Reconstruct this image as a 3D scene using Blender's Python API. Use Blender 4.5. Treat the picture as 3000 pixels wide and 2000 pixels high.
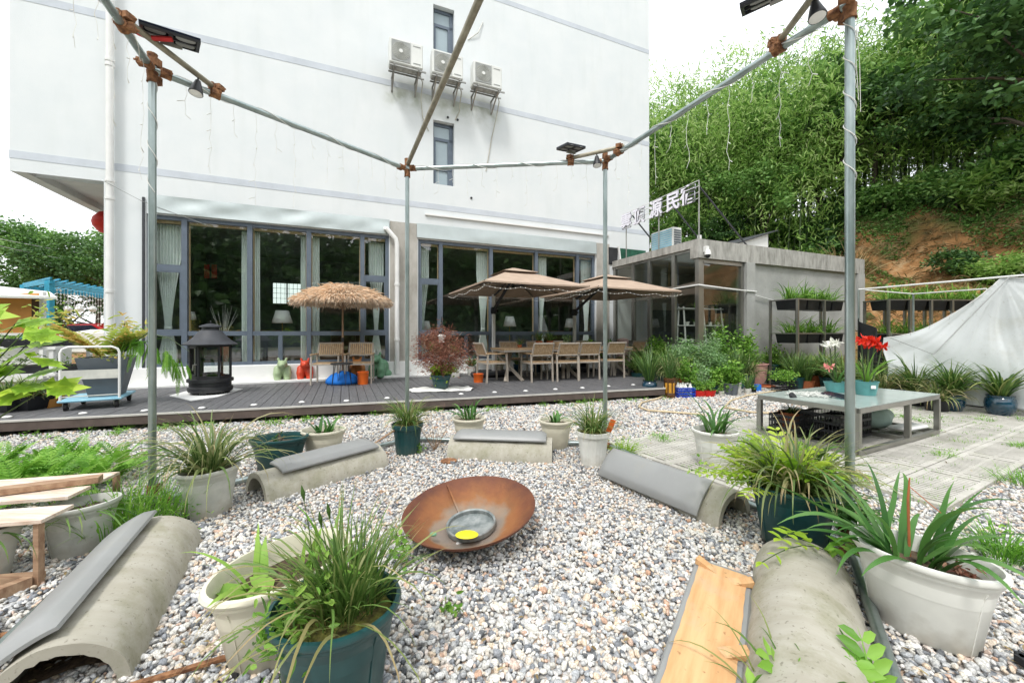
import bpy, math, random
import numpy as np
from mathutils import Matrix, Vector
R=math.radians
sc=bpy.context.scene
for o in list(bpy.data.objects): bpy.data.objects.remove(o)
# ---------------------------------------------------------------- camera, world, sun, exposure
F=1159.0; HC=1.30; HOR=975.0            # focal length in photo pixels, camera height, horizon row
cam=bpy.data.cameras.new('camera'); camo=bpy.data.objects.new('camera',cam); sc.collection.objects.link(camo)
cam.sensor_width=36.0; cam.lens=36.0*F/3000.0; cam.shift_y=-25.0/3000.0
cam.clip_start=0.05; cam.clip_end=600
camo.location=(0,0,HC); camo.rotation_euler=(R(90),0,0); sc.camera=camo
SUN_EL,SUN_AZ=R(58),R(200)              # azimuth measured clockwise from +Y: behind the camera, a little left
w=bpy.data.worlds.new("World"); sc.world=w; w.use_nodes=True; nt=w.node_tree; nt.nodes.clear()
sky=nt.nodes.new('ShaderNodeTexSky'); sky.sky_type='NISHITA'; sky.sun_disc=False
sky.sun_elevation=SUN_EL; sky.sun_rotation=SUN_AZ; sky.air_density=1.0; sky.dust_density=3.0; sky.ozone_density=1.0
tc=nt.nodes.new('ShaderNodeTexCoord'); nz=nt.nodes.new('ShaderNodeTexNoise'); nz.inputs['Scale'].default_value=2.2; nz.inputs['Detail'].default_value=5
nt.links.new(tc.outputs['Generated'],nz.inputs['Vector'])
rp=nt.nodes.new('ShaderNodeValToRGB'); rp.color_ramp.elements[0].position=.3; rp.color_ramp.elements[0].color=(8.2,8.6,9.0,1)
rp.color_ramp.elements[1].position=.7; rp.color_ramp.elements[1].color=(9.6,9.7,9.7,1)
nt.links.new(nz.outputs['Fac'],rp.inputs['Fac'])
mx=nt.nodes.new('ShaderNodeMixRGB'); mx.inputs['Fac'].default_value=.88
nt.links.new(sky.outputs['Color'],mx.inputs['Color1']); nt.links.new(rp.outputs['Color'],mx.inputs['Color2'])
bg=nt.nodes.new('ShaderNodeBackground'); bg.inputs['Strength'].default_value=.12
wo=nt.nodes.new('ShaderNodeOutputWorld')
nt.links.new(mx.outputs['Color'],bg.inputs['Color']); nt.links.new(bg.outputs['Background'],wo.inputs['Surface'])
sun=bpy.data.lights.new('sun','SUN'); sun.energy=1.5; sun.angle=R(12); sun.color=(1,.975,.94)
suno=bpy.data.objects.new('sun',sun); sc.collection.objects.link(suno)
sd=Vector((math.sin(SUN_AZ)*math.cos(SUN_EL),math.cos(SUN_AZ)*math.cos(SUN_EL),math.sin(SUN_EL)))
suno.rotation_euler=sd.to_track_quat('Z','Y').to_euler(); suno.location=(0,-5,30)
sc.view_settings.view_transform='Standard'; sc.view_settings.look='None'; sc.view_settings.gamma=1
sc.view_settings.exposure=.72
sc.cycles.max_bounces=7; sc.cycles.diffuse_bounces=3; sc.cycles.glossy_bounces=3; sc.cycles.transmission_bounces=5
sc.cycles.transparent_max_bounces=12; sc.cycles.caustics_reflective=False; sc.cycles.caustics_refractive=False
sc.cycles.use_denoising=True; sc.cycles.use_adaptive_sampling=True; sc.cycles.adaptive_threshold=.02
# ---------------------------------------------------------------- frames of reference
ANG=math.atan2(.3896,.921); D1=np.array((math.cos(ANG),math.sin(ANG))); D2=np.array((-math.sin(ANG),math.cos(ANG)))
def g(px,py,z=0.0):                      # the ground point (at height z) a photo pixel looks at
    Y=F*(HC-z)/(py-HOR); return ((px-1500)/F*Y,Y,z)
def gy(px,py,Y): return ((px-1500)/F*Y,Y,HC-(py-HOR)/F*Y)
def sq(p): return (p[0]*D1[0]+p[1]*D1[1], p[0]*D2[0]+p[1]*D2[1])
def W(s,q,z=0): v=s*D1+q*D2; return (float(v[0]),float(v[1]),z)
def fs(px,q=10.5):
    u=(px-1500)/F; t=q/(D2[1]+D2[0]*u); return t*(u*D1[0]+D1[1])
def fz(px,py,q=10.5):
    u=(px-1500)/F; t=q/(D2[1]+D2[0]*u); return HC+(HOR-py)/F*t
# ---------------------------------------------------------------- materials
def newmat(name):
    m=bpy.data.materials.new(name); m.use_nodes=True; return m, m.node_tree, m.node_tree.nodes['Principled BSDF']
def ramp(nt,cols,pos=None):
    r=nt.nodes.new('ShaderNodeValToRGB'); e=r.color_ramp.elements
    n=len(cols); pos=pos or [i/(n-1) for i in range(n)]
    e[0].position=pos[0]; e[0].color=(*cols[0],1); e[1].position=pos[-1]; e[1].color=(*cols[-1],1)
    for i in range(1,n-1):
        k=e.new(pos[i]); k.color=(*cols[i],1)
    return r
def mat(name,c,rough=.6,metal=0,var=.12,scale=6,bump=0,bscale=40,spec=.4,stretch=None,c2=None,mixpos=(.35,.65),coat=0):
    m,nt,b=newmat(name); L=nt.links
    tc=nt.nodes.new('ShaderNodeTexCoord'); mp=nt.nodes.new('ShaderNodeMapping')
    if stretch: mp.inputs['Scale'].default_value=stretch
    L.new(tc.outputs['Object'],mp.inputs['Vector'])
    n=nt.nodes.new('ShaderNodeTexNoise'); n.inputs['Scale'].default_value=scale; n.inputs['Detail'].default_value=6; n.inputs['Roughness'].default_value=.6
    L.new(mp.outputs['Vector'],n.inputs['Vector'])
    lo=tuple(x*(1-var) for x in c); hi=tuple(min(1,x*(1+var)) for x in (c2 or c))
    if c2: lo=c; hi=c2
    r=ramp(nt,[lo,hi],list(mixpos)); L.new(n.outputs['Fac'],r.inputs['Fac']); L.new(r.outputs['Color'],b.inputs['Base Color'])
    b.inputs['Roughness'].default_value=rough; b.inputs['Metallic'].default_value=metal; b.inputs['Specular IOR Level'].default_value=spec
    if coat: b.inputs['Coat Weight'].default_value=coat; b.inputs['Coat Roughness'].default_value=.08
    if bump:
        n2=nt.nodes.new('ShaderNodeTexNoise'); n2.inputs['Scale'].default_value=bscale; n2.inputs['Detail'].default_value=5
        L.new(mp.outputs['Vector'],n2.inputs['Vector'])
        bp=nt.nodes.new('ShaderNodeBump'); bp.inputs['Strength'].default_value=bump; bp.inputs['Distance'].default_value=.01
        L.new(n2.outputs['Fac'],bp.inputs['Height']); L.new(bp.outputs['Normal'],b.inputs['Normal'])
    return m
def leafmat(name,cols,trans=.35,rough=.45):
    m,nt,b=newmat(name); L=nt.links
    a=nt.nodes.new('ShaderNodeAttribute'); a.attribute_name='tint'
    oi=nt.nodes.new('ShaderNodeObjectInfo')
    ad=nt.nodes.new('ShaderNodeMath'); ad.operation='MULTIPLY_ADD'; ad.inputs[1].default_value=.16; L.new(oi.outputs['Random'],ad.inputs[0])
    sb=nt.nodes.new('ShaderNodeMath'); sb.operation='SUBTRACT'; sb.inputs[1].default_value=.08; L.new(a.outputs['Fac'],sb.inputs[0]); L.new(sb.outputs[0],ad.inputs[2])
    r=ramp(nt,cols); L.new(ad.outputs[0],r.inputs['Fac']); L.new(r.outputs['Color'],b.inputs['Base Color'])
    b.inputs['Roughness'].default_value=rough; b.inputs['Specular IOR Level'].default_value=.35
    t=nt.nodes.new('ShaderNodeBsdfTranslucent'); L.new(r.outputs['Color'],t.inputs['Color'])
    mxs=nt.nodes.new('ShaderNodeMixShader'); mxs.inputs['Fac'].default_value=trans
    out=nt.nodes['Material Output']
    L.new(b.outputs['BSDF'],mxs.inputs[1]); L.new(t.outputs['BSDF'],mxs.inputs[2]); L.new(mxs.outputs['Shader'],out.inputs['Surface'])
    return m
def glassmat(name,tint=(.75,.85,.8),ior=1.5,boost=1.0,rough=0.0,alpha=None):
    m=bpy.data.materials.new(name); m.use_nodes=True; nt=m.node_tree; nt.nodes.clear(); L=nt.links
    fr=nt.nodes.new('ShaderNodeLayerWeight'); pw=nt.nodes.new('ShaderNodeMath'); pw.operation='POWER'; pw.inputs[1].default_value=4.0
    L.new(fr.outputs['Facing'],pw.inputs[0])
    mu=nt.nodes.new('ShaderNodeMath'); mu.operation='MULTIPLY_ADD'; mu.inputs[1].default_value=.9; mu.inputs[2].default_value=.06*boost; mu.use_clamp=True
    L.new(pw.outputs[0],mu.inputs[0])
    tr=nt.nodes.new('ShaderNodeBsdfTransparent'); tr.inputs['Color'].default_value=(*tint,1)
    gl=nt.nodes.new('ShaderNodeBsdfGlossy'); gl.inputs['Roughness'].default_value=rough; gl.inputs['Color'].default_value=(.95,.97,.96,1)
    mx=nt.nodes.new('ShaderNodeMixShader'); out=nt.nodes.new('ShaderNodeOutputMaterial')
    L.new(mu.outputs[0],mx.inputs['Fac']); L.new(tr.outputs[0],mx.inputs[1]); L.new(gl.outputs[0],mx.inputs[2]); L.new(mx.outputs[0],out.inputs['Surface'])
    return m
M={}
M['wall']=mat('white_render',(.70,.735,.745),.8,var=.03,scale=1.2,bump=.15,bscale=60,c2=(.745,.77,.775))
M['band']=mat('grey_blue_paint',(.56,.60,.65),.8,var=.06,scale=3)
M['soffit']=mat('soffit_render',(.55,.54,.52),.85,var=.08,scale=2)
M['concrete']=mat('bare_concrete',(.33,.335,.32),.9,scale=1.6,bump=.3,bscale=25,c2=(.43,.43,.41))
M['concrete_s']=mat('stained_concrete',(.19,.185,.165),.9,scale=5,bump=.5,bscale=30,c2=(.45,.44,.41),stretch=(1.6,1.6,.45),mixpos=(.26,.6))
M['pillar']=mat('raw_pillar',(.34,.32,.28),.9,scale=3,bump=.4,bscale=25,c2=(.5,.48,.44),stretch=(1,1,.5))
M['frame']=mat('grey_aluminium',(.13,.16,.20),.45,metal=.2,var=.08)
M['steel']=mat('brushed_steel',(.33,.325,.30),.35,metal=.85,var=.15,scale=3,stretch=(1,1,.3))
M['galv']=mat('galvanised_pipe',(.27,.33,.32),.36,metal=.9,scale=9,c2=(.42,.48,.47),stretch=(1,1,.35),bump=.08)
M['brace']=mat('dull_zinc_pipe',(.25,.23,.17),.5,metal=.6,scale=9,c2=(.40,.37,.29))
M['rust']=mat('rusty_clamp',(.10,.04,.02),.8,metal=.2,scale=26,bump=.6,c2=(.38,.19,.09))
M['pvc']=mat('white_pvc',(.78,.78,.76),.45,var=.05,scale=3)
M['foil']=mat('crumpled_zinc',(.50,.55,.54),.38,metal=.55,var=.06,scale=2)
M['plinth']=mat('plinth_paint',(.80,.80,.78),.75,var=.05,scale=2,bump=.1)
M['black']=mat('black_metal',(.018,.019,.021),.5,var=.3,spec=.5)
M['blackpl']=mat('black_plastic',(.016,.017,.02),.45,var=.3)
M['charcoal']=mat('charcoal_paint',(.045,.048,.055),.55,var=.15,bump=.1,bscale=120)
M['deckw']=mat('deck_board',(.085,.085,.09),.55,scale=7,c2=(.16,.16,.165),stretch=(14,.8,1),bump=.25,bscale=30)
M['skirt']=mat('deck_skirt',(.10,.075,.065),.6,var=.2)
M['alu']=mat('alu_trim',(.6,.58,.54),.5,metal=.3,var=.1)
M['culvert']=mat('culvert_concrete',(.35,.325,.26),.85,scale=5,bump=.2,bscale=30,c2=(.45,.43,.365),stretch=(3,.7,.7),mixpos=(.25,.75))
M['culvert2']=M['culvert']
M['vinyl']=mat('grey_vinyl',(.26,.265,.26),.42,var=.05,scale=3,bump=.05,bscale=15,spec=.5)
M['ply']=mat('pale_plywood',(.54,.29,.125),.7,scale=4,c2=(.66,.42,.21),stretch=(.5,5,1),bump=.1)
M['plank']=mat('raw_plank',(.58,.43,.33),.75,scale=4,c2=(.80,.70,.60),stretch=(1,9,4),bump=.2)
M['plank2']=mat('brown_lumber',(.26,.15,.09),.75,scale=4,c2=(.46,.31,.20),stretch=(1,9,4),bump=.2)
M['wood']=mat('teak_slat',(.42,.27,.14),.55,scale=6,c2=(.58,.42,.26),stretch=(6,6,.8))
M['taupe']=mat('taupe_metal',(.42,.37,.31),.5,var=.08)
M['cream']=mat('cream_plastic',(.70,.66,.53),.4,var=.08,scale=4,spec=.45)
M['white']=mat('white_plastic',(.76,.76,.71),.42,var=.07,scale=4,spec=.45)
M['white2']=mat('aged_white_plastic',(.50,.51,.47),.5,scale=5,c2=(.68,.68,.62))
M['green']=mat('dark_green_plastic',(.010,.060,.062),.38,var=.2,spec=.5)
M['teal']=mat('teal_plastic',(.10,.30,.30),.4,var=.15)
M['glaze']=mat('blue_glaze',(.010,.050,.085),.12,var=.3,spec=.6,coat=.8)
M['terra']=mat('terracotta',(.42,.13,.05),.7,var=.2)
M['pink']=mat('pink_plastic',(.62,.33,.30),.5,var=.1,scale=4)
M['soil']=mat('potting_soil',(.035,.024,.016),.95,scale=30,c2=(.13,.09,.055),bump=.8,bscale=60)
M['moss']=mat('mossy_soil',(.05,.04,.015),.95,scale=25,c2=(.20,.20,.04),bump=.8,bscale=60)
M['corten']=mat('rusty_steel',(.055,.024,.016),.7,metal=.25,scale=6,bump=.25,bscale=60,c2=(.33,.12,.035),mixpos=(.32,.66))
M['zinc']=mat('scorched_zinc',(.13,.16,.16),.5,metal=.4,scale=14,c2=(.36,.38,.37))
M['canvas']=mat('tan_canvas',(.41,.31,.235),.85,var=.08,scale=4)
M['straw']=leafmat('straw_thatch',[(.86,.54,.34),(.97,.72,.50),(1,.86,.70)],.2,.8)
M['curtain']=leafmat('mint_curtain',[(.86,.93,.89),(.90,.96,.92)],.15,.8)
M['lampsh']=leafmat('white_lampshade',[(.96,.96,.93),(.96,.96,.93)],.2,.8)
M['brass']=mat('brass',(.5,.36,.15),.35,metal=.8)
M['orange']=mat('orange_plastic',(.80,.15,.02),.4,var=.05)
M['red']=mat('red_plastic',(.60,.02,.015),.4,var=.05)
M['blue']=mat('blue_plastic',(.01,.05,.42),.4,var=.1)
M['blue2']=mat('bright_blue_fabric',(.01,.17,.62),.7,var=.1)
M['skyblue']=mat('light_blue_board',(.22,.48,.62),.5,scale=5,c2=(.35,.62,.74))
M['pergblue']=mat('turquoise_paint',(.03,.30,.46),.55,var=.15)
M['orangewall']=mat('orange_plywood',(.62,.28,.07),.6,var=.1,scale=2)
M['cloth']=mat('white_cloth',(.78,.78,.74),.85,var=.05,bump=.3,bscale=12)
M['tarp']=mat('white_tarpaulin',(.60,.63,.63),.5,var=.04,scale=1.5,bump=.12,bscale=7)
M['planter']=mat('slate_planter',(.13,.15,.17),.6,var=.06)
M['amber']=mat('amber_label',(.55,.27,.03),.5,var=.1)
M['brown']=mat('brown_glass',(.08,.035,.012),.3,var=.2)
M['hose']=mat('beige_hose',(.62,.50,.32),.5,var=.1)
M['trunk']=mat('tree_bark',(.10,.08,.06),.9,var=.3,scale=12,bump=.5)
M['culm']=mat('bamboo_culm',(.055,.09,.03),.6,var=.3,scale=5)
M['cyl']=mat('pale_pink_enamel',(.60,.42,.38),.4,var=.1)
M['signw']=mat('lilac_sign_face',(.86,.84,.93),.5,var=.03)
M['signb']=mat('dark_sign_back',(.32,.32,.36),.6)
M['tube']=mat('wire_white',(.72,.72,.68),.6,var=.05)
M['red_car']=mat('red_car_paint',(.55,.015,.02),.25,var=.05,coat=.6)
M['rubber']=mat('rubber',(.02,.02,.02),.8,var=.1)
M['lantern']=mat('lantern_silk',(.55,.02,.01),.6,var=.1)
M['gnet']=mat('green_net',(.02,.10,.06),.8,var=.3,scale=8)
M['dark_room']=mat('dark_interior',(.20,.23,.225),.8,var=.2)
M['ceil']=mat('interior_ceiling',(.52,.54,.50),.85,var=.05)
M['red_cloth']=mat('red_fabric',(.45,.03,.03),.8,var=.2)
M['lime']=mat('lime_plastic',(.80,.72,.02),.5,var=.05)
M['stgreen']=mat('pale_green_resin',(.36,.46,.27),.4,var=.05)
M['stgreen2']=mat('mid_green_resin',(.16,.34,.20),.4,var=.05)
M['stred']=mat('red_resin',(.62,.07,.03),.4,var=.05)
M['storange']=mat('orange_resin',(.68,.27,.08),.45,var=.05)
M['bag']=mat('pale_green_bag',(.34,.45,.40),.5,var=.12,scale=8,bump=.5,bscale=12)
M['slab']=mat('slotted_slab',(.40,.385,.345),.85,scale=3,bump=.3,bscale=40,c2=(.54,.52,.47))
M['glass']=glassmat('window_glass',(.95,.99,.98),1.5,2.0)
M['glass_a']=glassmat('annex_glass',(.80,.84,.81),1.5,2.2)
M['glass_c']=glassmat('clear_pane',(.85,.88,.87),1.45,1.0)
M['frost']=mat('frosted_pane',(.36,.44,.48),.25,var=.06,scale=1.5)
M['tglass']=mat('dusty_glass_top',(.36,.42,.39),.18,var=.08,scale=3,spec=.6)
M['solar']=mat('solar_cell',(.012,.014,.03),.15,var=.2,spec=.6)
M['grille']=mat('fan_grille',(.30,.31,.30),.6,var=.15)
M['acw']=mat('ac_casing',(.72,.73,.70),.5,var=.05,scale=3)
# leaves
M['lf_grass']=leafmat('grass_blade',[(.06,.13,.025),(.13,.24,.05),(.28,.32,.11),(.44,.33,.17)])
M['lf_varieg']=leafmat('variegated_blade',[(.06,.12,.03),(.16,.24,.07),(.34,.36,.16),(.40,.30,.16)])
M['lf_strap']=leafmat('strap_leaf',[(.04,.12,.03),(.08,.21,.045),(.16,.32,.08)],.3,.3)
M['lf_orchid']=leafmat('orchid_blade',[(.05,.12,.03),(.11,.22,.05),(.21,.32,.08),(.36,.34,.13)],.3,.4)
M['lf_lime']=leafmat('lime_leaflet',[(.16,.34,.03),(.36,.58,.05),(.60,.75,.10)],.45,.4)
M['lf_fern']=leafmat('fern_leaflet',[(.09,.25,.03),(.20,.44,.05),(.34,.58,.10)],.4,.45)
M['lf_yel']=leafmat('autumn_leaflet',[(.18,.38,.05),(.45,.60,.12),(.66,.62,.16),(.72,.42,.14)],.45,.45)
M['lf_bam']=leafmat('bamboo_leaf',[(.10,.22,.04),(.25,.45,.09),(.42,.62,.17),(.60,.72,.33)],.5,.45)
M['lf_tree']=leafmat('broad_leaf',[(.06,.15,.035),(.15,.31,.07),(.28,.46,.13)],.3,.45)
M['lf_dark']=leafmat('dark_leaf',[(.03,.075,.025),(.07,.16,.045),(.14,.27,.07)],.25,.5)
M['lf_red']=leafmat('red_foliage',[(.20,.07,.05),(.36,.15,.10),(.52,.30,.20)],.3,.5)
M['lf_dry']=leafmat('dry_reed',[(.20,.14,.06),(.38,.29,.14),(.48,.40,.22)],.3,.7)
M['lf_pot']=leafmat('bright_leaf',[(.08,.20,.03),(.18,.38,.05),(.34,.54,.10)],.35,.45)
M['lf_grey']=leafmat('greyish_leaf',[(.13,.26,.10),(.26,.44,.18),(.42,.58,.32)],.3,.5)
M['petal_r']=leafmat('red_petal',[(.60,.02,.01),(.85,.05,.02)],.3,.5)
M['petal_w']=leafmat('white_petal',[(.80,.80,.70),(.9,.9,.85)],.3,.5)
M['petal_p']=leafmat('pink_petal',[(.75,.20,.18),(.85,.42,.38)],.3,.5)
# gravel stones: the colour comes from a number carried by every stone
def gravelmat():
    m,nt,b=newmat('gravel_stone'); L=nt.links
    a=nt.nodes.new('ShaderNodeAttribute'); a.attribute_name='tint'
    r=ramp(nt,[(.12,.125,.13),(.27,.285,.31),(.48,.48,.47),(.70,.67,.60),(.40,.42,.44),(.72,.70,.64),(.66,.52,.38),(.56,.56,.55),(.82,.81,.78),(.54,.33,.22)],[0,.1,.22,.36,.48,.60,.72,.8,.9,1.0])
    r.color_ramp.interpolation='LINEAR'; L.new(a.outputs['Fac'],r.inputs['Fac'])
    tc=nt.nodes.new('ShaderNodeTexCoord'); n=nt.nodes.new('ShaderNodeTexNoise'); n.inputs['Scale'].default_value=140; n.inputs['Detail'].default_value=4
    L.new(tc.outputs['Object'],n.inputs['Vector'])
    r2=ramp(nt,[(.62,.62,.62),(1.25,1.25,1.25)],[.35,.65]); L.new(n.outputs['Fac'],r2.inputs['Fac'])
    mm=nt.nodes.new('ShaderNodeMixRGB'); mm.blend_type='MULTIPLY'; mm.inputs['Fac'].default_value=1
    L.new(r.outputs['Color'],mm.inputs['Color1']); L.new(r2.outputs['Color'],mm.inputs['Color2']); L.new(mm.outputs['Color'],b.inputs['Base Color'])
    b.inputs['Roughness'].default_value=.75; b.inputs['Specular IOR Level'].default_value=.3
    bp=nt.nodes.new('ShaderNodeBump'); bp.inputs['Strength'].default_value=.4; bp.inputs['Distance'].default_value=.003
    L.new(n.outputs['Fac'],bp.inputs['Height']); L.new(bp.outputs['Normal'],b.inputs['Normal'])
    return m
M['stone']=gravelmat()
def groundmat():
    m,nt,b=newmat('gravel_ground'); L=nt.links
    tc=nt.nodes.new('ShaderNodeTexCoord')
    v=nt.nodes.new('ShaderNodeTexVoronoi'); v.inputs['Scale'].default_value=42; L.new(tc.outputs['Object'],v.inputs['Vector'])
    sp=nt.nodes.new('ShaderNodeSeparateColor'); L.new(v.outputs['Color'],sp.inputs['Color'])
    r=ramp(nt,[(.16,.17,.19),(.40,.42,.44),(.62,.60,.55),(.50,.51,.52),(.52,.38,.27),(.68,.68,.66)]); L.new(sp.outputs[0],r.inputs['Fac'])
    ln=nt.nodes.new('ShaderNodeVectorMath'); ln.operation='LENGTH'; L.new(tc.outputs['Object'],ln.inputs[0])
    n=nt.nodes.new('ShaderNodeTexNoise'); n.inputs['Scale'].default_value=.5; n.inputs['Detail'].default_value=6; L.new(tc.outputs['Object'],n.inputs['Vector'])
    ad=nt.nodes.new('ShaderNodeMath'); ad.operation='MULTIPLY_ADD'; ad.inputs[1].default_value=6; L.new(n.outputs['Fac'],ad.inputs[0]); L.new(ln.outputs['Value'],ad.inputs[2])
    mr=nt.nodes.new('ShaderNodeMapRange'); mr.inputs['From Min'].default_value=15; mr.inputs['From Max'].default_value=17; L.new(ad.outputs[0],mr.inputs['Value'])
    r3=ramp(nt,[(.10,.14,.05),(.24,.22,.12)],[.4,.6]); L.new(n.outputs['Fac'],r3.inputs['Fac'])
    mm=nt.nodes.new('ShaderNodeMixRGB'); L.new(mr.outputs[0],mm.inputs['Fac']); L.new(r.outputs['Color'],mm.inputs['Color1']); L.new(r3.outputs['Color'],mm.inputs['Color2'])
    L.new(mm.outputs['Color'],b.inputs['Base Color']); b.inputs['Roughness'].default_value=.9
    bp=nt.nodes.new('ShaderNodeBump'); bp.invert=True; bp.inputs['Strength'].default_value=.9; bp.inputs['Distance'].default_value=.012
    L.new(v.outputs['Distance'],bp.inputs['Height']); L.new(bp.outputs['Normal'],b.inputs['Normal'])
    return m
M['ground']=groundmat()
def hillmat():
    m,nt,b=newmat('orange_soil'); L=nt.links
    tc=nt.nodes.new('ShaderNodeTexCoord')
    n=nt.nodes.new('ShaderNodeTexNoise'); n.inputs['Scale'].default_value=1.3; n.inputs['Detail'].default_value=9; n.inputs['Roughness'].default_value=.7; L.new(tc.outputs['Object'],n.inputs['Vector'])
    r=ramp(nt,[(.06,.055,.02),(.20,.105,.035),(.33,.165,.06),(.40,.26,.13),(.34,.29,.21)],[.28,.42,.52,.63,.75]); L.new(n.outputs['Fac'],r.inputs['Fac'])
    n2=nt.nodes.new('ShaderNodeTexNoise'); n2.inputs['Scale'].default_value=.45; n2.inputs['Detail'].default_value=7; L.new(tc.outputs['Object'],n2.inputs['Vector'])
    r2=ramp(nt,[(0,0,0),(1,1,1)],[.5,.62]); L.new(n2.outputs['Fac'],r2.inputs['Fac'])
    mm=nt.nodes.new('ShaderNodeMixRGB'); L.new(r2.outputs['Color'],mm.inputs['Fac']); L.new(r.outputs['Color'],mm.inputs['Color1']); mm.inputs['Color2'].default_value=(.075,.11,.025,1)
    L.new(mm.outputs['Color'],b.inputs['Base Color']); b.inputs['Roughness'].default_value=.95
    bp=nt.nodes.new('ShaderNodeBump'); bp.inputs['Strength'].default_value=.9; bp.inputs['Distance'].default_value=.12
    L.new(n.outputs['Fac'],bp.inputs['Height']); L.new(bp.outputs['Normal'],b.inputs['Normal'])
    return m
M['hill']=hillmat()
# ---------------------------------------------------------------- object helpers
COL=sc.collection
def thing(name,label,cat,loc=(0,0,0),rz=0,group=None):
    o=bpy.data.objects.new(name,None); COL.objects.link(o); o.location=loc; o.rotation_euler=(0,0,rz); o.empty_display_size=.1
    o['label']=label; o['category']=cat
    if group: o['group']=group
    return o
def tag(o,label=None,cat=None,group=None,kind=None):
    if label: o['label']=label
    if cat: o['category']=cat
    if group: o['group']=group
    if kind: o['kind']=kind
    return o
def dup(root,loc,rz=None,label=None,group=None,scale=None):
    def cp(o,par):
        c=o.copy(); COL.objects.link(c); c.parent=par
        for ch in [k for k in bpy.data.objects if k.parent==o and k!=c]: kids.append((ch,c))
        return c
    kids=[]; r=cp(root,None); i=0
    while i<len(kids):
        ch,p=kids[i]; cp(ch,p); i+=1
    r.location=loc
    if rz is not None: r.rotation_euler=(root.rotation_euler[0],root.rotation_euler[1],rz)
    if label: r['label']=label
    if group: r['group']=group
    if scale is not None: r.scale=(scale,)*3 if not hasattr(scale,'__len__') else scale
    return r
class MB:
    def __init__(s): s.v=[]; s.f=[]; s.x=Matrix.Identity(4)
    def add(s,vs,fs):
        b=len(s.v); s.v+= [tuple(s.x@Vector(v)) for v in vs]; s.f+=[tuple(i+b for i in f) for f in fs]; return s
    def box(s,a,b,rot=None,bev=0):          # corner a to corner b; rot=(pivot, Matrix)
        x0,y0,z0=[min(a[i],b[i]) for i in range(3)]; x1,y1,z1=[max(a[i],b[i]) for i in range(3)]
        if bev:
            e=min(bev,(x1-x0)/2.1,(y1-y0)/2.1,(z1-z0)/2.1)
            vs=[];
            for (z,i) in ((z0,e),(z0+e,0),(z1-e,0),(z1,e)):
                j=e-i if i else e
                if i: ring=[(x0+e,y0+e),(x1-e,y0+e),(x1-e,y0+e),(x1-e,y1-e),(x1-e,y1-e),(x0+e,y1-e),(x0+e,y1-e),(x0+e,y0+e)]
                else: ring=[(x0+e,y0),(x1-e,y0),(x1,y0+e),(x1,y1-e),(x1-e,y1),(x0+e,y1),(x0,y1-e),(x0,y0+e)]
                vs+=[(p,q,z) for p,q in ring]
            fs=[tuple(range(7,-1,-1)),tuple(range(24,32))]
            for k in range(3):
                for n in range(8): fs.append((k*8+n,k*8+(n+1)%8,(k+1)*8+(n+1)%8,(k+1)*8+n))
        else:
            vs=[(x0,y0,z0),(x1,y0,z0),(x1,y1,z0),(x0,y1,z0),(x0,y0,z1),(x1,y0,z1),(x1,y1,z1),(x0,y1,z1)]
            fs=[(3,2,1,0),(4,5,6,7),(0,1,5,4),(1,2,6,5),(2,3,7,6),(3,0,4,7)]
        if rot:
            p,m=rot; p=Vector(p); vs=[tuple(p+m@(Vector(v)-p)) for v in vs]
        return s.add(vs,fs)
    def bar(s,p,q,w,h=None,up=(0,0,1)):       # square bar between two points
        h=h or w; p=Vector(p); q=Vector(q); d=(q-p).normalized(); u=Vector(up)
        if abs(d.dot(u))>.98: u=Vector((0,1,0))
        a=d.cross(u).normalized()*w/2; b=a.cross(d).normalized()*h/2
        vs=[p-a-b,p+a-b,p+a+b,p-a+b,q-a-b,q+a-b,q+a+b,q-a+b]
        return s.add(vs,[(0,1,2,3),(7,6,5,4),(1,0,4,5),(2,1,5,6),(3,2,6,7),(0,3,7,4)])
    def tube(s,pts,r,n=8,cap=True,flat=1):
        pts=[Vector(p) for p in pts]; rs=r if hasattr(r,'__len__') else [r]*len(pts)
        vs=[]; up=None
        for i,p in enumerate(pts):
            d=((pts[min(i+1,len(pts)-1)]-pts[max(i-1,0)])).normalized()
            if up is None:
                up=Vector((0,0,1)) if abs(d.z)<.9 else Vector((1,0,0))
            a=d.cross(up).normalized(); up=a.cross(d).normalized()
            for k in range(n):
                t=2*math.pi*k/n; vs.append(p+(a*math.cos(t)+up*math.sin(t)*flat)*rs[i])
        fs=[]
        for i in range(len(pts)-1):
            for k in range(n): fs.append((i*n+k,i*n+(k+1)%n,(i+1)*n+(k+1)%n,(i+1)*n+k))
        if cap: fs+= [tuple(range(n-1,-1,-1)),tuple(range((len(pts)-1)*n,len(pts)*n))]
        return s.add(vs,fs)
    def lathe(s,prof,n=24,c=(0,0,0),ex=1,ey=1,rib=0,ribn=0,cap0=False,cap1=False,rot=0):
        vs=[]
        for (r,z) in prof:
            for k in range(n):
                t=2*math.pi*k/n+rot; rr=r*(1+rib*math.cos(ribn*t))
                vs.append((c[0]+rr*ex*math.cos(t),c[1]+rr*ey*math.sin(t),c[2]+z))
        fs=[]
        for i in range(len(prof)-1):
            for k in range(n): fs.append((i*n+k,i*n+(k+1)%n,(i+1)*n+(k+1)%n,(i+1)*n+k))
        if cap0: fs.append(tuple(range(n-1,-1,-1)))
        if cap1: fs.append(tuple(range((len(prof)-1)*n,len(prof)*n)))
        return s.add(vs,fs)
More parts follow.
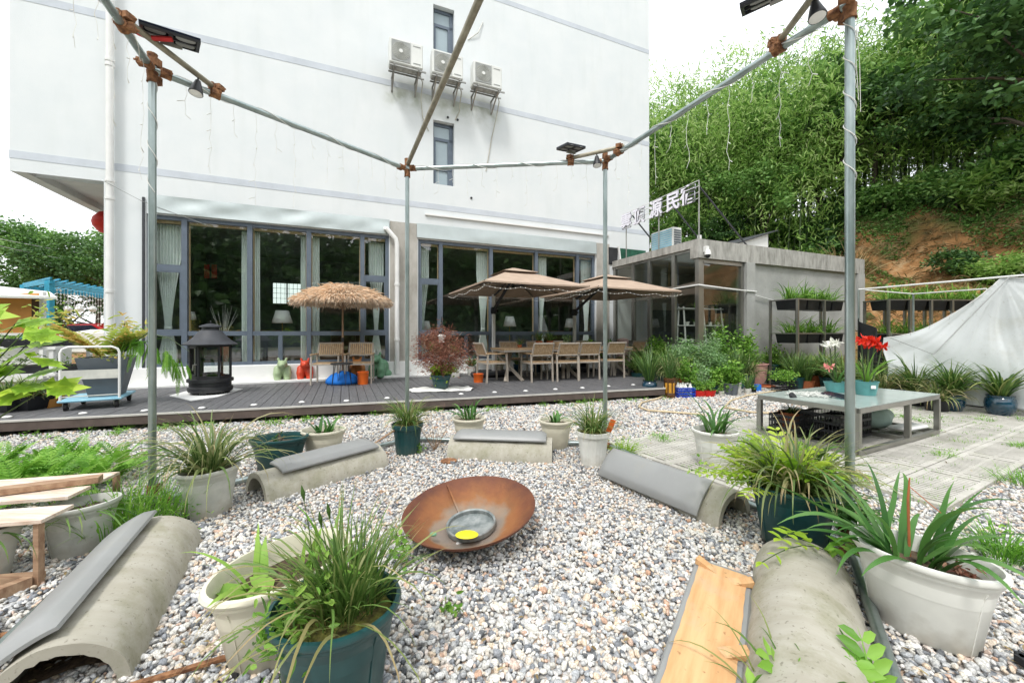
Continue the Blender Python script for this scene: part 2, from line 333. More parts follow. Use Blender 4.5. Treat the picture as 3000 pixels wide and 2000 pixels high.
    def ball(s,c,r,n=14,m=9):
        rx,ry,rz=(r if hasattr(r,'__len__') else (r,r,r))
        prof=[(math.sin(math.pi*i/m),-math.cos(math.pi*i/m)) for i in range(1,m)]
        vs=[]
        for (a,z) in prof:
            for k in range(n):
                t=2*math.pi*k/n; vs.append((c[0]+rx*a*math.cos(t),c[1]+ry*a*math.sin(t),c[2]+rz*z))
        fs=[]
        for i in range(len(prof)-1):
            for k in range(n): fs.append((i*n+k,i*n+(k+1)%n,(i+1)*n+(k+1)%n,(i+1)*n+k))
        vs+=[(c[0],c[1],c[2]-rz),(c[0],c[1],c[2]+rz)]; b=len(prof)*n
        for k in range(n): fs+= [((k+1)%n,k,b),((len(prof)-1)*n+k,(len(prof)-1)*n+(k+1)%n,b+1)]
        return s.add(vs,fs)
    def prism(s,poly,z0,z1):
        n=len(poly); vs=[(x,y,z0) for x,y in poly]+[(x,y,z1) for x,y in poly]
        return s.add(vs,[tuple(range(n-1,-1,-1)),tuple(range(n,2*n))]+[(k,(k+1)%n,n+(k+1)%n,n+k) for k in range(n)])
    def grid(s,nx,ny,fn):
        vs=[fn(i/nx,j/ny) for j in range(ny+1) for i in range(nx+1)]
        return s.add(vs,[(j*(nx+1)+i,j*(nx+1)+i+1,(j+1)*(nx+1)+i+1,(j+1)*(nx+1)+i) for j in range(ny) for i in range(nx)])
    def build(s,name,m,parent=None,smooth=None,loc=None):
        me=bpy.data.meshes.new(name); me.from_pydata([tuple(v) for v in s.v],[],s.f); me.update()
        me.materials.append(m if not isinstance(m,str) else M[m])
        o=bpy.data.objects.new(name,me); COL.objects.link(o)
        if parent: o.parent=parent
        if loc: o.location=loc
        if smooth:
            me.polygons.foreach_set('use_smooth',[True]*len(me.polygons))
            if smooth!=True:
                try: me.set_sharp_from_angle(angle=R(smooth))
                except Exception: pass
        return o
def solid(o,th):                          # real thickness for cloth and sheet metal
    md=o.modifiers.new('thickness','SOLIDIFY'); md.thickness=th; md.offset=0; return o
# numpy foliage: quads with a tint per leaf
class FM:
    def __init__(s,seed=0): s.V=[]; s.Q=[]; s.T=[]; s.n=0; s.r=np.random.default_rng(seed)
    def put(s,V,Q,T):
        V=V.reshape(-1,3); s.V.append(V); s.Q.append(Q.reshape(-1,4)+s.n); s.T.append(T.reshape(-1)); s.n+=len(V)
    def strap(s,n,L,Wd,spread=.7,droop=1.2,c=(0,0,0),br=.03,segs=6,tmin=0,tmax=1,tlow=0.03,ex=1,ey=1,az=None,lean=0):
        r=s.r; a=r.uniform(0,2*np.pi,n) if az is None else r.uniform(az[0],az[1],n)
        t0=r.uniform(min(tlow,spread),max(tlow,spread),n); l=L*r.uniform(.55,1.1,n); dr=droop*r.uniform(.4,1.25,n); wd=Wd*r.uniform(.7,1.2,n)
        br_=br*np.sqrt(r.uniform(0,1,n)); ba=a+r.normal(0,.5,n)
        P=np.zeros((n,segs+1,3)); P[:,0,0]=c[0]+br_*np.cos(ba)*ex; P[:,0,1]=c[1]+br_*np.sin(ba)*ey; P[:,0,2]=c[2]
        a2=a[:,None]+np.cumsum(r.normal(0,.06,(n,segs)),1)
        for i in range(segs):
            u=(i+.5)/segs; t=np.minimum(t0+dr*u**1.6,2.9)
            d=np.stack([np.sin(t)*np.cos(a2[:,i]),np.sin(t)*np.sin(a2[:,i]),np.cos(t)],1)
            P[:,i+1]=P[:,i]+d*(l/segs)[:,None]
        u=np.linspace(0,1,segs+1); pr=np.minimum(1,.55+u*1.6)*(1-u**2.6); pr[-1]=.03
        sd=np.stack([-np.sin(a),np.cos(a),np.zeros(n)],1)
        tw=r.normal(0,.35,n); up=np.array([0,0,1.0]); sd=sd*np.cos(tw)[:,None]+up*np.sin(tw)[:,None]
        off=sd[:,None,:]*(pr[None,:]*wd[:,None]/2)[:,:,None]
        V=np.stack([P-off,P+off],2)                       # n,segs+1,2,3
        base=(np.arange(n)*(segs+1)*2)[:,None]; i=np.arange(segs)[None,:]
        q0=base+i*2; Q=np.stack([q0,q0+1,q0+3,q0+2],2)
        tv=r.uniform(tmin,tmax,n); tip=np.maximum(0,u-.72)/.28*r.uniform(0,.55,n)[:,None]-.12*(1-u)[None,:]; T=np.repeat(np.clip(tv[:,None]+tip,0,1)[:,:,None],2,2)
        s.put(V,Q,T); return P
    def leaves(s,P,L,Wd,updir=.5,tmin=0,tmax=1,dirs=None,droop=0,T=None):
        r=s.r; n=len(P); l=L*r.uniform(.6,1.2,n); wd=Wd*r.uniform(.7,1.2,n)
        if dirs is None:
            d=r.normal(0,1,(n,3)); d[:,2]=d[:,2]*.6-droop
        else: d=dirs+r.normal(0,.25,(n,3))
        d/=np.linalg.norm(d,axis=1)[:,None]+1e-9
        nn=r.normal(0,1,(n,3))*(1-updir)+np.array([0,0,1.0])*updir
        sd=np.cross(d,nn); sd/=np.linalg.norm(sd,axis=1)[:,None]+1e-9
        nn=np.cross(sd,d)
        tip=P+d*l[:,None]-nn*(l*.10)[:,None]
        a1=P+d*(l*.26)[:,None]+nn*(l*.05)[:,None]; a2=P+d*(l*.66)[:,None]+nn*(l*.04)[:,None]; w1=sd*(wd*.46)[:,None]; w2=sd*(wd*.40)[:,None]
        V=np.stack([P,a1+w1,a2+w2,tip,a2-w2,a1-w1],1)
        Q=(np.arange(n)[:,None,None]*6+np.array([[0,1,2,3],[0,3,4,5]])[None]).reshape(-1,4)
        if T is None: T=r.uniform(tmin,tmax,n)
        s.put(V,Q,np.repeat(T[:,None],6,1))
    def cloud(s,n,c,rad,L,Wd,clumps=12,cs=.3,shell=.5,updir=.5,tmin=0,tmax=1,droop=0,zmin=None):
        r=s.r; k=r.normal(0,1,(clumps,3)); k/=np.linalg.norm(k,axis=1)[:,None]; k*=(shell+(1-shell)*r.uniform(0,1,clumps)**.6)[:,None]
        cc=np.array(c)+k*np.array(rad); ct=r.uniform(-.22,.22,clumps); sz=r.uniform(.6,1.3,clumps)
        i=r.integers(0,clumps,n); off=r.normal(0,1,(n,3)); 
        P=cc[i]+off*np.array(rad)*cs*.5*sz[i][:,None]
        if zmin is not None: P[:,2]=np.maximum(P[:,2],zmin+r.uniform(0,.1,n))
        T=np.clip(r.uniform(tmin,tmax,n)*.75+.12+ct[i],0,1)
        s.leaves(P,L,Wd,updir,droop=droop,T=T)
    def frond(s,n,L,ll,lw,pairs=14,spread=1.1,droop=1.0,c=(0,0,0),br=.02,tmin=0,tmax=1,az=None,tlow=.3,ex=1,ey=1,stem=.004,hang=0):
        r=s.r; P=s.strap(n,L,stem*2,spread,droop,c,br,segs=pairs,tmin=tmin,tmax=tmax,tlow=tlow,az=az,ex=ex,ey=ey)
        d=np.diff(P,axis=1); d=np.concatenate([d,d[:,-1:]],1); d/=np.linalg.norm(d,axis=2)[:,:,None]+1e-9
        sd=np.cross(d,np.array([0,0,1.0])); sd/=np.linalg.norm(sd,axis=2)[:,:,None]+1e-9
        u=np.linspace(0,1,pairs+1); pr=np.sin(np.pi*np.clip(u*.92+.08,0,1))**.6*(u>.12)
        for sg in (-1,1):
            dd=(sd*sg*.9+d*.55); dd[:,:,2]-=hang; dd=dd/np.linalg.norm(dd,axis=2)[:,:,None]
            A=P[:,2:]; D=dd[:,2:]; k=np.broadcast_to(pr[2:],A.shape[:2])
            l=ll*k*r.uniform(.85,1.1,k.shape); wv=lw*np.sqrt(k)
            nn=np.cross(D,d[:,2:]*sg); nn/=np.linalg.norm(nn,axis=2)[:,:,None]+1e-9
            side=d[:,2:]
            a1=A+D*(l*.28)[:,:,None]+nn*(l*.04)[:,:,None]; a2=A+D*(l*.68)[:,:,None]+nn*(l*.03)[:,:,None]; w1=side*(wv*.48)[:,:,None]; w2=side*(wv*.40)[:,:,None]
            V=np.stack([A,a1+w1,a2+w2,A+D*l[:,:,None]-nn*(l*.12)[:,:,None],a2-w2,a1-w1],2).reshape(-1,6,3)
            Q=(np.arange(len(V))[:,None,None]*6+np.array([[0,1,2,3],[0,3,4,5]])[None]).reshape(-1,4)
            T=np.repeat(np.clip(r.uniform(tmin,tmax,n)[:,None]+r.normal(0,.06,k.shape),0,1).reshape(-1,1),6,1)
            s.put(V,Q,T)
        return P
    def build(s,name,m,parent=None,smooth=False):
        V=np.concatenate(s.V).astype(np.float32); Q=np.concatenate(s.Q).astype(np.int32); T=np.concatenate(s.T).astype(np.float32)
        return npmesh(name,V,Q,T,m,parent,smooth)
def npmesh(name,V,Q,T,m,parent=None,smooth=False):
    k=Q.shape[1]; me=bpy.data.meshes.new(name); me.vertices.add(len(V)); me.vertices.foreach_set('co',V.astype(np.float32).ravel())
    me.loops.add(Q.size); me.loops.foreach_set('vertex_index',Q.astype(np.int32).ravel())
    me.polygons.add(len(Q)); me.polygons.foreach_set('loop_start',np.arange(0,Q.size,k,dtype=np.int32))
    try: me.polygons.foreach_set('loop_total',np.full(len(Q),k,dtype=np.int32))
    except Exception: pass
    if smooth: me.polygons.foreach_set('use_smooth',np.ones(len(Q),dtype=bool))
    if T is not None:
        at=me.attributes.new('tint','FLOAT','POINT'); at.data.foreach_set('value',T.astype(np.float32).ravel())
    me.update(calc_edges=True)
    me.materials.append(M[m] if isinstance(m,str) else m)
    o=bpy.data.objects.new(name,me); COL.objects.link(o)
    if parent: o.parent=parent
    return o
def struct(o): o['kind']='structure'; return o

def wallstains():
    m=M['wall']; nt=m.node_tree; L=nt.links; b=nt.nodes['Principled BSDF']; src=b.inputs['Base Color'].links[0].from_socket
    tc=nt.nodes.new('ShaderNodeTexCoord'); mp=nt.nodes.new('ShaderNodeMapping'); mp.inputs['Scale'].default_value=(2.2,2.2,.3); L.new(tc.outputs['Object'],mp.inputs['Vector'])
    n=nt.nodes.new('ShaderNodeTexNoise'); n.inputs['Scale'].default_value=1.6; n.inputs['Detail'].default_value=8; L.new(mp.outputs['Vector'],n.inputs['Vector'])
    st=ramp(nt,[(0,0,0),(1,1,1)],[.52,.80]); L.new(n.outputs['Fac'],st.inputs['Fac'])
    m1=nt.nodes.new('ShaderNodeMixRGB'); m1.blend_type='MULTIPLY'; m1.inputs['Color2'].default_value=(.95,.955,.945,1); L.new(src,m1.inputs['Color1']); L.new(st.outputs['Color'],m1.inputs['Fac'])
    sp=nt.nodes.new('ShaderNodeSeparateXYZ'); L.new(tc.outputs['Object'],sp.inputs['Vector'])
    def box(s,lo,hi,soft):
        a=nt.nodes.new('ShaderNodeMapRange'); a.inputs['From Min'].default_value=lo-soft; a.inputs['From Max'].default_value=lo+soft; L.new(s,a.inputs['Value'])
        c=nt.nodes.new('ShaderNodeMapRange'); c.inputs['From Min'].default_value=hi+soft; c.inputs['From Max'].default_value=hi-soft; L.new(s,c.inputs['Value'])
        k=nt.nodes.new('ShaderNodeMath'); k.operation='MULTIPLY'; L.new(a.outputs[0],k.inputs[0]); L.new(c.outputs[0],k.inputs[1]); return k.outputs[0]
    k=nt.nodes.new('ShaderNodeMath'); k.operation='MULTIPLY'; L.new(box(sp.outputs[0],.95,4.0,.15),k.inputs[0]); L.new(box(sp.outputs[2],7.15,7.75,.22),k.inputs[1])
    n2=nt.nodes.new('ShaderNodeTexNoise'); n2.inputs['Scale'].default_value=3; n2.inputs['Detail'].default_value=6; L.new(tc.outputs['Object'],n2.inputs['Vector'])
    r2=ramp(nt,[(.1,.1,.1),(1,1,1)],[.35,.6]); L.new(n2.outputs['Fac'],r2.inputs['Fac'])
    k2=nt.nodes.new('ShaderNodeMath'); k2.operation='MULTIPLY'; L.new(k.outputs[0],k2.inputs[0]); L.new(r2.outputs['Color'],k2.inputs[1])
    m2=nt.nodes.new('ShaderNodeMixRGB'); m2.inputs['Color2'].default_value=(.45,.48,.42,1); L.new(m1.outputs['Color'],m2.inputs['Color1']); L.new(k2.outputs[0],m2.inputs['Fac'])
    L.new(m2.outputs['Color'],b.inputs['Base Color'])
wallstains()
def potdirt(name,c,z0=.10):
    m=M[name]; nt=m.node_tree; L=nt.links; b=nt.nodes['Principled BSDF']; src=b.inputs['Base Color'].links[0].from_socket
    tc=nt.nodes.new('ShaderNodeTexCoord'); sp=nt.nodes.new('ShaderNodeSeparateXYZ'); L.new(tc.outputs['Object'],sp.inputs['Vector'])
    n=nt.nodes.new('ShaderNodeTexNoise'); n.inputs['Scale'].default_value=14; n.inputs['Detail'].default_value=7; L.new(tc.outputs['Object'],n.inputs['Vector'])
    a=nt.nodes.new('ShaderNodeMath'); a.operation='MULTIPLY_ADD'; a.inputs[1].default_value=-.28; L.new(n.outputs['Fac'],a.inputs[0]); L.new(sp.outputs[2],a.inputs[2])
    r=nt.nodes.new('ShaderNodeMapRange'); r.inputs['From Min'].default_value=z0-.13; r.inputs['From Max'].default_value=-.13; r.inputs['To Max'].default_value=.38; L.new(a.outputs[0],r.inputs['Value'])
    m2=nt.nodes.new('ShaderNodeMixRGB'); m2.inputs['Color2'].default_value=(*c,1); L.new(src,m2.inputs['Color1']); L.new(r.outputs[0],m2.inputs['Fac']); L.new(m2.outputs['Color'],b.inputs['Base Color'])
for k in ('cream','white','white2'): potdirt(k,(.30,.25,.17))
potdirt('green',(.09,.085,.06))

def bowlmat():
    m=M['corten']; nt=m.node_tree; L=nt.links; b=nt.nodes['Principled BSDF']; src=b.inputs['Base Color'].links[0].from_socket
    tc=nt.nodes.new('ShaderNodeTexCoord'); mp=nt.nodes.new('ShaderNodeMapping'); mp.inputs['Scale'].default_value=(1,1,0); L.new(tc.outputs['Object'],mp.inputs['Vector'])
    ln=nt.nodes.new('ShaderNodeVectorMath'); ln.operation='LENGTH'; L.new(mp.outputs['Vector'],ln.inputs[0])
    n=nt.nodes.new('ShaderNodeTexNoise'); n.inputs['Scale'].default_value=7; n.inputs['Detail'].default_value=8; L.new(tc.outputs['Object'],n.inputs['Vector'])
    a=nt.nodes.new('ShaderNodeMath'); a.operation='MULTIPLY_ADD'; a.inputs[1].default_value=.22; L.new(n.outputs['Fac'],a.inputs[0]); L.new(ln.outputs['Value'],a.inputs[2])
    r=ramp(nt,[(.28,.27,.24),(.30,.26,.20),(.31,.14,.055),(.26,.105,.045),(.14,.055,.04),(.12,.05,.038)],[.28,.33,.38,.43,.50,.56]); L.new(a.outputs[0],r.inputs['Fac'])
    m2=nt.nodes.new('ShaderNodeMixRGB'); m2.inputs['Fac'].default_value=.68; L.new(src,m2.inputs['Color1']); L.new(r.outputs['Color'],m2.inputs['Color2']); L.new(m2.outputs['Color'],b.inputs['Base Color'])
bowlmat()
def speckle(name,dark,sc_=55,thr=(.60,.72),moss=None,f=.7):
    m=M[name]; nt=m.node_tree; L=nt.links; b=nt.nodes['Principled BSDF']; src=b.inputs['Base Color'].links[0].from_socket
    tc=nt.nodes.new('ShaderNodeTexCoord'); n=nt.nodes.new('ShaderNodeTexNoise'); n.inputs['Scale'].default_value=sc_; n.inputs['Detail'].default_value=3; L.new(tc.outputs['Object'],n.inputs['Vector'])
    r=nt.nodes.new('ShaderNodeMapRange'); r.inputs['From Min'].default_value=thr[0]; r.inputs['From Max'].default_value=thr[1]; r.inputs['To Max'].default_value=f; L.new(n.outputs['Fac'],r.inputs['Value'])
    m2=nt.nodes.new('ShaderNodeMixRGB'); m2.inputs['Color2'].default_value=(*dark,1); L.new(src,m2.inputs['Color1']); L.new(r.outputs[0],m2.inputs['Fac']); last=m2.outputs['Color']
    if moss:
        n=nt.nodes.new('ShaderNodeTexNoise'); n.inputs['Scale'].default_value=moss[1]; n.inputs['Detail'].default_value=8; n.inputs['Roughness'].default_value=.7; L.new(tc.outputs['Object'],n.inputs['Vector'])
        r=nt.nodes.new('ShaderNodeMapRange'); r.inputs['From Min'].default_value=.52; r.inputs['From Max'].default_value=.70; r.inputs['To Max'].default_value=moss[2]; L.new(n.outputs['Fac'],r.inputs['Value'])
        m3=nt.nodes.new('ShaderNodeMixRGB'); m3.inputs['Color2'].default_value=(*moss[0],1); L.new(last,m3.inputs['Color1']); L.new(r.outputs[0],m3.inputs['Fac']); last=m3.outputs['Color']
    L.new(last,b.inputs['Base Color'])
speckle('culvert',(.17,.155,.12),60,(.62,.72),((.20,.20,.10),3.5,.6))
speckle('vinyl',(.34,.33,.29),90,(.66,.76),((.30,.29,.25),5,.35),.5)
speckle('tarp',(.40,.40,.36),25,(.64,.76),((.42,.42,.36),1.6,.5),.5)
speckle('ply',(.25,.13,.05),30,(.66,.74),((.45,.36,.25),6,.5),.7)
speckle('concrete',(.22,.22,.20),14,(.62,.78),((.28,.28,.25),1.2,.5),.5)
speckle('slab',(.22,.21,.18),40,(.6,.75),((.26,.28,.17),2.2,.5),.6)
speckle('deckw',(.24,.235,.22),8,(.58,.78),None,.5)
# ================================================================ SETTING
random.seed(5); rng=np.random.default_rng(7)
gm=MB().grid(48,48,lambda u,v:((u-.5)*300,(v-.5)*300+60,-.014)); struct(gm.build('ground','ground'))
# --- gravel stones
DA=np.array((-9.0,4.11)); DB=np.array((3.05,7.88)); DDIR=(DB-DA)/np.linalg.norm(DB-DA); DN=np.array((-DDIR[1],DDIR[0]))
PE=np.array((.882,.471)); PF=np.array((-.471,.882)); P0=np.array((3.77,3.20))
def ico(sub):
    import bmesh
    bm=bmesh.new(); bmesh.ops.create_icosphere(bm,subdivisions=sub,radius=1); v=np.array([x.co[:] for x in bm.verts]); f=np.array([[a.index for a in p.verts] for p in bm.faces]); bm.free(); return v,f
def stones(name,pos,size,sub,label):
    v,f=ico(sub); nv=10; n=len(pos); var=rng.integers(0,nv,n); Vs=[];Fs=[];Ts=[];o=0
    for k in range(nv):
        vv=v.copy()
        for _ in range(5):                     # chip flat facets off the pebble
            d=rng.normal(0,1,3); d/=np.linalg.norm(d); h=rng.uniform(.5,.85); t=vv@d; vv-=np.outer(np.maximum(t-h,0),d)
        vv*=1+rng.normal(0,.05,(len(v),1))
        p=pos[var==k]; s=size[var==k]; m=len(p)
        if not m: continue
        q=rng.normal(0,1,(m,4)); q/=np.linalg.norm(q,axis=1)[:,None]; a,b,c,d=q.T
        Rm=np.stack([np.stack([1-2*(c*c+d*d),2*(b*c-a*d),2*(b*d+a*c)],1),np.stack([2*(b*c+a*d),1-2*(b*b+d*d),2*(c*d-a*b)],1),np.stack([2*(b*d-a*c),2*(c*d+a*b),1-2*(b*b+c*c)],1)],1)
        sc3=s[:,None]*rng.uniform([.85,.65,.5],[1.35,1.0,.85],(m,3))
        X=np.einsum('mij,mnj->mni',Rm,vv[None]*sc3[:,None,:]); X[:,:,2]*=.8; X+=p[:,None,:]
        Vs.append(X.reshape(-1,3)); Fs.append((f[None]+(np.arange(m)*len(v))[:,None,None]+o).reshape(-1,3)); o+=m*len(v)
        Ts.append(np.repeat(rng.uniform(0,1,m),len(v)))
    ob=npmesh(name,np.concatenate(Vs),np.concatenate(Fs),np.concatenate(Ts),'stone',smooth=(sub>1))
    tag(ob,label,'gravel',kind='stuff'); return ob
def scatter(y0,y1,sp,rad,fan=1.38):
    xs=np.arange(-fan*y1-.5,fan*y1+.5,sp); ys=np.arange(y0,y1,sp); X,Y=np.meshgrid(xs,ys); X=X.ravel()+rng.uniform(-.5,.5,X.size)*sp; Y=Y.ravel()+rng.uniform(-.5,.5,Y.size)*sp
    keep=np.abs(X)<fan*Y+.35
    p=np.stack([X,Y],1); keep&=((p-DA)@DN<.05)|((p-DA)@DDIR>12.7)
    e=(p-P0)@PE; f=(p-P0)@PF; keep&=~((f>.0)&(f<2.5)&(e>-.66))
    keep&=~((f>.84)&(f<2.5)&(e>-1.7))
    p=p[keep]; n=len(p); z=rng.uniform(-.006,.010,n)+.008*np.sin(p[:,0]*3.1+1)*np.sin(p[:,1]*2.7)
    return np.concatenate([p,z[:,None]],1), rad*rng.lognormal(0,.25,n)
p,s=scatter(1.15,2.7,.0205,.0143); stones('gravel_foreground',p,s,2,'grey, white and peach gravel nearest the camera around the fire bowl')
p,s=scatter(2.7,5.2,.0245,.0155); stones('gravel_middle',p,s,1,'pale gravel in the middle distance between the seats and the deck')
p,s=scatter(5.2,9.5,.038,.022,1.3); stones('gravel_far',p,s,1,'pale gravel far off by the deck edge and the potted plants')
# --- slotted concrete paving
pv=MB(); T4=Matrix(((PE[0],PF[0],0,P0[0]),(PE[1],PF[1],0,P0[1]),(0,0,1,0),(0,0,0,1))); pv.x=T4
for j in range(6):
    for i in range(9):
        e0=-.66+i*1.04+(0 if j<2 else -1.04); f0=j*.415
        if e0<-1.8 and j<3: continue
        L_,Wd=1.03,.405; z=.028+random.uniform(-.003,.004)
        pv.box((e0,f0,-.03),(e0+.06,f0+Wd,z)); pv.box((e0+L_-.06,f0,-.03),(e0+L_,f0+Wd,z))
        pv.box((e0+.06,f0,-.03),(e0+L_-.06,f0+.05,z)); pv.box((e0+.06,f0+Wd-.05,-.03),(e0+L_-.06,f0+Wd,z))
        n=17; st=(L_-.12)/n
        for k in range(n-1): pv.box((e0+.06+st*(k+1)-.018,f0+.05,-.03),(e0+.06+st*(k+1)+.018,f0+Wd-.05,z-.001))
        pv.box((e0+.06,f0+Wd/2-.012,-.03),(e0+L_-.06,f0+Wd/2+.012,z-.003))
struct(pv.build('paving','slab'))
# --- hillside
NH=np.array((.8,.6)); NT=np.array((-.6,.8))
def hill_h(x,y):
    d=x*NH[0]+y*NH[1]-15.0; t=x*NT[0]+y*NT[1]
    d+=.5*math.sin(t*.55)+.3*math.sin(t*1.3+2)
    if d<=0: return -.3
    h=.92*d if d<9 else 8.28+(d-9)*.55
    h=h if h<5.5 else 5.5+2.0*(1-math.exp(-(h-5.5)/3))
    return h-.3+min(1,d)*(.35*math.sin(x*1.1+y*.6)+.22*math.sin(x*2.3-y*1.9)+.12*math.sin(x*5+y*4.1))
hm=MB()
def hf(u,v):
    t=-22+u*64; d=14+v*40; x=NH[0]*d+NT[0]*t; y=NH[1]*d+NT[1]*t; return (x,y,hill_h(x,y))
hm.grid(150,110,hf); struct(hm.build('hillside','hill',smooth=True))
# ================================================================ GUEST HOUSE (its own frame: x along the front, y into the house)
house=thing('guest_house','tall white rendered guest house with grey-blue bands and big ground-floor windows behind the deck','building',(0,0,0),ANG)
Q0=10.5; SL,SLG,SR,ZT,ZS=-5.79,-4.45,9.47,15.0,4.34
B1=(fs(428),fs(1140),.58,3.78); B2=(fs(1225),fs(1745),.58,3.76)
W1=(2.17,2.74,8.34,10.04); W2=(2.17,2.74,5.27,6.97)
def holed(mb,s0,s1,z0,z1,holes,q,dep):
    ss=sorted({s0,s1,*[h[0] for h in holes],*[h[1] for h in holes]}); zz=sorted({z0,z1,*[h[2] for h in holes],*[h[3] for h in holes]})
    for a,b in zip(ss,ss[1:]):
        for c,d in zip(zz,zz[1:]):
            ms,mz=(a+b)/2,(c+d)/2
            if any(h[0]<ms<h[1] and h[2]<mz<h[3] for h in holes): continue
            mb.add([(a,q,c),(b,q,c),(b,q,d),(a,q,d)],[(0,1,2,3)]); mb.add([(a,q+dep,c),(b,q+dep,c),(b,q+dep,d),(a,q+dep,d)],[(3,2,1,0)])
    for h in holes:
        a,b,c,d=h
        mb.add([(a,q,c),(a,q+dep,c),(a,q+dep,d),(a,q,d)],[(0,1,2,3)]); mb.add([(b,q,c),(b,q+dep,c),(b,q+dep,d),(b,q,d)],[(3,2,1,0)])
        mb.add([(a,q,c),(b,q,c),(b,q+dep,c),(a,q+dep,c)],[(3,2,1,0)]); mb.add([(a,q,d),(b,q,d),(b,q+dep,d),(a,q+dep,d)],[(0,1,2,3)])
wl=MB()
holed(wl,SL,SR,ZS,ZT,[W1,W2],Q0,.25)
holed(wl,SLG,SR,0,ZS,[B1,B2],Q0,.25)
wl.add([(SL,Q0,ZS),(SL,24,ZS),(SL,24,ZT),(SL,Q0,ZT)],[(0,1,2,3)])
wl.add([(SLG,Q0,0),(SLG,24,0),(SLG,24,ZS+.1),(SLG,Q0,ZS+.1)],[(0,1,2,3)])
wl.add([(SR,Q0,0),(SR,24,0),(SR,24,ZT),(SR,Q0,ZT)],[(3,2,1,0)])
wl.add([(SL,24,0),(SR,24,0),(SR,24,ZT),(SL,24,ZT)],[(3,2,1,0)])
wl.add([(SL,Q0,ZT),(SR,Q0,ZT),(SR,24,ZT),(SL,24,ZT)],[(0,1,2,3)])
wl.build('wall','wall',house)
sf=MB(); sf.add([(SL+.22,Q0,ZS+.14),(SLG,Q0,ZS+.14),(SLG,24,ZS+.14),(SL+.22,24,ZS+.14)],[(3,2,1,0)])
sf.box((SL+.003,Q0+.003,ZS),(SL+.22,23.9,ZS+.15)); sf.build('soffit','soffit',house)
for z0,z1 in ((4.585,4.73),(7.59,7.74),(10.70,10.84)):
    bb=MB(); bb.box((SL-.004,Q0-.006,z0),(SR+.004,Q0+.01,z1)); bb.box((SL-.006,Q0+.01,z0),(SL+.01,23.8,z1)); bb.build('painted_band','band',house)
# stair windows
for (a,b,c,d) in (W1,W2):
    fr=MB(); q=Q0+.15
    for p0,p1 in (((a,c),(a+.05,d)),((b-.10,c),(b,d)),((a,c),(b,c+.05)),((a,d-.09),(b,d)),((a,d-.48),(b,d-.40)),((a+.05,c+.05),(a+.09,d-.48)),((b-.15,c+.05),(b-.10,d-.48)),((a,c+.42),(b,c+.47))):
        fr.box((p0[0]+.001,q-.02,p0[1]+.001),(p1[0]-.001,q+.04,p1[1]-.001))
    f=fr.build('stair_window','frame',house)
    pn=MB(); pn.box((a+.03,q+.012,c+.03),(b-.03,q+.02,d-.03)); pn.build('pane','frost',f)
# glazed bays
def bay(B,mull,trans,low,name):
    a,b,c,d=B; q=Q0+.06; fr=MB(); w=.085
    fr.box((a,q,c),(a+w,q+.09,d)); fr.box((b-w,q,c),(b,q+.09,d))
    zr=1.29
    fr.box((a+w,q+.002,c),(b-w,q+.088,c+.07)); fr.box((a+w,q+.002,d-.08),(b-w,q+.088,d)); fr.box((a+w,q+.004,zr-.05),(b-w,q+.086,zr+.05))
    for m in mull: fr.box((m-.05,q-.012,c-.03),(m+.05,q+.1,d-.002))
    for m in low: fr.box((m-.045,q+.006,c+.07),(m+.045,q+.084,zr-.05))
    for (x0,x1) in trans:
        fr.box((x0+.05,q+.006,2.62),(x1-.05,q+.084,2.72))
        for z0,z1 in ((2.72,2.75),(2.59,2.62),(zr+.05,zr+.085)): fr.box((x0+.05,q+.01,z0),(x1-.05,q+.07,z1))
        fr.box((x0+.05,q+.01,zr+.085),(x0+.085,q+.07,2.59)); fr.box((x1-.085,q+.01,zr+.085),(x1-.05,q+.07,2.59))
    f=fr.build(name,'frame',house)
    pn=MB(); pn.add([(a+.04,q+.043,c+.03),(b-.04,q+.043,c+.03),(b-.04,q+.043,d-.04),(a+.04,q+.043,d-.04)],[(0,1,2,3)]); pn.build('pane','glass',f)
    tr=MB(); tr.box((a,Q0+.16,d-.13),(b,Q0+.24,d-.05)); tr.box((a,Q0+.16,c),(a+.05,Q0+.24,d)); 
    for m in mull: tr.box((m-.07,Q0+.17,c),(m+.07,Q0+.2,d-.13))
    tr.build('timber_reveal','wood',house)
m1=[fs(537),fs(730),fs(904),fs(1062)]; m2=[fs(1293),fs(1441),fs(1574),fs(1695)]
bay(B1,m1,[(B1[0]+.03,m1[0]),(m1[3],B1[1]-.03)],[fs(820)],'window_bay')
bay(B2,m2,[(B2[0]+.03,m2[0])],[fs(1368),fs(1509)],'window_bay')
def foil(s0,s1,z0,z1,amp,seed):
    r=random.Random(seed); ph=[(r.uniform(.8,7),r.uniform(-3,3),r.uniform(0,6),r.uniform(.3,1)) for _ in range(6)]
    mb=MB()
    def fn(u,v):
        s=s0+(s1-s0)*u; z=z0+(z1-z0)*v
        d=sum(k*math.sin(a*s+b*z*2+p)*math.sin(1.7*a*u+p*2) for a,b,p,k in ph)*amp*(.25+math.sin(math.pi*v))
        return (s,Q0-.035-.02*(1-v)+d,z)
    mb.grid(90,10,fn); mb.box((s0,Q0-.018,z0+.002),(s1,Q0-.003,z1-.002)); return mb.build('metal_flashing','foil',house,smooth=30)
foil(fs(445),fs(1140),3.80,4.17,.009,3); foil(fs(1221),fs(1745),3.79,4.16,.003,8)
pl=MB(); pl.box((B1[1]+.02,Q0-.012,.55),(B2[0]-.02,Q0+.0,4.15)); pl.build('pillar','pillar',house)
pl=MB(); pl.box((B2[1]+.03,Q0-.014,.3),(B2[1]+.52,Q0+.0,4.15)); pl.build('pillar','pillar',house)
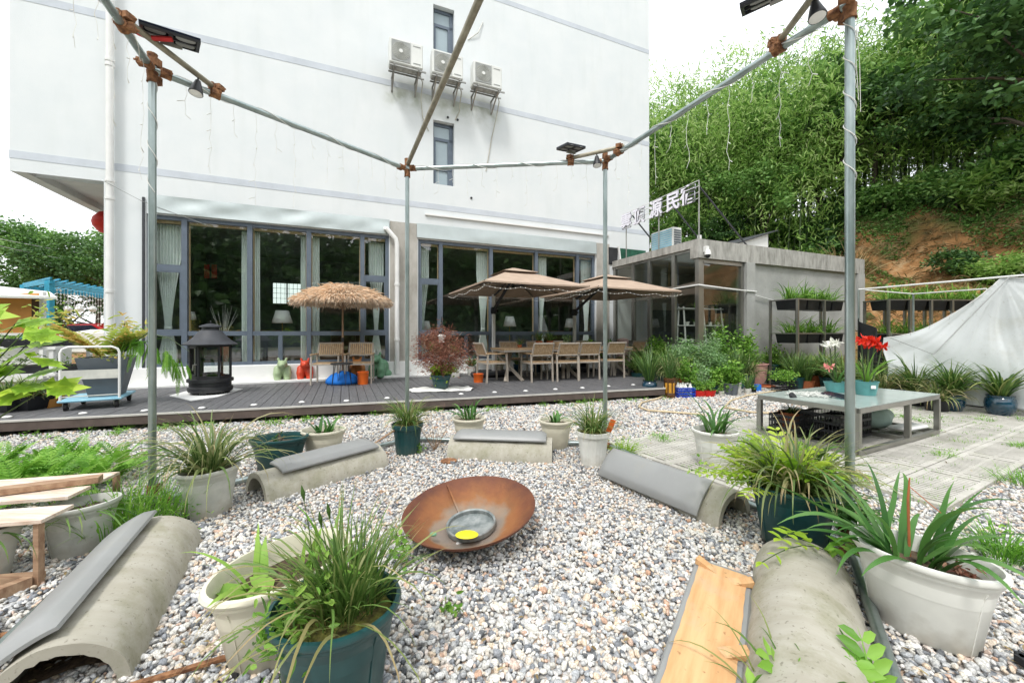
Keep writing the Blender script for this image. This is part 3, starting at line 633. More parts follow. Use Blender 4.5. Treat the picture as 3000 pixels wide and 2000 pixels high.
pl=MB(); pl.box((fs(305),Q0-.10,.15),(8.0,Q0-.004,.575),bev=.01); pl.box((fs(305),Q0-.45,.1),(8.0,Q0-.102,.245),bev=.01); pl.build('plinth','plinth',house)
lg=MB(); lg.box((1.95,Q0-.05,4.40),(7.8,Q0-.006,4.44)); lg.build('cable_duct','pvc',house)
dp=MB(); s=fs(322,10.38); dp.tube([(s,10.38,.1),(s,10.38,4.4),(s,10.38,14)],.062,14); 
for z in (2.1,3.95,4.3,6.6,6.7,9.4): dp.tube([(s,10.38,z),(s,10.38,z+.05)],.075,14)
dp.build('downpipe','pvc',house,smooth=40)
dp=MB(); qd=10.36; s1_,s2_=fs(1130,qd),fs(1163,qd); dp.tube([(s1_,10.47,fz(1130,667,qd)),(s1_+.03,qd,fz(1133,671,qd)),(s2_-.03,qd,fz(1158,700,qd)),(s2_,qd,fz(1163,715,qd)),(s2_,qd,.26)],.058,14)
for z in (1.1,2.5): dp.tube([(s2_,qd,z),(s2_,qd,z+.06)],.07,14)
dp.build('downpipe','pvc',house,smooth=40)
rd=MB(); rd.box((fs(427)-.05,Q0-.03,.3),(fs(427)-.01,Q0-.003,4.1)); rd.build('corner_strip','charcoal',house)
for (s,z) in ((2.56,7.10),(2.83,7.09),(3.22,5.02)):
    hl=MB(); hl.tube([(s,Q0-.004,z),(s,Q0-.02,z)],.032,10); hl.build('pipe_hole','black',house)
# rooms seen through the glass
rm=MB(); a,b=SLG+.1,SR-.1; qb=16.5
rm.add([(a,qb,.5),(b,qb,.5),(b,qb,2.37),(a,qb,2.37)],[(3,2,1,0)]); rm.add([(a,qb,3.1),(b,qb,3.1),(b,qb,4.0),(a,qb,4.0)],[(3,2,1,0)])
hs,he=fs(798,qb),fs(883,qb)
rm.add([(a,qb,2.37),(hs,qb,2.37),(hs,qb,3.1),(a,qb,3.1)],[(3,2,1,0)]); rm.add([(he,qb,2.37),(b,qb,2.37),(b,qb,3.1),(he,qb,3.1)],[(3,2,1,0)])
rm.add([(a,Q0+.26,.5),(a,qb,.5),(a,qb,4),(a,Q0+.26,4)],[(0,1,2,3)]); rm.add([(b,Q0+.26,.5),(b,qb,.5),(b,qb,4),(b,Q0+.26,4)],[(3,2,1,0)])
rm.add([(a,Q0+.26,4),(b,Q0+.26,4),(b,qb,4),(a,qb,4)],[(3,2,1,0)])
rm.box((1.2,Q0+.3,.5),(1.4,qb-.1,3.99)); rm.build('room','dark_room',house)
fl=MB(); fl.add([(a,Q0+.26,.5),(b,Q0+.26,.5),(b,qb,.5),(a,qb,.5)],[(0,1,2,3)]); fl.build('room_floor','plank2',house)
rw=MB()
for k in range(3): x=hs+(he-hs)*k/2; rw.box((x-.02,qb-.03,2.35),(x+.02,qb+.02,3.12))
for k in range(1,7): x=hs+(he-hs)*k/7; rw.box((x-.006,qb-.02,2.37),(x+.006,qb,3.1))
for k in range(1,4): z=2.37+.73*k/4; rw.box((hs,qb-.02,z-.006),(he,qb,z+.006))
f=rw.build('rear_window','black',house)
pn=MB(); pn.add([(hs-.1,qb+.3,2.2),(he+.1,qb+.3,2.2),(he+.1,qb+.3,3.3),(hs-.1,qb+.3,3.3)],[(3,2,1,0)])
m_,nt_,b_=newmat('daylit_paper_window'); b_.inputs['Base Color'].default_value=(.8,.85,.82,1); b_.inputs['Emission Color'].default_value=(.8,.9,.85,1); b_.inputs['Emission Strength'].default_value=.75
pn.build('pane',m_,f)
# furniture behind the glass
def Ws(s,q,z=0): return W(s,q,z)
for i,(px,txt) in enumerate(((745,'dark cabinet seen through the second big pane from the left'),(1040,'dark low cabinet seen behind the thatched parasol'),(1600,'dark low cabinet seen behind the dining table glass'))):
    s=fs(px,15.6); t=thing('cabinet',txt,'cabinet',W(s,15.6,.5),ANG,'cabinets in the front rooms')
    c=MB(); c.box((-.8,-.2,.0),(.8,.25,.9),bev=.01); c.build('carcass','plank2',t)
    c=MB(); 
    for k in range(4): c.box((-.78+k*.395,-.225,.06),(-.40+k*.395,-.202,.86))
    c.build('door','brown',t)
for i,(px,q,txt) in enumerate(((790,12.6,'low sofa beside the white floor lamp'),(1500,12.8,'low sofa behind the dining table'))):
    s=fs(px,q); t=thing('sofa','grey '+txt+' inside the room','sofa',W(s,q,.5),ANG)
    c=MB(); c.box((-.9,-.35,.12),(.9,.4,.42),bev=.05); c.box((-.9,.25,.3),(.9,.42,.8),bev=.05); c.box((-.98,-.35,.1),(-.85,.42,.6),bev=.04); c.box((.85,-.35,.1),(.98,.42,.6),bev=.04); c.build('upholstery','planter',t)
for px,py,txt in ((505,745,'upper left red paper scroll'),(530,750,'red paper scroll beside another')):
    pass
for (px,txt) in ((606,'first red paper couplet hanging on the inner wall'),(628,'second red paper couplet hanging nearer the lamp tree')):
    q=13.2; s=fs(px,q); o=MB(); o.box((s-.06,q-.01,fz(px,815,q)),(s+.06,q,fz(px,775,q))); o=o.build('wall_scroll','red_cloth'); o.rotation_euler=(0,0,ANG); tag(o,txt,'scroll',group='red scrolls in the left room')
t=thing('dried_branch_vase','bare white branches in a red-wrapped vase behind the stove','vase',W(fs(655,12.2),12.2,.5),ANG)
v=MB(); v.lathe([(.08,0),(.12,.2),(.13,.4),(.06,.55),(.08,.62)],14,cap0=True); v.build('vase','red_cloth',t,smooth=True)
v=MB(); r_=random.Random(3)
for k in range(14):
    a=r_.uniform(0,6.28); e=r_.uniform(.1,.35); v.tube([(0,0,.55),(math.cos(a)*e*.4,math.sin(a)*e*.3,.95),(math.cos(a)*e,math.sin(a)*e*.6,1.2+r_.uniform(0,.35))],[.012,.008,.003],5)
v.build('branches','pvc',t)
# floor lamps
def lamp(px,q,ytop,ybot,wpx,label,cat='lamp',shade='lampsh'):
    s=fs(px,q); zt,zb=fz(px,ytop,q),fz(px,ybot,q); t_=W(s,q,.5)[1]; r=wpx/F*t_/2*.93
    t=thing('floor_lamp',label,cat,W(s,q,.5),ANG,'white-shaded floor lamps behind the glass')
    z0=.5
    m=MB(); m.lathe([(r,zb-z0),(r*.62,zt-z0)],28); o=m.build('lamp_shade',shade,t,smooth=True); solid(o,.004)
    m=MB(); m.tube([(0,0,.02),(0,0,zb-z0+.08)],.012,8); m.build('stem','brass',t)
    m=MB(); m.lathe([(.13,0),(.13,.015),(.02,.03)],20,cap0=True,cap1=True); m.build('lamp_base','brass',t)
lamp(827,11.9,910,946,58,'white pleated floor lamp left of the thatched parasol')
lamp(1493,12.0,927,956,41,'white floor lamp standing nearest behind the first parasol pole')
lamp(1670,12.0,933,959,36,'white floor lamp half hidden by the second parasol pole')
lamp(1248,11.8,940,968,32,'white floor lamp low in the narrow pane by the pillar')
lamp(560,12.2,913,937,28,'small cream floor lamp behind the left wide pane','lamp')
# curtains
def curtain(px0,px1,zt,zb,tie,label,q=10.86,seed=0,side=0):
    s0,s1=fs(px0,q),fs(px1,q); r=random.Random(seed); n=max(4,int((s1-s0)/.055)); N=n*6
    fm=FM(seed); ks=34; V=np.zeros((ks+1,N+1,3))
    for j in range(ks+1):
        z=zt+(zb-zt)*j/ks; u=j/ks
        zz=z; w=1.0
        if tie:
            d=(zz-tie); w=.26+.74*min(1,abs(d)/(1.5 if d>0 else .55))**(1.35 if d>0 else .7) if d>0 else .26+.42*min(1,abs(d)/.5)
        mid=(s0+s1)/2+side*(1-w)*(s1-s0)/2
        for i in range(N+1):
            x=mid+(i/N-.5)*(s1-s0)*w; V[j,i]=(x,q+.03*math.sin(i/N*n*2*math.pi+.25*math.sin(z*2))*(.5+.5*w)+.012*math.sin(i*2.1+z*1.5),z)
    idx=np.arange((ks+1)*(N+1)).reshape(ks+1,N+1); Qd=np.stack([idx[:-1,:-1],idx[1:,:-1],idx[1:,1:],idx[:-1,1:]],-1).reshape(-1,4)
    c=V.reshape(-1,3); base=np.array([(s0+s1)/2,q,0]); o=npmesh('curtain',c-base,Qd,np.full(len(c),.5),'curtain',smooth=True)
    wv=W(base[0],base[1]); o.location=(wv[0],wv[1],0); o.rotation_euler=(0,0,ANG); tag(o,label,'curtain','mint curtains behind the glass'); 
    if tie:
        b=MB(); mm=(s0+s1)/2+side*.74*(s1-s0)/2-base[0]; b.lathe([(.13*(s1-s0)+.012,tie-.03),(.13*(s1-s0)+.012,tie+.03)],14,c=(mm,0,0),ey=.6); b.build('tieback','curtain',o)
curtain(452,532,3.66,.56,1.42,'widest sheer mint curtain, tied, in the leftmost pane behind the pole',seed=1)
curtain(708,727,3.64,.56,0,'narrow straight mint curtain right of the stove roof, left of a mullion',seed=2)
curtain(738,762,3.64,.56,0,'mint curtain just right of the mullion beside the branches',seed=3)
curtain(881,899,3.64,.56,0,'thin mint curtain against the mullion over the thatched parasol',seed=4)
curtain(911,936,3.64,.56,0,'mint curtain rising just behind the left half of the thatched parasol',seed=5)
curtain(1080,1124,3.64,.56,1.35,'tied mint curtain in the narrow pane right of the thatched parasol',seed=6)
curtain(1231,1256,3.62,.56,1.3,'mint curtain in the narrow pane beside the bare pillar',seed=7,side=-.6)
curtain(1395,1434,3.62,.56,1.42,'tied full-height mint curtain left of the first parasol pole',seed=8)
curtain(1577,1600,3.62,.56,1.4,'mint curtain between the two tan parasols',seed=9,side=-.5)
curtain(1701,1732,3.62,.56,1.4,'tied mint curtain in the last pane before the right pillar',seed=10)
# ================================================================ AIR CONDITIONERS ON THE WALL
def ac(s0,z0,label,grimy=False,hose=None):
    t=thing('air_conditioner',label,'air conditioner',W(s0,9.9,z0),ANG,'air conditioners on the white wall')
    b=MB(); b.box((0,.0,.0),(.80,.32,.60),bev=.02); b.build('casing','acw',t)
    f=MB(); f.box((.05,-.012,.055),(.485,-.002,.545)); o=f.build('fan_grille','grille',t)
    f=MB()
    for k in range(1,10): r=.023*k; f.tube([(.268+r*math.cos(a),-.016,.30+r*math.sin(a)) for a in [i*math.pi/14 for i in range(29)]],.0032,4,cap=False)
    for k in range(24): a=k*math.pi/12; f.bar((.268+.03*math.cos(a),-.014,.30+.03*math.sin(a)),(.268+.21*math.cos(a),-.014,.30+.21*math.sin(a)),.004)
    f.build('grille_ring','white2',o)
    f=MB(); f.tube([(.268,-.03,.30),(.268,-.005,.30)],.045,16); f.build('fan_badge','acw',t)
    f=MB(); f.box((.56,-.006,.50),(.74,.0,.52)); f.box((.56,-.006,.08),(.74,.0,.10)); f.box((.50,-.004,.02),(.506,.0,.58)); f.build('seam','grille',t)
    br=MB()
    for x in (.12,.70):
        br.bar((x,.60,-.03),(x,-.02,-.03),.035); br.bar((x,.60,-.03),(x,.60,-.40),.035); br.bar((x,.05,-.05),(x,.58,-.38),.03)
    br.bar((.0,.02,-.055),(.88,.02,-.055),.03); br.bar((.0,.30,-.055),(.88,.30,-.055),.03); br.build('bracket','steel',t)
    u=MB(); u.box((.02,.02,-.018),(.78,.30,-.002)); u.build('drip_tray','concrete_s',t)
    if hose:
        h=MB(); h.tube([(.76,.3,.1),(.86,.38,-.1),(.84,.52,-.45),hose[0],hose[1]],.014,7); h.build('hose','white2',t)
ac(.99,7.83,'leftmost white air conditioner, highest in the picture, on the wall bracket',hose=((.9,.57,-.9),(1.05,.58,-1.2)))
ac(2.02,7.83,'middle air conditioner crossed by the overhead pipe, under the stair window',hose=((.86,.57,-.5),(.75,.59,-.75)))
ac(3.10,7.83,'rightmost air conditioner with a pale blue side and long dangling hose',hose=((.72,.57,-1.0),(.55,.59,-2.0)))
c=MB(); c.tube([(3.55,Q0-.02,9.96),(3.4,Q0-.05,9.6),(3.12,Q0-.01,9.35)],.014,6); o=c.build('loose_hose','white2'); o.rotation_euler=(0,0,ANG); tag(o,'short grey hose hanging high on the white wall under the top band','hose')
# cable on the ground-floor wall
c=MB(); c.tube([(fs(322),Q0-.2,4.28),(fs(420),Q0-.06,4.0),(fs(620),Q0-.05,3.6)],.005,5); c.build('cable','grille',house)
# red lantern under the overhang
t=thing('red_lantern','round red silk lantern hanging under the overhang, half hidden by the wall','lantern',W(-5.22,12.6,3.95),ANG)
l=MB(); l.lathe([(.05,-.27),(.2,-.23),(.30,-.1),(.32,0),(.30,.1),(.2,.23),(.05,.27)],32,rib=.015,ribn=32); l.build('lantern_body','lantern',t,smooth=True)
l=MB(); l.lathe([(.09,.25),(.09,.31)],16,cap1=True); l.lathe([(.09,-.31),(.09,-.25)],16,cap0=True); l.tube([(0,0,.3),(0,0,.8)],.004,4); l.build('lantern_cap','brass',t)
l=MB(); l.tube([(0,0,-.3),(0,0,-.62)],[.03,.045],8); l.build('tassel','red_cloth',t)
# ================================================================ ANNEX
CS,CQ=7.97,7.14; AT=3.60; ES=15.0
annex=thing('concrete_annex','low bare-concrete annex with tall glazing at its corner, right of the white house','building',(0,0,0),ANG)
a_=MB()
a_.box((CS-.03,CQ-.03,3.40),(CS+.25,Q0-.003,AT))                                  # left fascia
a_.box((CS+.25,CQ-.03,3.14),(ES,CQ+.25,AT)); a_.box((CS-.03,CQ-.028,3.14),(CS+.25,CQ+.22,3.40))
a_.build('fascia','concrete_s',annex)
b_=MB(); b_.box((CS+1.66,CQ-.05,0),(CS+1.98,CQ+.25,3.14)); b_.build('column','concrete',annex); b_=MB(); b_.box((ES-.35,CQ-.04,0),(ES,CQ+.25,3.14)); b_.build('column','concrete',annex)
b_=MB(); b_.box((CS+1.98,CQ+.06,0),(ES-.35,CQ+.24,3.14)); b_.box((ES-.2,CQ+.25,0),(ES-.01,Q0+2,AT-.01)); b_.build('wall','concrete',annex)
b_=MB(); b_.box((CS+.003,CQ+.003,.0),(CS+.12,Q0-.02,1.0)); b_.box((CS+.12,CQ+.003,0),(CS+1.66,CQ+.12,.75)); b_.build('sill_wall','concrete',annex)
b_=MB(); b_.box((CS+.25,CQ+.25,AT-.16),(ES-.2,Q0+2,AT-.02)); b_.build('roof','concrete_s',annex)
b_=MB(); b_.box((CS+.26,CQ+.26,AT-.20),(ES-.3,Q0+1.8,AT-.17)); b_.build('ceiling','ceil',annex)
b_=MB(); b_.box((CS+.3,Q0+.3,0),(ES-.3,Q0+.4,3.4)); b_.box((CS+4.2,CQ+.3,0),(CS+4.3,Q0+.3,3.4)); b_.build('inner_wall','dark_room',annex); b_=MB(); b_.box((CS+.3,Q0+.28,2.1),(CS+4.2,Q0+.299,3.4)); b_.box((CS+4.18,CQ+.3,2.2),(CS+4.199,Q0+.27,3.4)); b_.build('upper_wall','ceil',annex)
b_=MB(); b_.box((CS+.12,CQ+.12,.02),(ES-.3,Q0+.3,.08)); b_.build('floor','plank2',annex)
# glazing
def aq(px): # point on the left face (s=CS) seen at photo column px -> q
    u=(px-1500)/F; q=CS*(u*D1[1]-D1[0])/(D2[0]-u*D2[1]) ; return q
def left_q(px):
    u=(px-1500)/F   # X=CS*D1x+q*D2x ; Y=CS*D1y+q*D2y ; X=u*Y
    return (CS*D1[0]-u*CS*D1[1])/(u*D2[1]-D2[0])
qs=[Q0-.06]+[left_q(x) for x in (1852,1899,1970)]+[CQ+.06]
fr=MB()
for q in qs: fr.box((CS+.02,q-.055,1.0),(CS+.11,q+.055,3.40))
fr.box((CS+.03,CQ+.1,3.33),(CS+.10,Q0-.1,3.40)); fr.box((CS+.03,CQ+.1,1.0),(CS+.10,Q0-.1,1.07)); fr.box((CS+.03,CQ+.1,2.47),(CS+.10,Q0-.1,2.53))
f=fr.build('corner_glazing','steel',annex); p_=MB(); p_.add([(CS+.06,CQ+.1,1.05),(CS+.06,Q0-.1,1.05),(CS+.06,Q0-.1,3.35),(CS+.06,CQ+.1,3.35)],[(3,2,1,0)]); p_.build('pane','glass_a',f)
fr=MB()
for s in (CS+.17,CS+1.60): fr.box((s-.05,CQ+.03,.75),(s+.05,CQ+.11,3.14))
fr.box((CS+.2,CQ+.04,3.07),(CS+1.56,CQ+.10,3.14)); fr.box((CS+.2,CQ+.04,.75),(CS+1.56,CQ+.10,.82)); fr.box((CS+.2,CQ+.04,2.40),(CS+1.56,CQ+.10,2.46)); fr.box((CS+.2,CQ+.02,3.03),(CS+1.56,CQ+.04,3.09))
f=fr.build('front_glazing','steel',annex); p_=MB(); p_.add([(CS+.2,CQ+.068,.8),(CS+1.56,CQ+.068,.8),(CS+1.56,CQ+.068,3.1),(CS+.2,CQ+.068,3.1)],[(0,1,2,3)]); p_.build('pane','glass_a',f)
p_=MB(); p_.tube([(CS-.045,Q0-1.0,2.42),(CS-.045,CQ-.06,2.47),(CS+1.3,CQ-.06,2.40),(CS+2.0,CQ-.075,2.38)],.018,8); p_.tube([(CS+2.0,CQ-.0,2.30),(CS+3.2,CQ-.0,2.12),(CS+5.5,CQ-.0,2.15)],.014,8); p_.build('conduit','pvc',annex)
# roof furniture
q_=left_q(1930); t=thing('air_conditioner','square white and blue condenser standing on the annex roof by the sign','air conditioner',W(CS+.45,q_+.2,AT-.02),ANG)
b=MB(); b.box((-.16,-.42,.0),(.16,.42,.62),bev=.015); b.build('casing','acw',t)
b=MB()
for k in range(9): b.box((-.172,-.38,.06+k*.06),(-.162,.38,.095+k*.06))
b.build('louvre','skyblue',t)
b=MB()
for k in range(8): b.box((-.12,-.432,.06+k*.065),(.12,-.422,.10+k*.065))
b.build('side_grille','planter',t)
o=MB(); p=gy(2110,702,0.1); o.tube([(0,0,0),(0,0,.42)],.055,12); px=W(CS+1.05,CQ+.9,AT-.03); o=o.build('vent_pipe','pvc',smooth=40); o.location=px; tag(o,'short upright white vent pipe on the annex roof','pipe')
t=thing('roof_shed','small white-panelled lean-to with dark sloping roof on the annex','shed',(0,0,0),ANG)
b=MB(); b.add([(10.4,CQ+1.0,AT-.02),(12.0,CQ+1.0,AT-.02),(12.0,CQ+1.0,4.35),(10.4,CQ+1.0,3.85)],[(0,1,2,3)]); b.add([(12.0,CQ+1.0,AT-.02),(12.0,CQ+2.4,AT-.02),(12.0,CQ+2.4,4.35),(12.0,CQ+1.0,4.35)],[(0,1,2,3)]); b.build('panel','pvc',t)
b=MB(); b.add([(10.0,CQ+.9,3.74),(12.3,CQ+.9,4.46),(12.3,CQ+2.6,4.46),(10.0,CQ+2.6,3.74)],[(0,1,2,3)]); o=b.build('roof_sheet','charcoal',t); solid(o,.03)
t=thing('dome_camera','white dome security camera on the annex corner','camera',W(CS+.18,CQ-.12,3.30),ANG)
b=MB(); b.box((-.05,.0,-.02),(.05,.09,.12)); b.lathe([(.055,.02),(.075,-.05),(.075,-.10)],18,cap0=True); b.build('housing','pvc',t,smooth=40)
b=MB(); b.ball((0,0,-.11),(.062,.062,.07),16,8); b.build('dome','blackpl',t,smooth=True)
# green net and dark opening between house and annex
b=MB(); s0,s1=8.05,9.3; b.box((s0+.18,Q0-.03,3.62),(s1,Q0-.008,4.05)); o=b.build('green_net','gnet',house)
b=MB(); b.box((s0-.25,Q0-.028,3.5),(s0+.1,Q0-.01,4.05)); b.build('dark_opening','black',house)
b=MB(); b.bar((s0+.12,Q0-.05,4.1),(s0+.2,Q0-.05,3.5),.05); b.build('white_jamb','pvc',house)
# roof sign
sign=thing('roof_sign','lilac Chinese-character sign on thin posts along the annex roof edge','sign',(0,0,0),ANG)
ZB,ZH=4.62,.46
pts=[(1835,0),(1872,1),(1921,2),(1972,3),(2016,4)]
chars='\u96f2\u9802\u6e90\u6c11\u5bbf'
rl=MB(); qa,qb_=left_q(1828)+.15,CQ+.05
def zs(q): return ZB-.02*(q-CQ)
for dz in (.0,.15,.30,.44): rl.tube([(CS+.07,qa,zs(qa)+dz),(CS+.07,qb_,zs(qb_)+dz)],.009,5)
rl.build('rail','pvc',sign)
for px in (1828,1923,2048):
    q=max(left_q(px),CQ+.06); p_=MB(); p_.tube([(CS+.09,q,AT-.02),(CS+.09,q,zs(q)+.45)],.018,7); p_.build('post','steel',sign)
for (px,dq) in ((1845,1.6),(1950,1.7),(2050,1.9)):
    q=max(left_q(px),CQ+.06); p_=MB(); p_.bar((CS+.1,q,zs(q)+.3),(CS+dq,q+.05,AT),.03); p_.build('stay','charcoal',sign)
for (px,i) in pts:
    q=left_q(px)
    cu=bpy.data.curves.new('character','FONT'); cu.body=chars[i]; cu.size=.50; cu.extrude=.02; cu.offset=.012; cu.align_x='CENTER'
    to=bpy.data.objects.new('tmp',cu); COL.objects.link(to); bpy.context.view_layer.update()
    dg=bpy.context.evaluated_depsgraph_get(); me=bpy.data.meshes.new_from_object(to.evaluated_get(dg)); bpy.data.objects.remove(to)
    me.materials.clear(); me.materials.append(M['signw']); me.materials.append(M['signb'])
    for pl_ in me.polygons: pl_.material_index=0 if pl_.normal.z>.5 else 1
    o=bpy.data.objects.new('sign_character',me); COL.objects.link(o); o.parent=sign
    # text faces -x: its right (+x of glyph) runs towards the camera (-q)
    o.matrix_local=Matrix.Translation((CS-.0,q,zs(q)-.02))@Matrix(((0,0,-1,0),(-1,0,0,0),(0,1,0,0),(0,0,0,1)))
# shelf and plants inside the annex window
t=thing('plant_shelf','white metal ladder shelf with small plants behind the annex corner glass','shelf',W(CS+.95,CQ+.75,.1),ANG)
b=MB()
for x in (-.75,.0,.72):
    b.bar((x,-.25,0),(x*.93,-.05,1.9),.03); b.bar((x,.2,0),(x*.93,.1,1.9),.03)
for z in (.5,.95,1.4,1.85): b.box((-.74,-.2+z*.05,z-.015),(.71,.18,z+.01))
b.build('frame','pvc',t)
fm=FM(41)
for k in range(12):
    fm.strap(10,.28,.02,.9,1.2,(random.uniform(-.65,.65),0,random.choice((.55,.97,1.42,1.87))),.03)
fm.build('small_plants','lf_pot',t)
b=MB()
for k in range(10): b.lathe([(.035,0),(.05,.09)],10,c=(-.62+k*.14,.02,1.41 if k%2 else .96),cap0=True)
b.build('small_pots','white',t)
t=thing('chandelier','dim chandelier hanging inside the annex glazing','lamp',W(CS+.9,9.0,2.35),ANG)
b=MB(); b.tube([(0,0,.1),(0,0,1.05)],.012,6)
for k in range(8):
    a=k*math.pi/4; b.tube([(0,0,.1),(.15*math.cos(a),.15*math.sin(a),.0),(.28*math.cos(a),.28*math.sin(a),.12)],.008,5); b.ball((.28*math.cos(a),.28*math.sin(a),.16),.03,8,5)
b.build('arms','brass',t)
# ================================================================ DECK
deck=thing('deck','long dark grey boarded deck with a pale metal edge in front of the house','deck',(0,0,0),ANG)
def front_q(s):       # deck front edge in house frame
    a=sq(DA); b=sq(DB); return a[1]+(s-a[0])*(b[1]-a[1])/(b[0]-a[0])
sa,sb=sq(DA)[0],sq(DB)[0]
bd=MB(); s=sa; BW=.138
while s<8.0:
    e=min(s+BW,8.0); ms=(s+e)/2; q0=front_q(ms) if ms<sb else None
    if ms>sb: 
        q0=front_q(sb)+(ms-sb)*1.0
        if q0>9.9: break
    q1=10.048 if ms>fs(305) else 13.5
    j=random.uniform(-.0015,.0015)
    a0=front_q(s) if ms<sb else q0; a1=front_q(e) if ms<sb else q0
    bd.add([(s+.004,a0+.03,.16),(e-.004,a1+.03,.16),(e-.004,q1,.16),(s+.004,q1,.16),(s+.004,a0+.03,.2+j),(e-.004,a1+.03,.2+j),(e-.004,q1,.2+j),(s+.004,q1,.2+j)],[(3,2,1,0),(4,5,6,7),(0,1,5,4),(1,2,6,5),(2,3,7,6),(3,0,4,7)])
    s+=BW
bd.build('boards','deckw',deck)
ed=MB(); A=(sa,front_q(sa)); B=(sb,front_q(sb)); ed.bar((A[0],A[1]+.015,.194),(B[0],B[1]+.015,.194),.05,.022); ed.bar((B[0],B[1]+.02,.193),(B[0]+1.5,B[1]+1.5,.193),.05,.022); ed.build('edge_trim','alu',deck)
ed=MB(); ed.bar((A[0],A[1]+.012,.125),(B[0],B[1]+.012,.125),.025,.11); ed.bar((B[0]+.0,B[1]+.03,.125),(B[0]+1.5,B[1]+1.53,.125),.025,.11); ed.build('skirt','skirt',deck)
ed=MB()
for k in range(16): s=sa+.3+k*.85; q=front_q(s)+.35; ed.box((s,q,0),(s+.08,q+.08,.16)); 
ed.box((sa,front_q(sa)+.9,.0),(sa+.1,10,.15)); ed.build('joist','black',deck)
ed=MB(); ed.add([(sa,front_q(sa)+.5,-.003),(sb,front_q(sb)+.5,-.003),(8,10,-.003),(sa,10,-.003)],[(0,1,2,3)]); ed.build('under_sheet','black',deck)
# deck studs
L0=None
studpx=[(21,1223),(243,1212),(424,1204),(591,1196),(744,1187),(884,1179),(1015,1175),(1134,1167),(1351,1155),(1449,1150),(1540,1146),(1627,1141),(1706,1137),(1782,1132),(1855,1128)]
st=thing('deck_light','small white round light set in the deck along its front edge','light',g(*studpx[0],z=.2),0,'row of round deck lights')
b=MB(); b.lathe([(.045,0),(.045,.012),(.03,.022),(.012,.026)],20,cap0=True,cap1=True); b.build('cap','pvc',st,smooth=50)
b=MB(); b.lathe([(.058,0),(.058,.006),(.046,.007)],20,cap0=True); b.build('ring','steel',st)
ORD=['first','second','third','fourth','fifth','sixth','seventh','eighth','ninth','tenth','eleventh','twelfth','thirteenth','fourteenth','last']
st['label']='first round deck light at the far left of the deck edge row'
for i_,p in enumerate(studpx[1:]): dup(st,g(*p,z=.2),label=ORD[i_+1]+' round white deck light from the left along the deck edge')
# ---------------- stove
sx=g(617,1153,.2); stv=thing('garden_stove','black six-sided glazed garden stove with a flared roof standing on a pale slab','stove',sx,R(-30))
b=MB(); b.lathe([(.34,.05),(.36,.08),(.36,.13),(.33,.15),(.335,.17),(.335,.22),(.37,.23),(.37,.28),(.30,.29)],30,ex=1,ey=.92,cap0=True,cap1=True); b.build('base','black',stv,smooth=35)
for k in range(4):
    a=R(45+90*k); l=MB(); l.box((-.045,-.03,0),(.045,.03,.075),bev=.01); l.x=Matrix.Identity(4); o=l.build('leg','black',stv); o.location=(.28*math.cos(a),.26*math.sin(a),0); o.rotation_euler=(0,0,a+R(90))
hx=[(.31*math.cos(R(60*k)),.29*math.sin(R(60*k))) for k in range(6)]
b=MB()
for x,y in hx: b.tube([(x,y,.29),(x,y,.90)],.022,8)
for k in range(6):
    p,q=hx[k],hx[(k+1)%6]
    for z in (.31,.875): b.bar((p[0],p[1],z),(q[0],q[1],z),.03,.05)
b.build('body','black',stv)
for k in range(6):
    p,q=hx[k],hx[(k+1)%6]; c=MB(); c.add([(p[0]*.97,p[1]*.97,.33),(q[0]*.97,q[1]*.97,.33),(q[0]*.97,q[1]*.97,.86),(p[0]*.97,p[1]*.97,.86)],[(0,1,2,3)]); c.build('pane','charcoal' if k==3 else 'glass_c',stv)
b=MB(); p,q=hx[4],hx[5]
P=lambda t,z:(p[0]+(q[0]-p[0])*t,(p[1]+(q[1]-p[1])*t)-.012,z)
for (t0,z0,t1,z1) in ((.12,.36,.88,.36),(.12,.84,.88,.84),(.12,.36,.12,.84),(.88,.36,.88,.84)): b.bar(P(t0,z0),P(t1,z1),.028)
d=b.build('door','black',stv); b=MB(); b.tube([P(.93,.55),(P(.93,.55)[0],P(.93,.55)[1]-.05,.55),(P(.93,.45)[0],P(.93,.45)[1]-.06,.45)],.01,6); b.build('handle','steel',d)
b=MB(); b.lathe([(.43,.885),(.435,.90),(.34,.955),(.25,1.04),(.19,1.12),(.16,1.15)],30,ey=.94,cap0=True,cap1=True); b.build('roof','charcoal',stv,smooth=40)
b=MB(); b.lathe([(.13,1.14),(.13,1.20),(.17,1.205),(.165,1.225),(.09,1.255),(.02,1.27)],24,cap1=True); b.tube([(0,0,1.26),(0,0,1.30)],.008,6); b.ball((0,0,1.305),.014,8,6); b.build('chimney_cap','charcoal',stv,smooth=40)
b=MB(); b.box((-.3,-.02,.60),(.3,.02,.62)); b.lathe([(.05,.30),(.17,.34),(.19,.38)],20,cap0=True); b.build('grate','black',stv)
sl=MB(); pts=[g(497,1160,.2),g(560,1175,.2),g(640,1163,.2),g(712,1140,.2),g(640,1136,.2),g(560,1143,.2)]; c=pts[0]
sl.prism([(x-c[0],y-c[1]) for x,y,z in pts],0,.012); o=sl.build('stone_slab','plinth',None,loc=(c[0],c[1],.201)); tag(o,'thin pale slab on the deck beneath the black stove','slab')
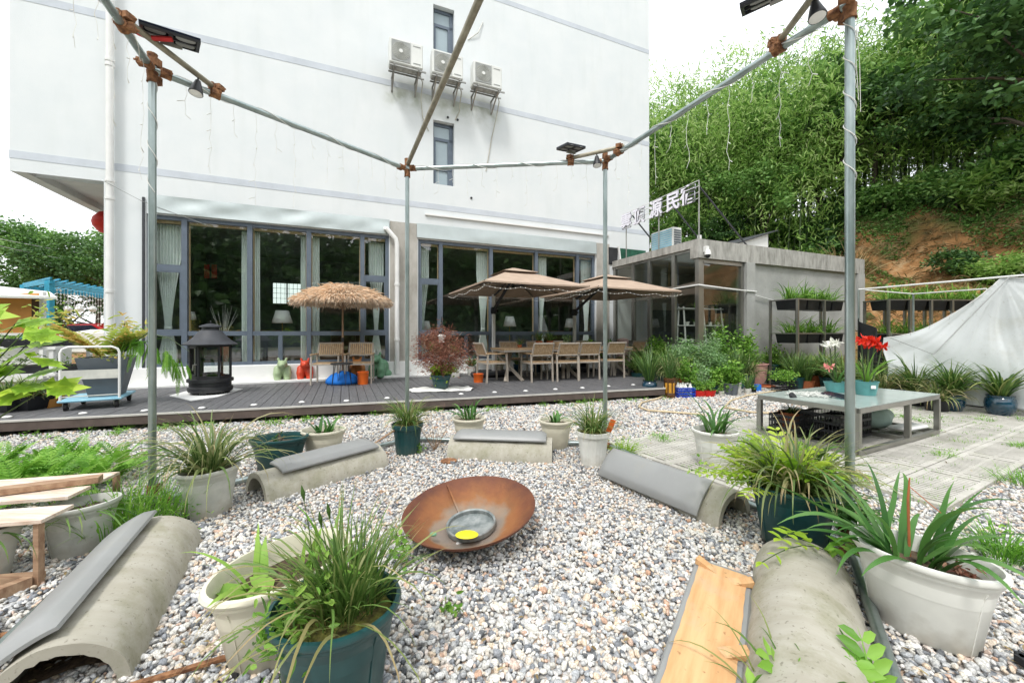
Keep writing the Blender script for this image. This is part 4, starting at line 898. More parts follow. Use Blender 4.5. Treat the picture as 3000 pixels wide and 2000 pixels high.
# ---------------- animal statues (plain rounded seated puppies)
def puppy(px,py,m,label,rz,sc_=1.0):
    p=g(px,py,.2); t=thing('puppy_statue',label,'statue',p,rz,'rounded puppy statues along the plinth'); t.scale=(sc_,)*3
    b=MB()
    for s in (-1,1):
        b.tube([(s*.085,-.10,.045),(s*.09,-.10,.16),(s*.085,-.07,.25)],[.062,.078,.07],14); b.ball((s*.085,-.105,.05),(.068,.078,.05)); b.ball((s*.085,-.06,.25),(.075,.08,.08))
        b.ball((s*.085,.14,.07),(.075,.10,.07)); b.ball((s*.07,-.10,.455),(.028,.025,.035)); b.tube([(s*.055,-.11,.40),(s*.07,-.10,.45)],.022,8)
    b.ball((0,.07,.20),(.125,.17,.15)); b.ball((0,-.03,.27),(.10,.10,.12)); b.ball((0,-.12,.355),(.095,.10,.08)); b.ball((0,-.21,.335),(.055,.05,.045)); b.ball((0,-.255,.35),(.016,.016,.014))
    o=b.build('body',m,t,smooth=True)
    rm=o.modifiers.new('fuse','REMESH'); rm.mode='VOXEL'; rm.voxel_size=.011; rm.use_smooth_shade=True
    sm=o.modifiers.new('soft','SMOOTH'); sm.iterations=5; sm.factor=.6
    return t
puppy(828,1116,'stgreen','pale green glossy puppy statue, first from the stove',R(28),1.12)
puppy(894,1113,'stred','red glossy puppy statue left of the garden chairs',R(26),1.08)
puppy(1046,1113,'storange','orange puppy statue half hidden behind the right garden chair',R(22),1.15)
puppy(1112,1106,'stgreen2','mid green puppy statue right of the chairs, tallest of the row',R(-12),1.32)
# ---------------- garden chairs (front towards +y)
def make_chair(label,group,loc,rz):
    t=thing('garden_chair',label,'chair',loc,rz,group)
    for s in (-1,1):
        b=MB(); b.bar((s*.27,.0,0),(s*.27,.03,.63),.03,.035); b.build('leg','taupe',t)
        b=MB(); b.bar((s*.27,.52,0),(s*.27,.49,.63),.03,.035); b.build('leg','taupe',t)
        b=MB(); b.box((s*.27-.024,-.02,.625),(s*.27+.024,.53,.648),bev=.006); b.build('armrest','wood',t)
    b=MB(); b.bar((-.27,.03,.42),(.27,.03,.42),.03); b.bar((-.27,.5,.42),(.27,.5,.42),.03); b.bar((-.27,.03,.42),(-.27,.5,.42),.03); b.bar((.27,.03,.42),(.27,.5,.42),.03); b.build('seat_frame','taupe',t)
    b=MB()
    for k in range(7): b.box((-.25,.035+k*.066,.437),(.25,.035+k*.066+.056,.453))
    b.build('seat','wood',t)
    b=MB(); 
    b.bar((-.26,.03,.55),(-.25,-.09,.87),.028); b.bar((.26,.03,.55),(.25,-.09,.87),.028); b.bar((-.25,-.092,.868),(.25,-.092,.868),.03); b.bar((-.26,.012,.60),(.26,.012,.60),.028); f=b.build('back_frame','taupe',t)
    b=MB()
    for k in range(11):
        x=-.222+k*.0444; b.bar((x,.012,.605),(x*.98,-.088,.862),.034,.010,up=(0,1,0))
    b.build('backrest','wood',t)
    return t
G='taupe and teak chairs around the long table'
ch=make_chair('garden chair facing the camera left of the thatched parasol pole','two chairs at the small round table',(0,0,0),0)
def placed(first,px,py,rz,label,group):
    p=g(px,py,.2); 
    if first: ch.location=p; ch.rotation_euler=(0,0,rz); ch['label']=label; ch['group']=group; return ch
    return dup(ch,p,rz,label,group)
placed(True,968,1118,R(180+12),'slatted garden chair left of the thatched parasol pole','two chairs at the small round table')
placed(False,1058,1116,R(180+14),'slatted garden chair right of the thatched parasol pole, before the orange statue','two chairs at the small round table')
for (px,py,l) in ((1589,1119,'front-row dining chair nearest the table left end'),(1664,1116.5,'second front-row dining chair from the table left end'),(1727,1113,'third front-row dining chair from the table left end'),(1803,1108,'last front-row dining chair, right of the third gazebo post')):
    placed(False,px,py,ANG+R(random.uniform(-4,4)),l,G)
p=g(1447,1119,.2); dup(ch,(p[0]-.28,p[1]+.05,.2),ANG-R(90)+R(6),'dining chair alone at the table left end, sideways, beside the orange bucket',G)
w_=W(7.35,8.6,.2); dup(ch,w_,ANG+R(90),'dining chair at the far right end of the long table',G)
for k in range(4): 
    w_=W(4.0+k*.78,9.62,.2); dup(ch,w_,ANG+R(180),['leftmost','second from left','third from left','rightmost'][k]+' dining chair on the wall side of the long table',G)
# ---------------- dining table
tb=thing('dining_table','long slatted teak dining table on crossed taupe legs under the tan parasols','table',W(5.05,8.62,.2),ANG)
b=MB()
for k in range(9): b.box((-1.80,-.45+k*.1,.715),(1.80,-.45+k*.1+.092,.745),bev=.004)
b.build('tabletop','wood',tb); b=MB(); b.box((-1.78,-.44,.67),(1.78,-.40,.712)); b.box((-1.78,.40,.67),(1.78,.44,.712)); b.box((-1.78,-.40,.67),(-1.74,.40,.712)); b.box((1.74,-.40,.67),(1.78,.40,.712)); b.build('apron','taupe',tb)
for x in (-1.5,0,1.5):
    b=MB(); b.bar((x-.22,-.36,0),(x+.22,.36,.67),.07,.05); b.build('leg','taupe',tb); b=MB(); b.bar((x+.22,-.36,0),(x-.22,.36,.67),.07,.05); b.build('leg','taupe',tb)
# ---------------- small round table, thatched parasol
p=g(989,1135,.2); t=thing('side_table','small round black side table with hairpin legs below the thatched parasol','table',(p[0],p[1]+.2,.2))
b=MB(); b.lathe([(.215,.455),(.22,.46),(.22,.475),(.215,.48)],30,cap0=True,cap1=True); b.build('tabletop','black',t)
for k in range(4):
    a=R(45+90*k); b=MB(); b.tube([(.15*math.cos(a-.25),.15*math.sin(a-.25),.455),(.20*math.cos(a),.20*math.sin(a),.01),(.15*math.cos(a+.25),.15*math.sin(a+.25),.455)],.007,6); b.build('leg','black',t)
p=(lambda u:(u[0],u[1],.2))(g(1004,1123,.2)); par=thing('thatched_parasol','round straw-thatched parasol on a brown pole with a blue weighted base','parasol',p)
b=MB(); b.tube([(0,0,.03),(0,0,2.1)],.019,12); b.build('pole','plank2',par)
b=MB(); b.tube([(0,0,.9),(0,0,1.0)],.026,10); b.build('collar','black',par)
b=MB(); b.lathe([(.30,0),(.33,.03),(.32,.10),(.24,.19),(.12,.25),(.03,.28)],28,ex=1.05,cap0=True); b.build('base','blue2',par,smooth=True)
b=MB()
for k in range(8):
    a=R(45*k+10); b.bar((0,0,2.08),(.80*math.cos(a),.80*math.sin(a),1.77),.014); b.bar((0,0,1.62),(.42*math.cos(a),.42*math.sin(a),1.90),.010)
b.build('ribs','plank2',par)
fm=FM(11); r=fm.r
for (r0,z0,r1,z1,n,l) in ((.0,2.16,.34,2.05,1500,.26),(.26,2.10,.62,1.95,3000,.28),(.5,2.0,.86,1.80,4500,.26),(.80,1.84,.90,1.77,2200,.13)):
    a=r.uniform(0,2*np.pi,n); u=np.sqrt(r.uniform(0,1,n)); rr=r0+(r1-r0)*u; zz=z0+(z1-z0)*u+r.uniform(-.012,.03,n)
    P=np.stack([rr*np.cos(a),rr*np.sin(a),zz],1); D=np.stack([np.cos(a),np.sin(a),np.full(n,-.42 if r0<.75 else -1.6)],1); fm.leaves(P,l*.84,.012,.8,.5,1.0,dirs=D)
fm.build('thatch','straw',par)
b=MB(); b.lathe([(.01,2.13),(.35,2.03),(.62,1.93),(.86,1.79)],28); b.build('canopy_lining','canvas',par)
# ---------------- buckets
def bucket(px,py,d,h,m,label,z=.2,name='bucket'):
    p=g(px,py,z); t=thing(name,label,'bucket',(p[0],p[1]+d/2,z)); b=MB(); r=d/2
    b.lathe([(r*.86,0),(r*.97,h*.85),(r,h*.87),(r*1.03,h),(r*.96,h),(r*.9,h*.8),(r*.8,.02)],26,cap0=True,cap1=True); b.build('shell',m,t,smooth=40)
    b=MB(); b.tube([(r*math.cos(a),-.02-.05*math.sin(a),h*.9-.0*a) for a in [i*math.pi/12 for i in range(13)]],.004,5); b.build('handle','pvc',t); return t
bucket(1400,1121,.235,.19,'orange','orange plastic bucket on the deck by the end dining chair')
bucket(1057,1127,.24,.27,'orange','orange plastic bucket between the right garden chair legs, beside the blue base')
# ---------------- square cantilever parasols
def cant(cs,cq,ps,label):
    t=thing('cantilever_parasol',label,'parasol',W(ps,9.85,.2),ANG,'tan square cantilever parasols')
    ox,oy=cs-ps,cq-9.85
    b=MB(); b.box((-.45,-.45,0),(.45,.45,.10),bev=.03); b.build('base','black',t)
    b=MB(); b.box((-.035,-.05,.1),(.035,.05,2.12),bev=.008); b.build('pole','pvc',t)
    b=MB(); b.box((-.06,-.07,1.60),(.06,.07,1.78),bev=.01); b.tube([(.06,0,1.69),(.12,0,1.69)],.03,10); b.build('crank_box','black',t)
    b=MB(); b.bar((0,-.02,1.72),(ox*.75,oy*.75,2.24),.045,.06); b.bar((ox*.75,oy*.75,2.24),(ox,oy,2.42),.04); b.bar((0,0,2.08),(ox*.45,oy*.45,2.22),.035); b.build('arm','charcoal',t)
    hs,hq=1.22,1.42; ze,zt=2.13,2.50
    def cn(k,f=1.0): return (ox+(-1,1,1,-1)[k]*hs*f, oy+(-1,-1,1,1)[k]*hq*f)
    def pan(c,f0,z0,f1,z1,sag,N=8):
        for k in range(4):
            a0,a1=cn(k,f0),cn((k+1)%4,f0); b0,b1=cn(k,f1),cn((k+1)%4,f1)
            def fn(u,v):
                x=(a0[0]*(1-u)+a1[0]*u)*(1-v)+(b0[0]*(1-u)+b1[0]*u)*v; y=(a0[1]*(1-u)+a1[1]*u)*(1-v)+(b0[1]*(1-u)+b1[1]*u)*v
                return (x,y,z0+(z1-z0)*v-sag*math.sin(math.pi*u)*(1-v*.6)-sag*.4*math.sin(math.pi*v))
            c.grid(N,N,fn)
    c=MB(); pan(c,1,ze,.26,zt,.012); 
    for k in range(4):
        a,b_=cn(k),cn((k+1)%4); c.grid(8,1,lambda u,v,a=a,b_=b_:(a[0]*(1-u)+b_[0]*u,a[1]*(1-u)+b_[1]*u,ze-.012*math.sin(math.pi*u)-.03*v))
    o=c.build('canopy','canvas',t); solid(o,.003)
    c=MB(); pan(c,.36,zt+.01,.02,zt+.15,.006,5); o=c.build('vent_canopy','canvas',t); solid(o,.003)
    c=MB()
    for k in range(4):
        a=cn(k); c.bar((ox,oy,zt-.02),(a[0],a[1],ze-.004),.018); m=((cn(k)[0]+cn((k+1)%4)[0])/2,(cn(k)[1]+cn((k+1)%4)[1])/2); c.bar((ox,oy,zt-.03),(m[0],m[1],ze-.04),.016)
        c.bar((ox,oy,zt-.28),((a[0]+ox)/2,(a[1]+oy)/2,(zt+ze)/2-.03),.014); c.bar((ox,oy,zt-.28),((m[0]+ox)/2,(m[1]+oy)/2,(zt+ze)/2-.05),.014)
    c.build('ribs','charcoal',t); c=MB(); c.tube([(ox,oy,zt-.32),(ox,oy,zt)],.035,12); c.build('hub','black',t)
    c=MB(); rr=random.Random(int(cs*10))
    for k in range(4):
        a=cn(k,.99); b_=cn((k+1)%4,.99); prev=None
        for i in range(23):
            u=i/22; pt=(a[0]*(1-u)+b_[0]*u,a[1]*(1-u)+b_[1]*u,ze-.10-.05*abs(math.sin(u*math.pi*3))); c.ball(pt,.011,6,4)
            if prev: c.bar(prev,pt,.003)
            prev=pt
        m=cn(k); 
        for i in range(10):
            u=i/9; c.ball((m[0]*(1-u)+ox*u,m[1]*(1-u)+oy*u,ze-.04+(zt-ze)*u-.05),.010,6,4)
    c.build('fairy_lights','white',t)
cant(3.72,8.72,fs(1446,9.85),'tan square parasol nearer the centre, over the table left half, with fairy lights')
cant(6.36,8.70,fs(1683,9.85),'tan square parasol over the table right half, nearer the annex')
# ================================================================ PIPE GAZEBO
PT=[(-2.66,2.926),(-1.243,4.694),(1.056,4.484),(1.995,2.336),(.69,.40),(-1.69,.80)]; ZP=1.30+1.944
gz=thing('pipe_gazebo','six-sided gazebo frame of galvanised scaffold pipes standing on the gravel','gazebo',(0,0,0))
for i,(x,y) in enumerate(PT):
    b=MB(); b.tube([(x,y,.0),(x,y,1.6),(x,y,ZP+.03)],.0242,20); b.build('post','galv',gz,smooth=40)
for i in range(6):
    a,b_=PT[i],PT[(i+1)%6]; b=MB(); b.tube([(a[0],a[1],ZP),(b_[0],b_[1],ZP)],.0242,18); b.build('beam','galv',gz,smooth=40)
    b=MB(); b.tube([(a[0],a[1],.045),(b_[0],b_[1],.045)],.0242,14); b.build('base_rail','galv',gz,smooth=40)
b=MB(); a,b_=PT[1],PT[4]; b.tube([(a[0]+.02,a[1]-.03,ZP+.055),(b_[0],b_[1],ZP+.055)],.0242,18); b.build('beam','brace',gz,smooth=40)
def clamp(c,d,r=.029,l=.065,par=gz,seed=0,split=True):
    d=Vector(d).normalized(); c=Vector(c); rr=random.Random(seed+int(c.x*97)); b=MB()
    pts=[c-d*l/2,c-d*l/6,c+d*l/6,c+d*l/2]; b.tube(pts,[r*1.08,r*.98,r,r*1.1],12)
    u=Vector((0,0,1)) if abs(d.z)<.8 else Vector((1,0,0)); s=d.cross(u).normalized()
    b.box((-.028,-.012,-.02),(.028,.012,.02)); n=len(b.v)
    for k in range(n-8,n): v=Vector(b.v[k]); b.v[k]=tuple(c+s*(r+.012)+d*v.x+s*v.y*1.6+u*v.z)
    b.tube([c+s*(r-.01)+d*.02,c+s*(r+.045)+d*.02],.007,6); b.tube([c+s*(r+.02)+d*.02,c+s*(r+.032)+d*.02],.014,6)
    return b.build('clamp','rust',par,smooth=30)
for i in range(6):
    a=Vector((*PT[i],ZP)); n=Vector((*PT[(i+1)%6],ZP)); pz=Vector((*PT[i-1],ZP)); dn=(n-a).normalized(); dp_=(pz-a).normalized()
    clamp(a+dn*.075,dn,seed=i); clamp(a+dp_*.075,dp_,seed=i+9); clamp(a-Vector((0,0,.055)),(0,0,1),.033,.08,seed=i+20)
    clamp(a+Vector((.0,.0,.075)),(0,0,1),.03,.085,seed=i+30)
    a.z=.045; clamp(a+dn*.07+Vector((0,0,.0)),dn,seed=i+40); clamp(a+Vector((0,0,.09)),(0,0,1),.033,.08,seed=i+50)
def on(i,t,dz=0): a=Vector((*PT[i],ZP)); b_=Vector((*PT[(i+1)%6],ZP)); v=a+(b_-a)*t; v.z+=dz; return v
def brace(i,ti,j,tj):
    a=on(i,ti,.05); b_=on(j,tj,.05); d=(b_-a).normalized(); b=MB(); b.tube([a-d*.05,b_+d*.05],.021,14); b.build('brace','brace',gz,smooth=40)
    for (p,k,t) in ((a,i,ti),(b_,j,tj)):
        dd=(on(k,1)-on(k,0)).normalized(); clamp(on(k,t),dd,.033,.07,seed=3); clamp(p,d,.031,.07,seed=5)
    return a,b_
ab1=brace(5,.80,0,.168); ab2=brace(1,.832,2,.107); ab3=brace(2,.825,3,.20)
def solar(ab,t,off,label,lt,rz,tilt=12,sz=(.34,.28),up=.06):
    a,b_=ab; p=a+(b_-a)*t+Vector(off); q=a+(b_-a)*lt; d=(b_-a).normalized()
    o=thing('solar_floodlight',label,'solar lamp',p,rz,'solar floodlights clamped to the gazebo braces')
    o.rotation_euler=(R(tilt),R(-4),rz)
    b=MB(); w_,h_=sz; b.box((-w_/2,-h_/2,up),(w_/2,h_/2,up+.012)); b.build('panel','solar',o)
    b=MB(); z0,z1=up-.016,up-.001
    for (x0,y0,x1,y1) in ((-w_/2,-h_/2,w_/2,-h_/2+.02),(-w_/2,h_/2-.02,w_/2,h_/2),(-w_/2,-h_/2+.02,-w_/2+.02,h_/2-.02),(w_/2-.02,-h_/2+.02,w_/2,h_/2-.02),(-.012,-h_/2+.02,.012,h_/2-.02),(-w_/2+.02,-.012,-.012,.012),(.012,-.012,w_/2-.02,.012)): b.box((x0,y0,z0),(x1,y1,z1))
    b.build('panel_frame','blackpl',o)
    for (x,y) in ((-w_/4,-h_/4),(w_/4,-h_/4),(-w_/4,h_/4),(w_/4,h_/4)):
        b=MB(); b.lathe([(.055,z0+.006),(.055,z0+.010)],18,c=(x,y,0),cap0=True); b.build('cell_back','grille',o)
    b=MB(); b.bar((0,0,0),(0,0,up-.015),.03,.012); b.bar((-.06,0,0),(.06,0,.0),.02); b.build('bracket','steel',o)
    m=o.matrix_basis.inverted(); l=MB(); c=q-Vector((0,0,.10)); l.x=m
    l.tube([c+Vector((.0,0,.055)),c+Vector((0,-.01,.0)),c+Vector((0,-.02,-.045)),c+Vector((0,-.022,-.055))],[.018,.034,.046,.047],16); l.tube([q-Vector((0,0,.02)),c+Vector((0,0,.05))],.006,6); lo=l.build('lamp_head','blackpl',o,smooth=40)
    l=MB(); l.x=m; l.tube([c+Vector((0,-.022,-.0555)),c+Vector((0,-.023,-.06))],[.042,.036],16); l.build('lens','pvc',lo,smooth=40)
solar(ab1,.42,(.05,-.02,.03),'black solar panel and lamp clamped at the left gazebo corner, tied with red string',.78,R(40),14,(.32,.26),.05)
solar(ab2,.12,(-.06,.0,.05),'small dark solar panel above the third post, nearest the annex sign',.55,R(30),6,(.26,.2),.05)
solar(ab3,.45,(-.16,.02,.02),'large solar panel with framed cells at the top right gazebo corner',.5,R(-35),24,(.42,.26),.04)
b=MB(); c=ab1[0]+(ab1[1]-ab1[0])*.3; b.tube([c+Vector((-.1,-.02,.05)),c+Vector((.0,-.04,.0)),c+Vector((.12,0,.02))],.016,6); b.build('red_tie','red_cloth',gz)
# icicle string lights hanging from the beams
def icicle(i,t0,t1,n,label,lmin,lmax,seed):
    rr=random.Random(seed); b=MB(); d=on(i,1)-on(i,0); dn=d.normalized(); s=Vector((-dn.y,dn.x,0)); L_=d.length; N=90
    pts=[]
    for k in range(N+1):
        u=t0+(t1-t0)*k/N; a=u*26; pts.append(on(i,u)+s*.029*math.cos(a)+Vector((0,0,.029*math.sin(a))))
    b.tube(pts,.003,4)
    for k in range(n):
        u=t0+(t1-t0)*(k+.5)/n; p=on(i,u)-Vector((0,0,.025)); l=rr.uniform(lmin,lmax) if k%2 else rr.uniform(lmin*.6,lmin)
        dr=[p]; m=int(l/.09)+2
        for j in range(m): dr.append(p+Vector((rr.uniform(-.012,.012),rr.uniform(-.012,.012),-l*(j+1)/m)))
        b.tube(dr,.0017,4)
        for q in dr[2::2]:
            e=rr.uniform(-.05,.05); b.tube([q,q+dn*e+Vector((0,0,-.022))],[.002,.0032],4)
    o=b.build('string_lights','tube'); tag(o,label,'string lights',group='icicle lights on the gazebo beams'); return o
icicle(0,.05,.97,13,'icicle lights hanging from the beam between the two left posts',.35,1.0,1)
icicle(1,.05,.95,12,'icicle lights hanging from the middle back beam',.2,.6,2)
icicle(2,.04,.95,11,'icicle lights hanging from the right beam against the bamboo',.35,.85,3)
icicle(5,.45,.97,6,'icicle lights hanging from the upper left beam over the white wall',.4,.9,4)
b=MB(); x,y=PT[3]; b.tube([(x+.03*math.cos(k*.55),y+.03*math.sin(k*.55),ZP-.02-k*.018) for k in range(60)],.003,4)
for k in range(3): b.tube([(x+.035+.01*k,y+.02,ZP-.05),(x+.045+.02*k,y+.03,ZP-.35),(x+.04+.012*k,y+.0,ZP-.5-.07*k)],.0018,4)
o=b.build('string_lights','tube'); tag(o,'bunched white string lights wound round the top of the right post','string lights',group='icicle lights on the gazebo beams')
b=MB(); x,y=PT[0]; b.tube([(x+.028*math.cos(k*.5-1),y+.028*math.sin(k*.5-1),ZP-.05-k*.022) for k in range(40)],.003,4); o=b.build('string_lights','tube'); tag(o,'white string lights spiralled down the left post','string lights',group='icicle lights on the gazebo beams')
# ================================================================ CULVERT SEATS
def culvert(A,dirv,label,L_=1.08,Ro=.205,th=.042,chip=0,seed=0):
    d=Vector((dirv[0],dirv[1],0)).normalized(); rz=math.atan2(d.y,d.x); rr=random.Random(seed)
    t=thing('culvert_seat',label,'concrete seat',(A[0],A[1],0),rz,'half-pipe concrete seats around the fire bowl')
    N=28; K=22
    def ang(i): return math.pi*i/N
    b=MB(); vs=[]
    ph=[rr.uniform(0,6) for _ in range(4)]
    for k in range(K+1):
        x=L_*k/K
        for i in range(N+1):
            a=ang(i); e=.0025*math.sin(x*23+ph[0]+3*math.sin(a*3+ph[1])); vs.append((x,(Ro+e)*math.cos(a),(Ro+e)*math.sin(a)-.01))
    for k in range(K+1):
        x=L_*k/K
        for i in range(N+1):
            a=ang(i); r=Ro-th
            if k==0 or k==K: r+=.002*math.sin(i*2.3+ph[2])+(.006*abs(math.sin(i*1.7)) if chip and 9<i<15 else 0)
            vs.append((x,r*math.cos(a),r*math.sin(a)-.01))
    M1=(K+1)*(N+1); fs_=[]
    for k in range(K):
        for i in range(N):
            a=k*(N+1)+i; fs_.append((a,a+1,a+N+2,a+N+1)); fs_.append((M1+a+N+1,M1+a+N+2,M1+a+1,M1+a))
    for i in range(N):
        fs_.append((M1+i,M1+i+1,i+1,i)); a=K*(N+1)+i; fs_.append((a,a+1,M1+a+1,M1+a))
    b.add(vs,fs_); b.build('half_pipe','culvert',t,smooth=35)
    return t
def cushion(par,x0,x1,a0,a1,label,Ro=.205,th=.042,wob=.0,blocks=True):
    # vinyl pad draped over the arc between angles a0..a1 (degrees) of the pipe, in the pipe frame
    mid=(a0+a1)/2; W2=(a1-a0)/2*math.pi/180*Ro; W2=max(W2,.02)
    o=thing('seat_cushion',label,'cushion',par.location,par.rotation_euler.z,'grey vinyl seat cushions')
    b=MB(); am=R(mid); nrm=Vector((0,math.cos(am),math.sin(am))); tan=Vector((0,-math.sin(am),math.cos(am))); c=Vector(((x0+x1)/2,0,0))+nrm*(Ro+.012)
    hx,hy=(x1-x0)/2,W2
    NX,NY=24,10
    def fn(u,v,top):
        x=(u*2-1)*hx; y=(v*2-1)*hy; e=min(1,min(u,1-u)*16,min(v,1-v)*7); puff=th*(math.sqrt(max(0,e))*.75+.25) if top else -.004
        bend=(y*y)/(2*Ro)*.45
        return tuple(c+Vector((x,0,0))+tan*y+nrm*(puff-bend))
    b.grid(NX,NY,lambda u,v:fn(u,v,True)); b.grid(NX,NY,lambda u,v:fn(1-u,v,False))
    n=(NX+1)*(NY+1); 
    b2=MB()
    for (u0,v0,u1,v1) in ((0,0,1,0),(1,0,1,1),(1,1,0,1),(0,1,0,0)):
        K=20; vs=[]
        for k in range(K+1):
            u=u0+(u1-u0)*k/K; v=v0+(v1-v0)*k/K; vs.append(fn(u,v,True)); vs.append(tuple(Vector(fn(u,v,True))*0+Vector(fn(u,v,False))))
        b.add(vs,[(2*k+1,2*k+3,2*k+2,2*k) for k in range(K)])
    b.build('pad','vinyl',o,smooth=50)
    if blocks:
        for x in (x0+.13,x1-.16):
            k=MB(); k.box((-.02,-.02,-.012),(.02,.02,.018)); kk=k.build('wood_block','plank2',o); kk.location=c+Vector((x-c.x,0,0))-tan*(W2-.004)*(1 if mid<90 else 1)+nrm*(-.02); kk.rotation_euler=(am-R(90),0,0)
    return o
def seat(pa,pb,side,label,**kw):
    A=Vector(g(*pa)[:2]); B=Vector(g(*pb)[:2]); d=(B-A).normalized(); n=Vector((-d.y,d.x))*side*.205
    return culvert(A+n,d,label,**kw)
c1=seat((388,1985),(590,1585),1,'large concrete half-pipe seat at the bottom left corner of the photo',L_=1.12,chip=1,seed=1)
sm_=MB(); sm_.grid(20,8,lambda u,v:(.10+u*.92,(v-.5)*.30,.022+.018*math.sin(u*9+v*4)*math.sin(v*math.pi))); o_=sm_.build('bore_shade_patch','soil',None,smooth=True); o_.location=c1.location; o_.rotation_euler=c1.rotation_euler; tag(o_,'dark soil-coloured patch added to deepen the shade inside the bottom left concrete half-pipe','soil',kind='stuff')  # dark soil-coloured sheet added to stand in for shade deep in the pipe
cushion(c1,.03,1.09,18,92,'long grey vinyl cushion on the bottom left concrete seat')
c2=seat((782,1478),(1135,1366),1,'concrete half-pipe seat before the dark green and cream pots, left of the fire bowl',seed=2)
cushion(c2,.14,1.02,62,130,'grey cushion on the left back seat, before the dark green pot')
c3=seat((1308,1345),(1617,1357),1,'concrete half-pipe seat straight behind the fire bowl, seen side on',seed=3)
cushion(c3,.05,1.02,60,128,'grey cushion on the middle back seat between two cream pots')
c4=seat((2104,1546),(1782,1408),-1,'concrete half-pipe seat right of the fire bowl with its open end to the right',seed=4)
cushion(c4,.13,1.08,4,84,'grey cushion slid down the near side of the right-hand seat',blocks=False)
# bottom right: no cushion on top
A=Vector((1.535,2.10)); B=Vector((1.10,1.45)); d=(B-A).normalized(); c5=culvert(A,d,'bare concrete half-pipe seat at the bottom right beside the base pipe',L_=1.1,Ro=.215,seed=5)
# overturned cushion board
bd=thing('overturned_cushion','seat cushion lying face down, showing its pale plywood board and grey vinyl edge','cushion',(g(2120,1684)[0],g(2120,1684)[1],.03),math.atan2(1.47-2.14,.70-1.145)); bd.rotation_euler.x=R(-3)
b=MB(); b.box((0,-.135,-.005),(.98,.135,.022),bev=.008); b.build('vinyl_cover','vinyl',bd)
b=MB(); b.grid(30,6,lambda u,v:(.03+u*.93,(v*2-1)*(.110+.001*math.sin(u*19)+.0012*math.sin(u*47+v*3)),.0255+.001*math.sin(u*9))); b.build('plywood','ply',bd)
for (x,y,a) in ((.10,.10,20),(.10,-.10,-14),(.62,.11,24)):
    b=MB(); b.add([(0,-.055,0),(.05,-.035,0),(.05,.055,0),(0,.055,0),(0.0,.055,.03),(.05,.055,.03)],[(3,2,1,0),(0,1,5,4),(1,2,5),(3,0,4),(2,3,4,5)]); o=b.build('wedge','ply',bd); o.location=(x,y*.75,.026); o.rotation_euler=(0,0,R(a) if y>0 else R(180+a))
# ================================================================ FIRE BOWL
fbw=thing('fire_bowl','shallow rusty steel fire bowl tilted on the gravel in the centre','fire bowl',(-.26,2.545,.036)); fbw.rotation_euler=(R(5.8),R(-4.5),0); fbw.scale=(1.03,1.03,1.03)
b=MB(); pr=[(.02,.004),(.15,.006),(.19,.012),(.26,.045),(.33,.09),(.39,.135),(.405,.15)]; pr2=[(r+.003,z-.006) for r,z in pr][::-1]
b.lathe(pr+[(.41,.152)]+pr2,64,cap0=True,cap1=True); b.build('bowl','corten',fbw,smooth=40)
b=MB(); b.lathe([(.02,.018),(.135,.018),(.142,.022),(.142,.046),(.152,.052),(.156,.046),(.152,.016)],48,cap0=True); b.build('ash_tray','zinc',fbw,smooth=40)
b=MB()
for k in range(5): a=R(118)+k*.0; 
b.bar((-.085,.13,.02),(-.19,.335,.135),.012,.012); b.build('seam_weld','corten',fbw)
b=MB(); b.ball((-.03,-.09,.045),(.07,.05,.012),14,6); o=b.build('yellow_disc','lime'); o.location=(-.24,2.46,.048); tag(o,'small yellow plastic toy lying at the front of the fire bowl','toy')
o=MB(); o.ball((0,0,0),(.022,.016,.012),10,6); o=o.build('green_toy','stgreen2'); o.location=(-.47,2.36,.10); tag(o,'tiny green plastic toy at the left front of the fire bowl','toy')
b=MB(); b.lathe([(.075,0),(.08,.005),(.08,.014),(.06,.018)],24,cap0=True,cap1=True); o=b.build('rusty_disc','rust',smooth=40); p=g(1315,1355); o.location=(p[0],p[1],.012); tag(o,'small rusty disc on the gravel at the left foot of the middle seat','disc')
